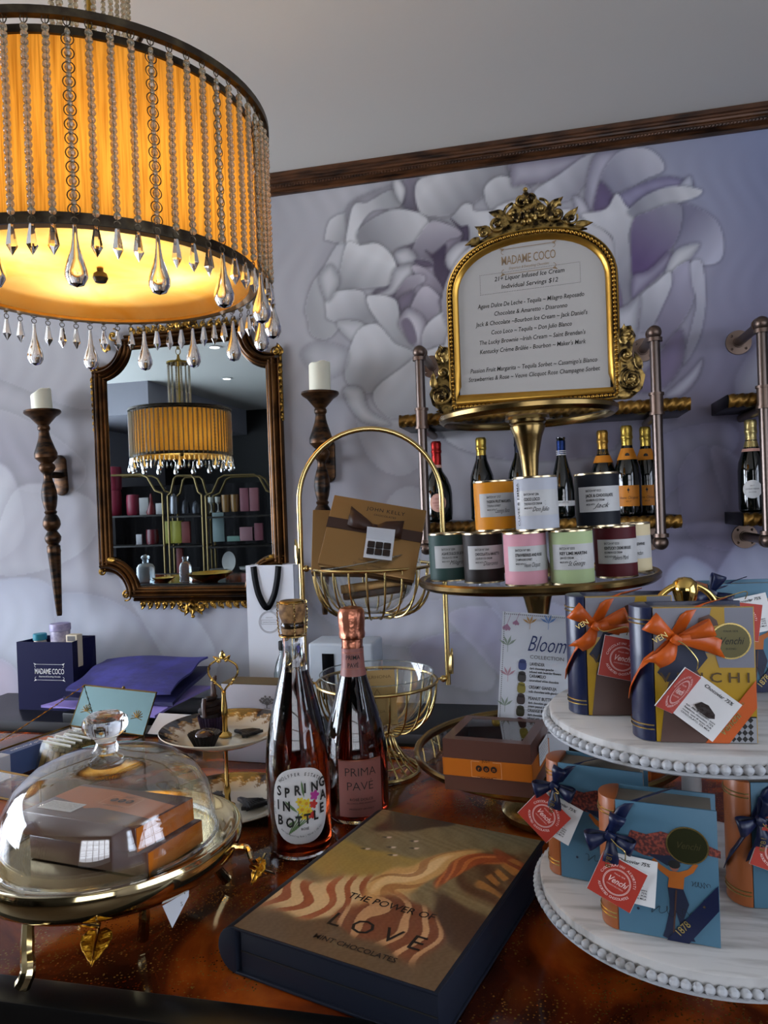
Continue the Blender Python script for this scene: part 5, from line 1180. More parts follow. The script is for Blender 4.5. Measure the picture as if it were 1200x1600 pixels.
# ================================================================= two tier wire basket stand
M_wire = mat('brushed gold wire', '#c9ae72', .22, 1)
bs_c = at_z(594, 1204, TZ); BR = thing('wire_basket_stand', 'two tier gold wire basket stand with tall arched handle', 'basket stand', M=Tm(bs_c.x, bs_c.y, TZ) @ Rz(12.7))
ZU, ZL, RB = .342, .150, .100
def ring(b, r, z, th, n=64): b.tube([(r*math.cos(t), r*math.sin(t), z) for t in np.linspace(0, 2*math.pi, n, endpoint=False)], th, 8, closed=True)
def ribs(prof, n, th, name):
    b = MB()
    for i in range(n):
        a = 2*math.pi*i/n+.06; b.tube([(r*math.cos(a), r*math.sin(a), z) for r, z in prof], th, 6)
    return b.build(name, M_wire, BR)
def bowlp(r, z, depth, rb, n=9): return [(rb+(r-rb)*math.cos(math.pi/2*i/n)**.62, z-depth*math.sin(math.pi/2*i/n)) for i in range(n+1)]
b = MB(); ring(b, RB, ZU, .0028); b.build('upper_ring', M_wire, BR); b = MB(); ring(b, RB, ZL, .0028); b.build('lower_ring', M_wire, BR)
ribs(bowlp(RB, ZU, .082, .030), 22, .0017, 'upper_ribs'); ribs(bowlp(RB, ZL, .080, .026)+[(.024, .058), (.030, .040), (.044, .020), (.060, .006), (.064, .004)], 22, .0017, 'lower_ribs')
b = MB(); ring(b, .030, ZU-.082, .002, 32); ring(b, .026, ZL-.080, .0024, 32); b.build('waist_ring', M_wire, BR)
b = MB(); ring(b, .065, .0032, .0032); ring(b, .048, .016, .0016); b.build('base_ring', M_wire, BR)
HWd = .119; zsP = .452
P = [(-HWd, 0, .140)]+[(-HWd, 0, .140+(zsP-.140)*i/5) for i in range(1, 5)]+[(-HWd*math.cos(t), 0, zsP+HWd*math.sin(t)) for t in np.linspace(0, math.pi, 30)]+[(HWd, 0, zsP-(zsP-.140)*i/5) for i in range(1, 6)]
MB().tube(P, .0044, 10).build('arched_handle', M_wire, BR)
for s in (-1, 1):
    for z in (ZU, ZL):
        b = MB().tube([(s*(RB+.002), 0, z), (s*HWd, 0, z)], .0022, 6); b.ball((s*(RB+.011), 0, z), .0058, 10, 8); b.build('ring_joint', M_wire, BR)
        b = MB(); leaf(b, (0, 0), 90, .042, .0085, 0, .1, 9); b.build('leaf_ornament', M_wire, BR, Tm(s*(HWd+.0045), -.001, z+.008) @ Rz(s*60) @ FACE @ Rz(-s*8))
M_bowl = thin_glass('clear bowl glass', (.97, .985, .98), 1.8)
def glass_bowl(label, M, r=.094, h=.088):
    o = thing('glass_bowl', label, 'glass bowl', M=M); MB().lathe([(0, 0), (.03, 0), (.034, .002), (.060, .018), (.082, .045), (r, h), (r+.001, h+.001), (r-.002, h), (.080, .045), (.058, .020), (0, .003)], 56).build('bowl', M_bowl, o)
    b = MB(); ring(b, r, h, .0009); b.build('rim', mat('glass rim', '#cfd8d6', .05, trans=.8), o); return o
MW = BR.matrix_world
glass_bowl('clear glass bowl tilted in the upper wire basket under the gold gift boxes', MW @ Tm(.004, 0, ZU-.074) @ Ry(-9))
glass_bowl('clear glass bowl sitting in the lower wire basket', MW @ Tm(0, 0, ZL-.076), .095, .090)
M_gb = mat('champagne gold paper', '#8f6c40', .34, .6, bump=(14, .25, (1, 5, 1))); M_br = mat('bronze brown card', '#3a2415', .4); M_brr = mat('brown satin ribbon', '#33190c', .5)
def pose(c, yaw, tilt, roll): return Tm(*c) @ Rz(yaw) @ Rx(90) @ Rx(-tilt) @ Rz(roll)
def gift_box(label, M, w=.150, h=.118, d=.030, deco=False):
    r = thing('gift_box', label, 'gift box', M=M)
    MB().box((0, 0, -.007), (w, h, .014), bevel=.0015).build('lid', M_gb, r); MB().box((0, 0, -d/2-.006), (w-.004, h-.004, d-.012), bevel=.001).build('box_base', M_br, r)
    if deco:
        b = MB().box((0, .012, .0004), (w+.001, .018, .0012)); b.box((-w/2-.0002, .012, -.008), (.0012, .018, .016)); b.box((w/2+.0002, .012, -.008), (.0012, .018, .016)); b.build('ribbon_band', M_brr, r)
        for s in (-1, 1):
            P = [(0, 0, .004), (s*.016, .004, .008), (s*.034, .010 if s < 0 else .004, .006), (s*.044, .016 if s < 0 else .006, .003)]; G = []
            for i, q in enumerate(P): wv = [.003, .007, .011, .012][i]; G.append([(q[0], q[1]+.012-wv*1.35, q[2]), (q[0], q[1]+.012, q[2]+.002), (q[0], q[1]+.012+wv*1.35, q[2])])
            MB().grid(G).build('bow_loop', M_brr, r, solid=.0008)
        MB().box((0, .012, .005), (.010, .009, .006), bevel=.002).build('bow_knot', M_brr, r)
        text(r, Tm(0, 0, .0003), [('JOHN KELLY', .012, .044, .0085, dict(align='CENTER', w=.062, sp=1.2)), ('CHOCOLATES', .012, .036, .0045, dict(align='CENTER', w=.036))], M_ink)
        text(r, Tm(0, 0, .0003), [('Dark Chocolate', .0, -.044, .0045, dict(align='CENTER', w=.03)), ('Chocolate Collection', .0, -.051, .0045, dict(align='CENTER', w=.044))], M_br)
    return r
ga = at_d(583, 838, 1.145); gb = gift_box('gold gift box with brown ribbon bow propped in the upper basket', pose(ga, 14, 26, -13), .152, .122, .032, True)
gift_box('plain gold gift box leaning behind the ribboned one in the upper basket', pose(at_d(556, 846, 1.20), 20, 22, -4), .145, .110, .030)
c_ = MB().box((0, 0, 0), (.044, .036, .0006)); tg = c_.build('picture_card', mat('white card stock', '#d5d8de'), None, gb.matrix_world @ Tm(.014, -.026, .014) @ Rx(-12) @ Rz(4)); tag(tg, 'small white card with a photo of dark chocolate squares hanging on the gold box', 'card')
b = MB()
for i in range(3):
    for j in range(2): b.box((-.0125+.0125*i, -.0065+.013*j, .0022), (.0115, .0118, .0028), bevel=.0015)
b.build('chocolate_picture', M_ch, tg); MB().box((0, 0, 0), (.044, .020, .0006)).build('folded_flap', MATS['white card stock'], tg, Tm(0, .0235, .008) @ Rx(58))
gift_box('dark bronze gift box lying low in the upper basket under the gold ones', MW @ Tm(.0, .0, ZU-.026) @ Ry(-6) @ Rx(-8), .105, .085, .024)
# kraft card in the lower bowl
kc = thing('recipe_card', 'tan folded card standing in the lower glass bowl', 'card', M=pose(at_d(590, 1090, 1.16), 6, 8, 3)); MB().box((0, 0, 0), (.060, .086, .0010)).build('card', mat('tan kraft card', '#a98a55', .6), kc)
text(kc, Tm(0, 0, .0008), [('VALRHONA', 0, .030, .007, dict(align='CENTER', w=.048)), ('COCOA', 0, -.024, .006, dict(align='CENTER', w=.022))], mat('tan print', '#6e5328', .6)); polys('triangle', MATS['tan print'], [line((-.008, 0), (0, .013), .0008), line((0, .013), (.008, 0), .0008), line((-.008, 0), (.008, 0), .0008)], kc, Tm(0, 0, .0008))
# ================================================================= two front bottles of rosé
M_glassb = mat('clear bottle glass thick', '#f4f6f4', .0, trans=1, ior=1.5)
M_wine = mat('rosé wine', '#8a3417', .0, trans=1, ior=1.36)
M_winec = mat('dark rosé wine', '#6a1c10', .0, trans=1, ior=1.36)
def shrink(p, d): return [(max(0, r-d), z) for r, z in p]
def rose_bottle(name, label, loc, prof, fill_z, wine):
    r = thing(name, label, 'bottle', loc); n = len(prof)
    MB().lathe([(0, 0)]+prof, 48).build('bottle_glass', M_glassb, r)
    body = [(max(0.0, q[0]-.0022), max(q[1], .006)) for q in prof if q[1] < fill_z]
    lo = [q for q in prof if q[1] < fill_z][-1]; hi = [q for q in prof if q[1] >= fill_z][0]; t = (fill_z-lo[1])/(hi[1]-lo[1]); rf = lo[0]+(hi[0]-lo[0])*t-.0022
    MB().lathe([(0, .012), (.020, .008)]+body[1:]+[(rf, fill_z), (0, fill_z)], 40).build('wine', wine, r)
    return r
q = at_z(470, 1323, TZ)
prof = [(.030, 0), (.038, .001), (.0405, .006), (.0412, .012), (.0412, .120), (.0395, .140), (.0350, .165), (.0290, .190), (.0225, .215), (.0170, .235), (.0148, .248), (.0140, .262), (.0140, .286), (.0155, .288), (.0155, .293), (.0140, .295), (.0140, .300), (.012, .3005), (0, .3005)]
B1 = rose_bottle('wine_bottle', 'clear bottle of sparkling rosé with a big rounded white label of daffodils', (q.x, q.y, TZ), prof, .232, M_wine)
ax1 = math.degrees(math.atan2(-q.y, -q.x))
M_cork = mat('cork', '#9a7448', .75, mix=('#5f4226', 120, .4, .65))
MB().lathe([(.0125, .286), (.0150, .289), (.0165, .296), (.0150, .302), (.0155, .308), (.0180, .314), (.0190, .322), (.0185, .330), (.0150, .334), (0, .335)], 28).build('cork', M_cork, B1, Matrix.Diagonal((.93, .93, .965, 1)))
b = MB()
for k in range(4):
    a = k*math.pi/2+.5; P = []
    for i in range(24): t = i/23; rr = .0172+.0022*math.sin(t*2.4); P.append((rr*math.cos(a)+.0007*math.cos(t*60), rr*math.sin(a)+.0007*math.sin(t*60), .276+.046*t))
    b.tube(P, .0009, 5)
b.tube([(.0170*math.cos(t), .0170*math.sin(t), .277) for t in np.linspace(0, 2*math.pi, 28, endpoint=False)], .0011, 6, closed=True)
b.tube([(.018*math.cos(t), .018*math.sin(t), .320+.0006*math.sin(9*t)) for t in np.linspace(0, 2*math.pi, 28, endpoint=False)], .0008, 5, closed=True)
b.build('wire_cage', M_wire, B1); MB().lathe([(0, .3235), (.0150, .3228), (.0165, .321), (.0165, .3200)], 24).build('cage_cap', MATS['old gilding'], B1)
w = cyl(.0414, 0, ax1+3)
patch('label', mat('white bottle label', '#d3d1cf', .5), ell(.0375, .0475, 0, .070, 44, 2.6), B1, None, w, rings=6)
S_ = [('S', -.026, .086, 5), ('P', -.0165, .084, 0), ('R', -.0050, .0865, 0), ('I', .006, .0885, 0), ('N', .0145, .0885, -8), ('G', .0250, .0915, -14), ('I', -.0265, .0685, 0), ('N', -.0195, .067, 0), ('A', .0265, .075, -10), ('B', -.0265, .0495, -4), ('O', -.0160, .0465, 0), ('T', -.0045, .0480, 0), ('T', .0055, .0500, 0), ('L', .0165, .0525, -6), ('E', .0250, .0590, -14)]
text(B1, None, [(c, x-.0025, y-.0012, .0168, dict(rot=-r_*0, sx=.74, bold=.03)) for c, x, y, r_ in S_], M_ink, warp=lambda x, y, z: w(x, y, z+.0030))
text(B1, None, arc_items('WÖLFFER ESTATE', -.001, .072, .0365, .0058, 88, 1.0, sx=.8, bold=.01)+arc_items('2022 750', 0, .070, .034, .0030, 185, 1.0, bold=.01)+[('ROSÉ', -.001, .0400, .0042, dict(bold=.01))]+arc_items('American Sparkling Rosé | 750 ml | 12% alc', 0, .074, .0425, .0032, 270, .62, True, sx=.8), M_ink, warp=lambda x, y, z: w(x, y, z+.0008))
def petal(cx, cy, a, L, wd): ca, sa = math.cos(a), math.sin(a); return [(cx+x*ca-y*sa, cy+x*sa+y*ca) for x, y in ((0, 0), (L*.35, -wd), (L*.8, -wd*.7), (L, 0), (L*.8, wd*.7), (L*.35, wd))]
YEL, YE2, RDF, PKF = mat('daffodil yellow', '#d9bf2c', .5), mat('daffodil amber', '#c98f1e', .5), mat('coral flower', '#b8322a', .5), mat('magenta flower', '#b03a8c', .5)
GRN = mat('stem green', '#5f7a4c', .5)
st_ = []
for k in range(5): x0, y0, x1, y1 = -.016+.002*k, .035+.0015*k, -.002+.005*k, .068-.002*k; P = [(x0+(x1-x0)*t+.003*math.sin(t*3), y0+(y1-y0)*t**.8) for t in np.linspace(0, 1, 8)]; st_ += [line(P[i], P[i+1], .0014) for i in range(7)]
st_ += [petal(-.004, .062, 2.4, .022, .0018), petal(.004, .080, 1.7, .022, .0015), petal(-.006, .052, 3.6, .012, .0018)]
polys('flower_stems', GRN, st_, B1, None, w, .0010)
for i, (fx, fy, s) in enumerate([(-.001, .076, .0058), (.0065, .073, .0066), (.001, .066, .0066), (.0085, .063, .0058), (.004, .058, .006)]):
    polys('daffodil', YEL, [petal(fx, fy, k*math.pi/3+i, s, s*.32) for k in range(6)], B1, None, w, .0013+.0002*i); polys('daffodil_centre', YE2, [ell(s*.33, s*.33, fx, fy, 12)], B1, None, w, .0024)
for fx, fy, m_, s in ((.0155, .070, RDF, .0060), (.0175, .081, PKF, .0068), (.013, .057, RDF, .005)): polys('blossom', m_, [petal(fx, fy, k*1.2566, s, s*.38) for k in range(5)], B1, None, w, .0016)
# second bottle
q = at_z(560, 1270, TZ); ax2 = math.degrees(math.atan2(-q.y, -q.x))
prof = [(.030, 0), (.041, .001), (.0440, .006), (.0450, .014), (.0450, .088), (.0435, .105), (.0390, .130), (.0315, .158), (.0235, .185), (.0175, .205), (.0145, .222), (.0138, .240), (.0138, .262), (.0150, .264), (.0150, .270), (.012, .276), (0, .2765)]
B2 = rose_bottle('wine_bottle', 'flared rosé bottle with crinkled copper foil top and square dusty pink label', (q.x, q.y, TZ), prof, .212, M_winec)
M_cop = mat('crinkled copper foil', '#b9765c', .30, .95, bump=(70, 1.0)); M_rlab = mat('dusty rose label', '#8f5a52', .45)
def crink(a, z): return 1+.04*math.sin(a*7+z*300)*math.sin(z*420+a*3)+.02*math.sin(a*13+z*900)
b = MB().lathe([(.0150, .226), (.0150, .245), (.0155, .256), (.0180, .258), (.0186, .263), (.0180, .268), (.0186, .276), (.0195, .288), (.0190, .296), (.0160, .301), (.008, .303), (0, .3035)], 40, fn=crink); b.build('copper_foil', M_cop, B2, Matrix.Diagonal((1, 1, .985, 1)))
MB().lathe([(.0192, .201), (.0170, .2125), (.0162, .226), (.0160, .240), (.0156, .240), (.0158, .226), (.0166, .2125), (.0188, .201)], 32, closed=True).build('neck_label', M_rlab, B2)
wn = cyl(.0172, 0, ax2); text(B2, None, [('PRIMA', 0, .2250, .0088, dict(align='CENTER', w=.0205, bold=.01)), ('PAVÉ', 0, .2140, .0088, dict(align='CENTER', w=.0155, bold=.01))], M_ink, warp=wn)
polys('neck_rules', MATS['crinkled copper foil'], [line((x*.0015, y), (x*.0015+.0015, y), .0006) for y in (.2115, .2345) for x in range(-11, 11)], B2, None, wn)
w2 = cyl(.0453, 0, ax2+4); patch('label', M_rlab, rect(.064, .078, .002, .052, 10), B2, None, w2, rings=6)
polys('label_top_edge', MATS['crinkled copper foil'], [line((x, .0915), (x+.0032, .0915), .0014) for x in np.arange(-.030, .034, .0032)], B2, None, w2, .0008)
w3 = lambda x, y, z: w2(x, y, z+.0008)
text(B2, None, [('PRIMA', .0015, .0700, .0165, dict(align='CENTER', w=.043, bold=-.012)), ('PAVÉ', .0005, .0505, .0165, dict(align='CENTER', w=.036, bold=-.012)), ('ROSÉ DOLCE', .002, .0360, .0048, dict(align='CENTER', w=.032, bold=.01)), ('ALCOHOL-FREE SPARKLING', .002, .0315, .0030, dict(align='CENTER', w=.040)), ('PRODUCT OF ITALY', .002, .0235, .0028, dict(align='CENTER', w=.034, bold=.01))], M_ink, warp=w3)

# ================================================================= chocolate box shaped like a book
ang = -16.5; c = Vector((-.1640, .7455, TZ)); BW, BL, BH = .223, .293, .045
pb = thing('book_box', 'large slate book shaped chocolate box with a painted olive and amber cover', 'chocolate box', M=Tm(c.x, c.y, c.z+.0006) @ Rz(ang))
M_slate = mat('slate blue board', '#171b26', .5, spec=.25)
b = MB().box((.006, 0, BH/2), (BW-.016, BL-.006, BH-.005), bevel=.001); b.build('inner_tray', M_slate, pb)
MB().box((.004, 0, BH-.0015), (BW-.008, BL, .003), bevel=.0008).build('cover_board', M_slate, pb); MB().box((.004, 0, .0015), (BW-.008, BL, .003), bevel=.0008).build('bottom_board', M_slate, pb)
out = [(-BW/2+.010, 0)]+[(-BW/2+.010-.022*math.sin(t), BH/2-BH/2*math.cos(t)) for t in np.linspace(.1, math.pi-.1, 14)]+[(-BW/2+.010, BH)]
b = MB().prism(out, BL, Tm(0, BL/2, 0) @ Rx(90), bevel=.001); b.build('rounded_spine', M_slate, pb)
MB().box((.006, -BL/2+.0026, BH*.50), (BW-.018, .0012, .0012)).build('drawer_seam', M_ink, pb)
nx_, ny_ = 230, 300; U, V = np.meshgrid(np.linspace(0, 1, nx_), np.linspace(0, 1, ny_), indexing='ij')
PU = np.c_[U.ravel()*100, V.ravel()*130]
def cov(P):
    """marbled swirls in olive, gold, cream, terracotta and umber"""
    x, y = P[:, 0], P[:, 1]
    wx = 6*np.sin(y*.085+1)+3.5*np.sin(x*.13+y*.05)+2*np.sin(y*.21-x*.09); wy = 5*np.sin(x*.07+.4)+3*np.sin(y*.11+x*.06+2)+1.6*np.sin(x*.23+y*.12)
    X, Y = x+wx, y+wy
    def bl(cx, cy, rx, ry, a=0, p=2): ca, sa = np.cos(a), np.sin(a); u, v = (X-cx)*ca+(Y-cy)*sa, -(X-cx)*sa+(Y-cy)*ca; return 1/(1+np.exp(9*((np.abs(u/rx)**p+np.abs(v/ry)**p)-1)))
    def mx(c, col, w): return c*(1-w[:, None])+np.array(col, float)*w[:, None]
    st = lambda k, ph, sh=0: .5+.5*np.sin(k*(X*np.cos(sh)+Y*np.sin(sh))+ph+1.5*np.sin(Y*.16))
    c = np.tile(np.array([128., 112, 78]), (len(P), 1)); c += (6*np.sin(x*.4+y*.9+3*np.sin(y*.3)))[:, None]
    c = mx(c, (168, 138, 66), bl(24, 74, 46, 15, .05)*(.75+.25*st(.05, 1, 1.5)))
    c = mx(c, (96, 74, 50), bl(50, 8, 90, 24)); c = mx(c, (70, 48, 32), bl(92, 44, 26, 16, -.3)); c = mx(c, (64, 46, 32), bl(26, 128, 24, 12, .5)); c = mx(c, (84, 54, 34), bl(96, 92, 20, 26, .3)*(.5+.5*st(.5, 2, .9)))
    f = bl(22, 40, 30, 20, .35); c = mx(c, (222, 186, 134), f*.95); c = mx(c, (150, 74, 40), f*(st(.62, 0, .35) > .62)*.9)
    f = bl(62, 28, 30, 13, -.3); c = mx(c, (120, 66, 40), f*.95); c = mx(c, (206, 160, 112), f*(st(.75, 2, .6) > .72)*.85)
    f = bl(56, 70, 34, 9.5, 1.02); c = mx(c, (214, 166, 100), f*.95); c = mx(c, (236, 202, 146), bl(54, 68, 26, 4.2, 1.02)*.8); c = mx(c, (150, 92, 48), f*(st(.45, 1, -.6) > .86)*.6)
    f = bl(78, 86, 26, 5.5, 1.25); c = mx(c, (158, 76, 38), f*.9); c = mx(c, (204, 126, 66), f*(st(1.1, 0, 0) > .7)*.7); c = mx(c, (138, 66, 38), bl(88, 106, 16, 5, -.4)*.85)
    c = mx(c, (176, 120, 60), bl(94, 92, 5, 20, .25)*.8*(st(.9, 1, 1.3) > .35))
    g = (np.sin(x*1.7+3*np.sin(y*.7))*np.sin(y*1.3+2*np.sin(x*.5)))[:, None]; return c+g*5
L_ = []
for x, y in ((20, 100), (28, 91), (36, 102), (16, 84), (40, 95), (33, 84)): L_.append(dict(p=[(x, y), (x+2.4, y+1.4), (x+3, y), (x+1.5, y-1)], c=(214, 192, 172), soft=.8)); L_.append(dict(p=[(x-2.2, y-1), (x, y+.3), (x+.4, y-1)], c=(52, 42, 32), soft=.8))
pc = np.clip(paint(PU, cov, L_)*1.08, 0, 255)
b = MB(); b.grid([[(-BW/2+.008+u*(BW-.012), -BL/2+.001+v*(BL-.002), .0) for v in np.linspace(0, 1, ny_)] for u in np.linspace(0, 1, nx_)])
b.build('printed_cover', vmat('painted cover print', .42, coat=.15), pb, Tm(0, 0, BH+.0003), cols=srgb_cols(pc))
def on_cover(x, y): v = pb.matrix_world.inverted() @ at_z(x, y, TZ+BH); return v.x, v.y
M_brp = mat('sepia print', '#180a06', .5)
x0, y0 = on_cover(610, 1418); x1, y1 = on_cover(582, 1462); x2, y2 = on_cover(552, 1484)
text(pb, Tm(0, 0, BH+.0008), [('THE POWER OF', x0, y0-.004, .0145, dict(align='CENTER', w=.096, bold=.006)), ('L O V E', x1, y1-.004, .030, dict(align='CENTER', w=.098, bold=.0)), ('MINT CHOCOLATES', x2, y2-.002, .0095, dict(align='CENTER', w=.086, bold=.008))], M_brp)

# ================================================================= cloche on its gilded branch tray
M_pol = MATS['polished brass']; M_poln = mat('pale polished metal', '#cdb98a', .09, 1)
tc_ = Vector((-.474, .701, TZ)); CL = thing('cake_tray', 'polished brass footed tray on twig legs with gilded leaves', 'tray', M=Tm(*tc_)); TT = Tm(0, 0, .082) @ Rx(-1.5) @ Ry(-2.0)
MB().lathe([(0, 0), (.100, 0), (.116, .001), (.126, .006), (.132, .0105), (.1365, .0105), (.1385, .006), (.1375, -.004), (.132, -.015), (.121, -.023), (.105, -.026), (0, -.026)], 96).build('tray_dish', M_poln, CL, TT)
def twig(pts, r0, r1, nm='twig_leg', m=M_poln):
    P = catmull([tuple(p) for p in pts], 5, False); n = len(P); return MB().tube(P, [r0+(r1-r0)*i/(n-1)+.0003*math.sin(i*1.9) for i in range(n)], 8).build(nm, m, CL)
def loc_(x, y, z): return Vector((*at_z(x, y, z).xy, z))-tc_
f1 = loc_(34, 1542, TZ+.0085)
twig([(-.028, -.100, .066), tuple(f1*.5+Vector((-.010, -.052, .030))), tuple(f1+Vector((.004, .004, .012))), tuple(f1)], .0055, .0075)
twig([(.075, .065, .066), (.082, .073, .03), (.092, .082, .0075)], .005, .0065); twig([(-.085, .060, .066), (-.095, .068, .03), (-.105, .078, .0075)], .005, .0065); twig([(.070, -.055, .066), (.062, -.045, .03), (.055, -.038, .0075)], .005, .0065)
g1 = loc_(152, 1470, TZ+.040)
twig([(.012, -.118, .066), tuple((Vector((.012, -.118, .066))+g1)*.5+Vector((0, 0, .008))), tuple(g1+Vector((-.006, .010, .008)))], .003, .0025, 'twig')
def big_leaf(M, s=1):
    b = MB(); G = []
    for i in range(12):
        t = i/11; ww = .017*s*(math.sin(math.pi*min(1, t*.95+.05)**.62))*(1-t*.15)+.0002; row = []
        for k in range(9): v = -1+k/4; row.append((ww*v, -t*.046*s, .004*s*abs(v)*(1-t)-.0012*math.sin(t*26)*(abs(v) > .2)+.0015*(k == 4)))
        G.append(row)
    b.grid(G); o = b.build('gilded_leaf', mat('hammered gold leaf', '#c9952e', .28, 1, bump=(260, 1.0)), CL, M, solid=.0012); MB().tube([(0, .010*s, .001), (0, -.02*s, .0022), (0, -.047*s, .001)], [.0016, .0013, .0006], 6).build('leaf_vein', M_poln, o); return o
big_leaf(Tm(*g1) @ Tm(-.004, .008, .004) @ Rz(25) @ Rx(14), .86)
g2 = loc_(400, 1350, TZ+.045)
twig([(.128, .020, .078), (.146, .022, .078), (.156, .012, .070), tuple(g2+Vector((.004, .0, -.002)))], .0035, .003, 'twig'); twig([tuple(g2+Vector((-.004, -.006, .0))), tuple(loc_(428, 1366, TZ+.022))], .0024, .002, 'twig')
big_leaf(Tm(*g2) @ Tm(.004, .012, .0) @ Rz(-30) @ Rx(52) , .62)
g3 = Vector((-.125, -.050, .055)); twig([(-.12, -.03, .070), (-.13, -.06, .058), (-.105, -.082, .056)], .003, .0025, 'twig'); big_leaf(Tm(-.120, -.050, .062) @ Rz(-40) @ Rx(20), .9)
# price tag hanging from the tray
tq = at_z(283, 1396, TZ+.066); tg = thing('price_tag', 'small white price tag hanging from the edge of the brass tray', 'price tag', M=Tm(*tq) @ Rz(10) @ Rx(90))
MB().prism([(-.019, -.012), (.008, .003), (.0075, -.003), (-.010, -.034)], .0005).build('tag_card', mat('white card stock', '#d5d8de'), tg, Tm(0, 0, 0)); MB().tube([(.004, .0, .001), (.004, .012, .001)], .0005, 5).build('string', M_greyink, tg)
text(tg, Tm(0, 0, .0008), [('5', -.001, -.012, .006, {})], M_greyink)
# cloche
DM = tag(bpy.data.objects.new('glass_cloche', None), 'clear glass dome with round knob covering two chocolate boxes on the brass tray', 'cloche'); COL.objects.link(DM); DM.matrix_world = Tm(*tc_) @ TT @ Tm(-.004, .002, .0016)
M_dome = thin_glass('cloche glass', (.975, .985, .985), 2.6)
dp = [(.1135, 0), (.1145, .002), (.1125, .012), (.1120, .028), (.1060, .052), (.0930, .073), (.0730, .088), (.0480, .097), (.0250, .101), (.0140, .103)]
MB().lathe(dp, 80, fn=lambda a, z: 1+.003*math.sin(3*a+z*40)).build('dome', M_dome, DM); MB().lathe([(r-.0026, z) for r, z in dp], 80, fn=lambda a, z: 1+.004*math.sin(2*a-z*60)).build('dome_inner_face', M_dome, DM)
MB().lathe([(.1105, 0), (.1145, 0), (.1150, .0025), (.1130, .0045), (.1105, .003)], 80, closed=True).build('dome_lip', MATS['clear bottle glass thick'], DM)
MB().lathe([(0, .0995), (.016, .1000), (.0125, .104), (.0105, .110), (.0125, .114), (.0205, .120), (.0245, .127), (.0235, .135), (.0160, .141), (0, .1425)], 40).build('knob', MATS['clear bottle glass thick'], DM)
# stacked boxes under the cloche
def ron_long(label, M, logo):
    r = thing('chocolate_box', label, 'chocolate box', M=M); w, d, h = .160, .084, .0245
    MB().box((0, 0, h/2), (w, d, h), bevel=.0012).build('carton_body', M_cho, r)
    MB().box((w/2+.0002, 0, h/2), (.0012, d-.002, h-.002)).build('orange_end', M_org, r)
    if logo:
        P = [(-w/2, .008), (-w/2, .036), (w/2, .036), (w/2, -.012)]; P = [(-w/2+.001, .034), (-.02, .034), (w/2-.001, .016), (w/2-.001, -.020), (.03, -.014), (.0, -.012), (-.015, -.0175), (-.03, -.010), (-w/2+.001, .000)]
        polys('orange_band', M_org, [P[::-1]], r, Tm(0, 0, h), None, .0003)
        ron_logo(r, Tm(.012, .008, h+.0006), .75, MATS['dark brown print'])
        patch('sticker', M_paper, rect(.050, .022, -.045, -.020), r, Tm(0, 0, h+.0002)); text(r, Tm(0, 0, h+.0008), [(s, -.068, -.0135-.0030*k, .0024, dict(w=.045)) for k, s in enumerate(['Bonbons assorted. Ingredients: dark', 'chocolate, cream, sugar, butter,', 'hazelnut, almond, vanilla. May', 'contain nuts, milk and soy.', 'Keep in a cool dry place 18C'])], M_greyink)
    return r
zt_ = tc_.z+.082+.0015; c0 = at_z(172, 1255, TZ+.082+.052)
MDT = Tm(*tc_) @ TT
LB = MDT.inverted() @ Vector((c0.x, c0.y, tc_.z+.084))
ron_long('lower brown and orange chocolate box under the glass dome', MDT @ Tm(LB.x+.006, LB.y+.001, .0008) @ Rz(-11), False); ron_long('upper brown and orange chocolate box under the glass dome, with the cream sticker', MDT @ Tm(LB.x-.001, LB.y-.002, .0263) @ Rz(-12.5), True)

# ================================================================= two tier plate stand
M_chn = mat('cream china', '#cfc6b0', .12, coat=.5); M_pg = MATS['polished brass']
pc_ = at_z(356, 1252, TZ+.014); PS = thing('tiered_plate_stand', 'two tier china plate stand with gold stem and scrolled loop handle', 'plate stand', (pc_.x, pc_.y, TZ))
def plate(z, R):
    def base(P):
        r = np.hypot(P[:, 0], P[:, 1])/R; a = np.arctan2(P[:, 1], P[:, 0]); e = .80+.050*np.sin(a*18)+.026*np.sin(a*36+1)+.012*np.sin(a*90); c = np.tile(np.array([206., 198, 178]), (len(P), 1))
        c[r > e] = (128, 98, 58); c[r > e+.045] = (206, 198, 178); c[r > e+.060] = (150, 112, 62); c[r > e+.085] = (26, 24, 34); c[(r > .97)] = (60, 48, 40)
        s = (np.sin(a*18+2.1) > .75) & (r > .70) & (r < .79) & (np.sin(r*160+a*70) > .1); c[s] = (150, 128, 100); return c
    b = MB(); n = 180; rs = [0, .2, .4, .55, .60]+list(np.linspace(.63, 1.0, 20)); G = [[(R*q*math.cos(a), R*q*math.sin(a), z+.0015+(.0 if q < .6 else .016*((q-.6)/.4)**1.15)) for q in rs] for a in np.linspace(0, 2*math.pi, n, endpoint=False)]
    b.grid(G, wrap=True); P = np.array([(v[0], v[1]) for v in b.v]); o = b.build('china_plate', vmat('gilt edged china print', .12, coat=.5), PS, cols=srgb_cols(base(P)))
    MB().lathe([(0, z-.002), (R*.55, z-.002), (R*.60, z-.0015), (R, z+.0155), (R+.0008, z+.0168), (R, z+.0178)], 96).build('plate_underside', M_chn, o)
plate(.004, .098); plate(.108, .094)
b = MB().lathe([(0, .005), (.010, .006), (.011, .009), (.005, .013), (.004, .022), (.0052, .030), (.0030, .040), (.0026, .085), (.0045, .098), (.007, .104), (0, .105)], 20).lathe([(0, .110), (.0095, .1105), (.010, .113), (.0045, .118), (.0038, .130), (.0048, .150), (.0030, .170), (.0034, .176), (0, .178)], 20); b.build('stem', M_pg, PS)
b = MB(); MH = Tm(0, 0, 0) @ Rz(10) @ FACE
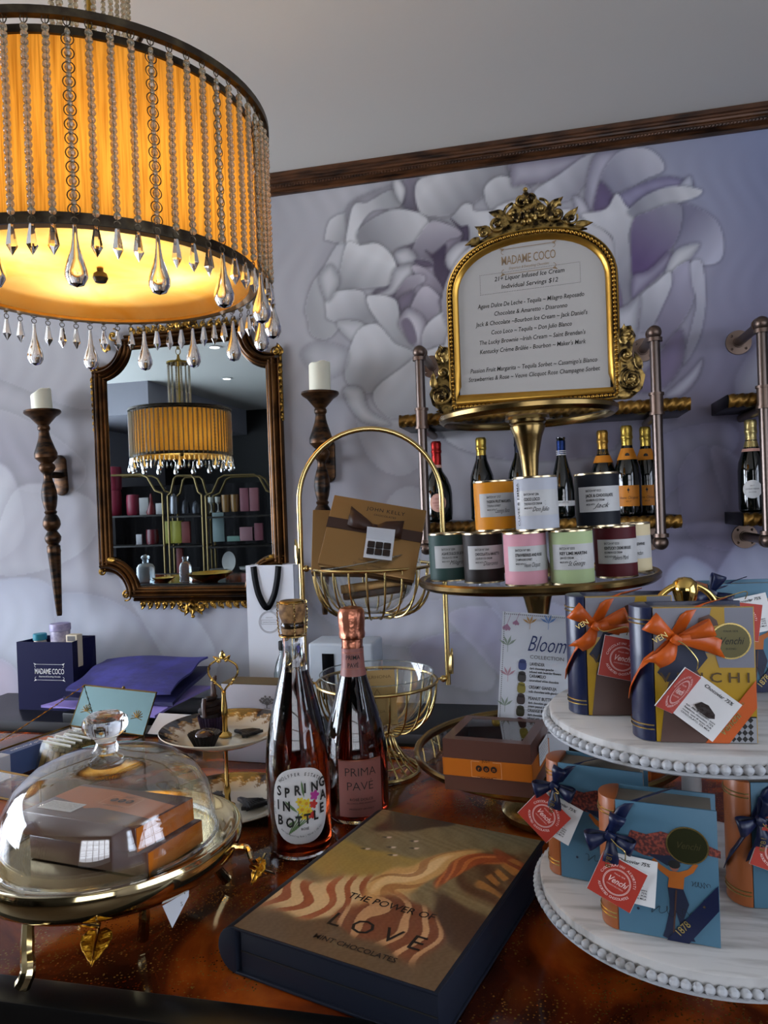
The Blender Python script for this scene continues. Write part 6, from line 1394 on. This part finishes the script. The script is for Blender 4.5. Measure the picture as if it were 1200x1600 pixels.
for s in (-1, 1):
    P = catmull([(0, .174, 0), (s*.004, .182, 0), (s*.014, .192, 0), (s*.0215, .203, 0), (s*.0205, .214, 0), (s*.012, .221, 0), (0, .226, 0)], 6, False); b.tube(P, .0016, 7)
    leaf(b, (s*.004, .222), 40 if s > 0 else 140, .012, .003, .001); scroll(b, (s*.006, .223), .004, 1.1, .0013, 0, s, .001); b.ball((s*.016, .194, .001), .0024, 8, 6); scroll(b, (s*.012, .189), .003, 1, .0010, 180, s, .001)
leaf(b, (0, .224), 90, .014, .0045, .0, 0); b.build('loop_handle', M_pg, PS, MH)
PSM = PS.matrix_world
def on_plate(px, py, z): v = at_z(px, py, TZ+z); return Vector((v.x, v.y, TZ+z))
def fluted(b, r0, r1, h, n=26, z0=0):
    G = []
    for i in range(n*2):
        a = math.pi*i/n; k = 1+.05*(1 if i % 2 else -1); G.append([(r0*k*math.cos(a), r0*k*math.sin(a), z0), (r1*k*math.cos(a), r1*k*math.sin(a), z0+h), (r1*k*.93*math.cos(a), r1*k*.93*math.sin(a), z0+h-.001), (r0*.8*math.cos(a), r0*.8*math.sin(a), z0+h*.55)])
    b.grid(G, smooth=False, wrap=True); b.lathe([(0, z0+.0005), (r0, z0+.0005)], 20)
M_choc = mat('chocolate frosting', '#1c0f0b', .45, spec=.2, bump=(60, .4))
cp = on_plate(326, 1150, .1105); ck = thing('cupcake', 'chocolate frosted cupcake in a purple case with a curled chocolate shard on top', 'cupcake', tuple(cp))
b = MB(); fluted(b, .0155, .0205, .024); b.build('paper_case', mat('purple paper case', '#241030', .6), ck)
b = MB()
for k in range(3):
    rr = .0150-.0042*k; zz = .027+.0085*k; b.tube([(rr*(1-.12*t/6.28)*math.cos(t), rr*(1-.12*t/6.28)*math.sin(t), zz+.0012*t) for t in np.linspace(0, 6.6, 26)], .0062-.0008*k, 8)
b.lathe([(0, .020), (.017, .022), (.016, .030), (.009, .042), (.0, .052)], 20); b.build('frosting', M_choc, ck)
MB().tube(catmull([(.002, 0, .045), (.006, -.003, .058), (.005, -.002, .072), (.009, 0, .084)], 5, False), [.0045]*8+[.0038]*6+[.0022]*2, 8).build('chocolate_shard', mat('milk chocolate curl', '#43261a', .4, bump=(100, .6)), ck)
MB().tube(catmull([(-.004, -.014, .052), (-.003, -.019, .040), (-.001, -.021, .026)], 5, False), .0034, 8).build('chocolate_curl', MATS['milk chocolate curl'], ck)
cp2 = on_plate(322, 1163, .1105); cc = thing('chocolate_cup', 'fluted dark paper cup holding a glazed chocolate on the upper china plate', 'chocolate', (cp2.x-.002, cp2.y-.028, cp2.z)); cc.location = Vector((*on_plate(320, 1167, .1105).xy, TZ+.1105))
b = MB(); fluted(b, .0130, .0225, .020, 24); b.build('paper_case', mat('dark brown paper case', '#17110f', .6), cc); MB().ball((0, 0, .014), .0145, 18, 12, sc=(1, 1, .75)).build('glazed_chocolate', mat('glazed chocolate', '#3a1d10', .18, coat=.6), cc)
ck.location = Vector((*on_plate(327, 1152, .1105).xy, TZ+.1105))+Vector((-.010, .030, 0))
def fishtail(px, py, z, ang, s, label):
    """a moulded chocolate shaped like a ribbed fan"""
    v = on_plate(px, py, z); b = MB(); out = [(-.024, -.003), (-.010, -.006), (.004, -.014), (.012, -.026), (.018, -.020), (.022, -.024), (.024, -.010), (.028, .004), (.034, .018), (.024, .016), (.012, .022), (.002, .012), (-.010, .006), (-.024, .004)]
    out = [(x*s, y*s) for x, y in out]; b.prism(out, .0065*s, bevel=.001)
    for k in range(7): t = (k-3)/3; b.tube([(-.008*s, t*.003*s, .0066*s), (.012*s, t*.012*s, .0076*s), (.026*s, t*.019*s, .0060*s)], [.0007, .0016*s, .0006], 6)
    o = b.build('moulded_chocolate', mat('bloomed black chocolate', '#17171b', .5, bump=(90, .5)), None, Tm(*v) @ Rz(ang)); return tag(o, label, 'chocolate')
fishtail(382, 1146, .1110, -12, .72, 'dark moulded chocolate lying right of the gold stem on the upper plate')
fishtail(388, 1256, .0078, -25, .88, 'ribbed fan shaped dark chocolate on the lower plate right of the stem')
fishtail(343, 1246, .0078, 165, .6, 'dark moulded chocolate left of the stem on the lower plate')

# ----- white carton behind the plates
wa, wb_ = at_z(345, 1190, TZ), at_z(475, 1196, TZ); cw = (wb_-wa).length
wc = thing('white_carton', 'long white chocolate carton with a small black emblem standing behind the china plates', 'chocolate box', M=Tm((wa.x+wb_.x)/2+.004, (wa.y+wb_.y)/2+.028, TZ) @ Rz(-2))
hh = .137
MB().box((0, 0, hh/2), (cw, .05, hh), bevel=.001).build('carton_body', mat('white satin card', '#b8b6bd', .45), wc); MB().box((-cw/2-.0004, 0, hh/2), (.001, .049, hh-.003)).build('dark_end', mat('olive brown card', '#2e2a1e', .5), wc); MB().box((0, 0, hh+.0004), (cw, .05, .0012)).build('top_edge', mat('olive gold card', '#5b4c28', .45), wc)
MWc = Tm(0, -.0254, 0) @ FACE
text(wc, MWc, [('SWEET SHEL ARTISAN', .010, .092, .0052, dict(align='CENTER', w=.040)), ('CHOCOLATE', .010, .083, .0062, dict(align='CENTER', w=.034)), ('BEAN TO BAR - SMALL BATCH', .010, .077, .003, dict(align='CENTER', w=.030))][1:2], M_greyink)
P = []
for k in range(17):
    a = math.pi*k/16; rr = .011+.004*math.sin(k*2.3); P.append(line((.010, .102), (.010+rr*math.cos(a), .106+.75*rr*math.sin(a)), .0010)); P.append(ell(.0022, .0020, .010+rr*math.cos(a), .106+.75*rr*math.sin(a), 8))
P += [line((.0095, .096), (.0095, .106), .0022), line((.004, .0965), (.016, .0965), .0009)]; polys('tree_emblem', M_greyink, P, wc, MWc)
polys('small_print', M_greyink, squiggle(-.008, .028, .0910, .0012, .0006, 40, 3), wc, MWc)

# ================================================================= glass trinket box with cellophane packets
hL, hR = at_z(110, 1134, TZ+.045), at_z(224, 1150, TZ+.045); gw = (hR-hL).length; ga_ = math.degrees(math.atan2(hR.y-hL.y, hR.x-hL.x))
GB = thing('glass_box', 'brass edged glass box with its lid propped open by a fine chain', 'glass box', M=Tm(hL.x, hL.y, TZ) @ Rz(ga_)); D_ = .215; H_ = .045
M_lead = mat('dark brass edge', '#7a6238', .3, 1); M_pane = thin_glass('box glass', (.93, .97, .98), 2.4)
b = MB()
cor = [(0, 0), (gw, 0), (gw, -D_), (0, -D_)]
for z in (.002, H_): b.tube([(x, y, z) for x, y in cor], .0018, 6, closed=True)
for x, y in cor: b.tube([(x, y, .002), (x, y, H_)], .0018, 6)
b.build('brass_edging', M_lead, GB)
b = MB()
for i in range(4): (xa, ya), (xb, yb) = cor[i], cor[(i+1) % 4]; b.add([(xa, ya, .002), (xb, yb, .002), (xb, yb, H_), (xa, ya, H_)], [(0, 1, 2, 3)], None, False)
b.add([(x, y, .0015) for x, y in cor], [(0, 1, 2, 3)], None, False); b.build('glass_sides', M_pane, GB)
Lm = Tm(0, 0, H_) @ Rx(62); LDp = .078
b = MB(); lid = [(0, 0), (gw, 0), (gw, LDp), (0, LDp)]; b.tube([(x, y, 0) for x, y in lid], .0018, 6, closed=True); b.ball((gw*.55, LDp+.003, 0), .003, 8, 6); lo = b.build('lid', M_lead, GB, Lm)
MB().box((gw/2, LDp/2, 0), (gw-.002, LDp-.002, .0012)).build('lid_glass', mat('mirror backed glass', '#5d7479', .03, .85), lo)
b = MB()
for cx_ in (.028, gw-.028):
    for k in range(9): b.tube([(cx_, .030, .0004), (cx_+.013*math.sin(R_((k-4)*26)), .030+.013*math.cos(R_((k-4)*26)), .0004)], .0005, 5)
b.build('etched_palm', M_gold, lo, Tm(0, 0, .001))
p0 = Lm @ Vector((0, LDp, 0)); p1 = Vector((-.045, -D_-.03, H_-.005)); p1 = Vector((0, -D_, H_)); P = [p0.lerp(p1, t)+Vector((0, 0, -.004*math.sin(math.pi*t)+.0006*math.sin(t*240))) for t in np.linspace(0, 1, 80)]; MB().tube(P, [.0010+.0005*math.sin(i*1.6) for i in range(80)], 5).build('chain', M_lead, GB)
# slanted carton and packets
M_pk = thin_glass('packet film', (.82, .80, .70), .2, .25); M_bis = mat('pale biscuit', '#a08a5c', .8, spec=.1, mix=('#6e5a36', 60, .4, .6))
hd = GB.matrix_world
dcx = thing('display_carton', 'slim printed carton strip with orange and blue bands beside the packets in the glass box', 'carton', M=hd @ Tm(.022, -.108, .004))
MB().box((0, 0, .020), (.024, .195, .040), bevel=.001).build('carton_body', mat('pale blue grey card', '#b9bcc6', .5), dcx)
MB().box((0, .040, .0204), (.0246, .018, .0405)).build('orange_band', M_org, dcx); MB().box((0, -.01, .0204), (.0246, .07, .0405)).build('blue_band', mat('dull blue card', '#4c5f8c', .5), dcx)
text(dcx, Tm(0, -.006, .0412) @ Rz(-90), [('di Perugia', 0, -.003, .010, dict(align='CENTER', shear=.3, w=.055))], M_white)
for i in range(8):
    y = -.026-.0145*i; r = thing('cellophane_packet', ['backmost', 'second from the back', 'third from the back', 'fourth from the back', 'fourth from the front', 'third from the front', 'second from the front', 'frontmost'][i]+' of the cellophane biscuit packets in the glass box', 'packet', M=hd @ Tm(.092+.004*math.sin(i*2), y, .006) @ Rz(rnd.uniform(-4, 4)) @ Rx(-20))
    b = MB()
    for k in range(4): b.box((-.024+.016*k, 0, .022), (.013, .005, .036), bevel=.001)
    b.build('biscuits', M_bis, r); MB().box((0, 0, .026), (.072, .0085, .052), bevel=.002).build('film', M_pk, r); MB().box((0, 0, .0525), (.072, .003, .004)).build('crimped_edge', mat('crimped film edge', '#5a564a', .3, .3), r)
vc = at_z(243, 1143, TZ+.03); o = MB().box((0, 0, 0), (.10, .05, .0012)).build('name_card', mat('white card stock', '#d5d8de'), None, Tm(at_z(228, 1152, TZ+.02).x+.035, at_z(228, 1152, TZ+.02).y+.05, TZ+.030) @ Rz(-4) @ Rx(35)); tag(o, 'white card with black script behind the glass dome and open glass box', 'card')
text(o, Tm(0, 0, .0010), [('Villa', .008, -.010, .024, dict(shear=.4, w=.036, bold=.02))], M_ink); MB().box((0, .012, -.014), (.1, .0012, .03)).build('card_foot', MATS['white card stock'], o, Rx(-30))
# ================================================================= beaded marble stand
M_marb = mat('veined white marble', '#c2c0bd', .28, mix=('#86827e', 9, .48, .72, (1, 7, 1)), coat=.1); M_wbead = mat('whitewashed wooden beads', '#aeb0b3', .55, bump=(90, .3), mix=('#85827e', 40, .55, .75))
MC = Vector((.127, .742, TZ+.0003)); ms = thing('marble_stand', 'two tier marble serving stand with white beaded rims and a brass ring handle', 'serving stand', tuple(MC))
ZT = [(.052, .070, .149), (.218, .235, .1345)]
for zb_, zt2, r_ in ZT:
    MB().lathe([(0, zb_+.002), (r_-.004, zb_+.002), (r_-.003, zt2-.0015), (r_-.005, zt2), (0, zt2)], 96).build('marble_plate', M_marb, ms)
    b = MB(); n = int(2*math.pi*r_/.0085)
    P = []; rr = []
    for k in range(n*8): a = 2*math.pi*k/(n*8); P.append((r_*math.cos(a), r_*math.sin(a), zb_+.0062)); rr.append(.0044*max(.32, abs(math.sin(math.pi*k/8))**.55))
    b.tube(P, rr, 8, closed=True); b.build('bead_rim', M_wbead, ms)
    MB().lathe([(0, zb_-.002), (r_-.002, zb_-.002), (r_+.001, zb_), (r_-.001, zb_+.002), (0, zb_+.003)], 96).build('under_board', M_wbead, ms)
MB().lathe([(0, 0), (.045, 0), (.047, .004), (.042, .012), (.030, .018), (.020, .026), (.018, .042), (.028, .053), (0, .053)], 48).build('turned_foot', M_wbead, ms)
MB().lathe([(0, .070), (.020, .070), (.020, .074), (.011, .080), (.0095, .10), (.013, .118), (.0095, .135), (.0085, .195), (.013, .208), (.020, .218), (0, .218)], 28).build('turned_post', M_wbead, ms)
MB().lathe([(0, .235), (.014, .235), (.013, .240), (.007, .246), (.0065, .262), (.012, .268), (0, .270)], 24).build('handle_collar', MATS['polished brass'], ms)
b = MB().tube([(.031*math.cos(t), 0, .324+.031*math.sin(t)) for t in np.linspace(0, 2*math.pi, 40, endpoint=False)], .0032, 10, closed=True)
b.build('ring_handle', MATS['polished brass'], ms, Rz(12)); 
MB().lathe([(0, .322), (.0065, .322), (.0085, .328), (.0075, .334), (.0105, .341), (.0120, .349), (.0105, .357), (.006, .361), (0, .362)], 28).build('finial', MATS['polished brass'], ms)

# ================================================================= little book tins tied with ribbon
M_navyb = mat('navy spine card', '#111a3a', .35, coat=.15); M_orb = mat('terracotta spine card', '#94522a', .38, coat=.1); M_gline = mat('gold foil line', '#c2ab6c', .25, .9)
M_sky = mat('sky blue card', '#4a6e82', .42, spec=.3); M_yelb = mat('ochre yellow card', '#a37f12', .4, coat=.1); M_lilg = mat('lilac grey card', '#74757f', .4); M_brc = mat('cocoa print', '#4b3128', .4)
M_page = mat('dark grey page block', '#857c6f', .7); M_orr = mat('orange satin ribbon', '#b9500c', .38); M_nvr = mat('navy satin ribbon', '#0b1536', .38); M_coral = mat('coral red card', '#a83527', .5); M_skin = mat('figure print', '#8d5a4a', .5); M_trou = mat('navy figure print', '#131b33', .5)
M_oliv = mat('antique gold seal', '#5c5638', .3, .6)
BW2, BT, BH2 = .077, .036, .112
def ribbon(pts, wv, m, name, parent, M=None, th=.0007):
    P = [Vector(p) for p in pts]; G = []
    for i, p in enumerate(P): wv_ = Vector(wv[i] if isinstance(wv, list) else wv)*.5; G.append([p-wv_, p, p+wv_])
    return MB().grid(G).build(name, m, parent, M, solid=th)
def book(label, M, navy, bow=(.002, .088), tagp=(.02, .05), trot=-22, tail=True, second=True, variant=0):
    r = thing('book_tin', label, 'chocolate box', M=M); spine, cover, rib = (M_navyb, M_yelb, M_orr) if navy else (M_orb, M_sky, M_nvr)
    dark = M_navyb if navy else M_sky
    F = Tm(0, -.0012, 0) @ FACE          # front cover plane: x right, y up, z to the viewer
    MB().box((BW2/2+.001, 0, BH2/2), (BW2+.002, .0022, BH2), bevel=.0004).build('front_cover', cover, r); MB().box((BW2/2+.001, BT, BH2/2), (BW2+.002, .0022, BH2), bevel=.0004).build('back_cover', dark, r)
    MB().box((BW2/2-.001, BT/2, BH2/2-.0005), (BW2-.002, BT-.002, BH2-.006)).build('page_block', M_page, r)
    out = [(0, 0)]+[(-.016*math.sin(t), BT/2-(BT/2+.001)*math.cos(t)) for t in np.linspace(.08, math.pi-.08, 14)]+[(0, BT)]
    MB().prism(out, BH2, bevel=.0006).build('rounded_spine', spine, r)
    b = MB()
    for z in (.010, .0135, BH2-.014, BH2-.0105): b.tube([(p[0]*1.02-.0002, p[1], z) for p in out[1:-1]], .0006, 5)
    b.build('gilt_bands', M_gline, r)
    if navy:
        polys('grey_sky_print', M_lilg, [[(0, .074), (BW2*.62, .074), (BW2*.66, .062), (BW2+.001, .062), (BW2+.001, BH2-.0006), (.0, BH2-.0006)]], r, F, None, .0003)
        polys('yellow_panel', M_yelb, [[(.040, .085), (.056, .085), (.056, BH2-.0006), (.046, BH2-.0006)]], r, F, None, .0005)
        polys('skirt_print', M_brc, [[(.003, .0), (.050, .0), (.046, .03), (.036, .055), (.030, .066), (.016, .066), (.008, .040)]], r, F, None, .0005)
        polys('dark_bodice', M_trou, [[(.002, .058), (.012, .072), (.022, .090), (.036, .086), (.042, .070), (.034, .060), (.024, .056), (.010, .050)]], r, F, None, .0007)
        polys('face_print', M_skin, [ell(.0065, .0085, .042, .092, 18)], r, F, None, .0008); polys('hat_print', M_brc, [[(.034, .094), (.036, .103), (.044, .106), (.050, .101), (.051, .097)]], r, F, None, .0009); polys('lips', mat('red lips print', '#8e2a2a', .5), [ell(.0013, .0007, .044, .0875, 8)], r, F, None, .0011)
        P = []
        for i in range(9):
            for j in range(4): x, y = .044+.0045*i, .001+.0052*j; P += [[(x, y+.0026), (x+.00225, y), (x+.0045, y+.0026), (x+.00225, y+.0052)]]
        polys('checker_ground', mat('grey checker print', '#8b8c90', .5), [[(.044, .0004), (BW2+.001, .0004), (BW2+.001, .021), (.044, .021)]], r, F, None, .0009); polys('checker_print', M_ink, [p for p in P if p[2][0] < BW2+.002], r, F, None, .0011); polys('ground_line', M_ink, [line((.044, .0215), (BW2+.001, .0215), .0012)], r, F, None, .0011)
        text(r, F @ Tm(0, 0, .0009), [('V E N C H I', .004, .050, .0115, dict(w=.070, bold=.012))], mat('umber print', '#4a3510', .5))
        b = patch('seal_rim', M_gline, ell(.0160, .0150, .0600, .0840, 36), r, F, None, .0011); patch('seal', M_oliv, ell(.0146, .0137, .0600, .0840, 36), r, F, None, .0015)
        text(r, F @ Tm(0, 0, .0018), [('Venchi', .060, .0815, .0085, dict(align='CENTER', shear=.4, w=.018)), ('ITALIA 1878', .060, .0915, .0022, dict(align='CENTER')), ('BUONO', .060, .0770, .0022, dict(align='CENTER'))], M_ink)
    else:
        P = [(.008, .078), (.012, .088), (.024, .086), (.036, .090), (.052, .087), (.066, .085), (.081, .080), (.081, .074), (.064, .076), (.050, .070), (.038, .067), (.022, .068), (.012, .072)]
        polys('nut_cluster_print', mat('crushed nut print', '#4c2220', .7, mix=('#8c3f30', 420, .45, .6)), [P], r, F, None, .0005); polys('navy_shadow_print', M_trou, [[(.024, .070), (.040, .062), (.052, .066), (.050, .072), (.036, .070)]], r, F, None, .0006)
        patch('seal_rim', M_gline, ell(.0165, .0155, .0560, .0810, 36), r, F, None, .0009); patch('seal', mat('dark olive seal', '#33351f', .3, .5), ell(.0153, .0143, .0560, .0810, 36), r, F, None, .0013)
        text(r, F @ Tm(0, 0, .0017), [('Venchi', .056, .0785, .0080, dict(align='CENTER', shear=.4, w=.018))], M_oliv)
        # small figure with raised arms
        OF = mat('amber jacket print', '#a85a18', .5)
        polys('figure_top', OF, [[(.040, .044), (.052, .044), (.053, .054), (.060, .059), (.064, .066), (.061, .067), (.056, .061), (.049, .058), (.042, .058), (.035, .062), (.030, .067), (.028, .065), (.034, .057), (.041, .052)]], r, F, None, .0006)
        polys('figure_head', M_ink, [ell(.0048, .0035, .0455, .064, 14)], r, F, None, .0009); polys('figure_face', M_skin, [ell(.0035, .0033, .0455, .0615, 12)], r, F, None, .0008)
        polys('figure_legs', M_trou, [[(.040, .044), (.052, .044), (.056, .032), (.052, .020), (.058, .006), (.060, .002), (.053, .002), (.050, .008), (.046, .024), (.044, .010), (.040, .0005), (.035, .002), (.037, .008), (.041, .026), (.041, .034)]], r, F, None, .0006)
        polys('trouser_stripe', M_brc, [line((.0465, .043), (.0435, .006), .0012)], r, F, None, .0009); polys('signature', M_ink, squiggle(.058, .072, .050, .0025, .0003, 30, 5)+squiggle(.024, .062, .024, .0045, .0004, 60, 9), r, F, None, .0009)
        polys('dots', M_trou, [ell(.0012, .0012, .016, .022, 8), ell(.0011, .0011, .068, .037, 8)], r, F, None, .0006)
    # ribbon bands: across the top left corner and the bottom right corner
    rw = .012 if navy else .011
    pr = [(.040, 0), (BW2+.001, .052), (BW2+.001, .052-rw*1.5), (.040+rw*1.5, 0)]
    polys('ribbon_band', rib, [[(.038, .0), (.038+rw*1.55, .0), (BW2+.0015, .052-rw*1.9), (BW2+.0015, .052)]], r, F, None, .0014)
    text(r, F @ Tm(0, 0, .0019), [('Venchi' if navy else '1878', .052 if navy else .048, .0055 if navy else .0045, .0085, dict(rot=50, w=.022 if navy else .013, shear=.2 if navy else 0, bold=.01)), ('*', .069, .030, .006, dict(rot=50))], M_gline)
    bx_, bz_ = bow
    ribbon([(bx_, -.003, bz_), (bx_+.012, -.0025, BH2-.004), (bx_+.020, .001, BH2+.0008), (bx_+.046, BT-.003, BH2+.0012)], (.013, .002, .004), rib, 'ribbon_over_top', r)
    ribbon([(bx_, -.003, bz_), (-.010, -.001, bz_-.022), (-.0165, .010, bz_-.040), (-.0165, .020, bz_-.052)], (.004, .002, .009), rib, 'ribbon_round_spine', r)
    # bow
    B_ = Tm(bx_, -.005, bz_)
    def loop(dx, dz, L, wd, tw=0):
        d = Vector((dx, 0, dz)).normalized(); n = Vector((-d.z, 0, d.x)); G = []
        for i in range(15):
            t = i/14; s = math.sin(math.pi*t); x = L*s**.8; yy = -.003-.010*math.sin(2*math.pi*t)*.55-.004*s
            c = d*x+Vector((0, yy, 0))+n*(tw*s); w_ = wd*(.30+.70*s); G.append([c-n*w_*.5, c+Vector((0, -.0012*s, 0)), c+n*w_*.5])
        MB().grid(G).build('bow_loop', rib, r, B_, solid=.0006)
    def tailr(dx, dz, L, wd, sw=.003):
        d = Vector((dx, 0, dz)).normalized(); n = Vector((-d.z, 0, d.x)); G = []
        for i in range(9):
            t = i/8; c = d*(L*t)+Vector((0, -.004-.004*math.sin(t*4+dx), 0))+n*sw*math.sin(3*t); w_ = wd*(.4+.6*min(1, t*2)); e = (.4*wd if i == 8 else 0)
            G.append([c-n*w_*.5+d*e*(1 if i == 8 else 0), c, c+n*w_*.5])
        MB().grid(G).build('bow_tail', rib, r, B_, solid=.0006)
    if navy: loop(-.75, .65, .026, .018, .002); loop(.95, .35, .030, .014); tailr(1, -.25, .036, .014); tailr(-.7, -.75, .026, .013)
    else: loop(.35, .95, .020, .014); loop(-.9, -.25, .020, .016); loop(.9, -.35, .020, .013); tailr(-.15, -1, .034, .013)
    MB().box((0, -.005, 0), (.009, .008, .008), bevel=.0025).build('bow_knot', rib, r, B_ @ Ry(30))
    text(r, B_ @ Tm(-.018 if navy else .0, -.0125, -.002 if navy else -.024) @ FACE, [('VEN' if navy else '8781', 0, 0, .0065, dict(rot=30 if navy else 80, bold=.01))], M_gline)
    MB().tube(catmull([(0, -.008, 0), (.006, -.012, -.004), (tagp[0]-bx_+.0, -.013, tagp[1]-bz_+.012), (tagp[0]-bx_, -.011, tagp[1]-bz_+.004)], 6, False), .0005, 5).build('gold_cord', M_gline, r, B_)
    # folded tag
    TW = .038; Mt = Tm(tagp[0], -.011, tagp[1]) @ FACE @ Rz(trot) @ Tm(-TW/2, -TW, 0)
    tg = MB().box((TW/2, TW/2, 0), (TW, TW, .0006)).build('hang_tag', M_paper, r, Mt @ (Tm(TW*.6, 0, .004) @ Ry(52) @ Tm(-TW, 0, 0) if variant else Tm(0, 0, 0)))
    patch('coral_panel', M_coral, rect(TW-.0006, TW-.0006, TW/2, TW/2), tg, Tm(0, 0, .0004))
    c = TW/2; text(tg, Tm(0, 0, .0011), arc_items('CIOCCOLATINI ASSORTITI', c, c, .0132, .0030, 90, .86, bold=.012)+arc_items('ASSORTED CHOCOLATES', c, c, .0154, .0030, 270, .86, True, bold=.012)+[('Venchi', c, c-.002, .0075, dict(align='CENTER', shear=.4, w=.016, bold=.015)), ('ITALIA 1878', c, c+.0055, .0018, dict(align='CENTER')), ('CHOCOGELATERIA', c, c-.0050, .0016, dict(align='CENTER'))], mat('pale pink print', '#e8c4bc', .5))
    polys('ring_print', MATS['pale pink print'], [line((c+q*math.cos(a), c+q*math.sin(a)), (c+q*math.cos(a+.22), c+q*math.sin(a+.22)), .0004) for q in (.0104, .0112) for a in np.arange(0, 6.28, .21)], tg, Tm(0, 0, .0010))
    ip = MB().box((TW/2, TW/2, 0), (TW, TW, .0006)).build('inner_leaf', M_paper, tg, Tm(.005, TW, -.0035) @ Rz(19) @ Rx(-4) @ Tm(0, -TW, 0)) if not variant else MB().box((TW/2, TW/2, 0), (TW, TW, .0006)).build('inner_leaf', M_paper, r, Mt @ Tm(TW*.60, .001, .004))
    if second:
        text(ip, Tm(0, 0, .0007), [('Chocoviar 75%', .006, TW-.0055, .0040, dict(w=.026, shear=.2, bold=.015))]+[(s, .004, .012-.0024*k, .0021, dict(w=.027, bold=.012)) for k, s in enumerate(['min. 75% di cioccolato extra', 'fondente, chocolate, 75%', 'cocoa, cuor di cacao, PUR', 'CIOCCOLATO, 32% MILK'])], M_ink)
        polys('truffle_picture', M_ch, [[(.009, .016), (.012, .021), (.018, .022), (.026, .019), (.028, .016), (.024, .0135), (.014, .0135)]], ip, Tm(0, 0, .0008))
    return r
def stand_on(px, py, tier, rz, dx=0, dy=0):
    z = TZ+ZT[tier][1]+.0010; v = at_z(px, py, z); return Tm(v.x+dx, v.y+dy, z) @ Rz(rz)
book('navy spined book tin with orange ribbon at the back left of the upper marble plate', stand_on(920, 1117, 1, 6), True, bow=(.008, .086), tagp=(.034, .074), trot=-12, second=False)
book('navy spined book tin with orange bow at the front of the upper marble plate', stand_on(1026, 1158, 1, 3), True, bow=(.016, .087), tagp=(.030, .060), trot=-38, variant=1)
book('sky blue book tin with navy ribbon at the back right of the upper marble plate', stand_on(1112, 1082, 1, 8), False, bow=(.0, .104), tagp=(.030, .094), trot=-8)
book('sky blue book tin with coral tag at the back left of the lower marble plate', stand_on(878, 1368, 0, -14), False, bow=(-.002, .092), tagp=(.000, .076), trot=-42)
book('sky blue book tin with navy bow at the front of the lower marble plate', stand_on(968, 1452, 0, -10), False, bow=(-.004, .084), tagp=(.008, .064), trot=-24)
book('sky blue book tin at the right of the lower marble plate, partly cut off', stand_on(1178, 1418, 0, 6), False, bow=(.004, .082), tagp=(.024, .074), trot=-20)

# ================================================================= grouping of repeats
GR = {'ice_cream_tin': 'ice cream tins on the middle tier', 'champagne_bottle': 'champagne bottles on the pipe shelves', 'book_tin': 'book shaped tins on the marble stand',
      'candle_sconce': 'turned candle sconces', 'pillar_candle': 'candles in the sconces', 'chandelier': 'drum chandeliers', 'ceiling_downlight': 'recessed downlights', 'pipe_shelf': 'pipe shelves',
      'glass_bowl': 'glass bowls in the wire stand', 'cellophane_packet': 'biscuit packets in the glass box', 'display_rack': 'racks across the room', 'gift_tin': 'crimson tins across the room',
      'gold_cup': 'gold cups across the room', 'goblet': 'goblets across the room', 'wine_bottle': 'sparkling rosé bottles in front', 'moulded_chocolate': 'moulded chocolates on the china plates'}
for o in list(COL.objects):
    if o.parent is None and 'label' in o.keys() and 'group' not in o.keys():
        k = o.name.split('.')[0]
        if k in GR: o['group'] = GR[k]
flush_texts()
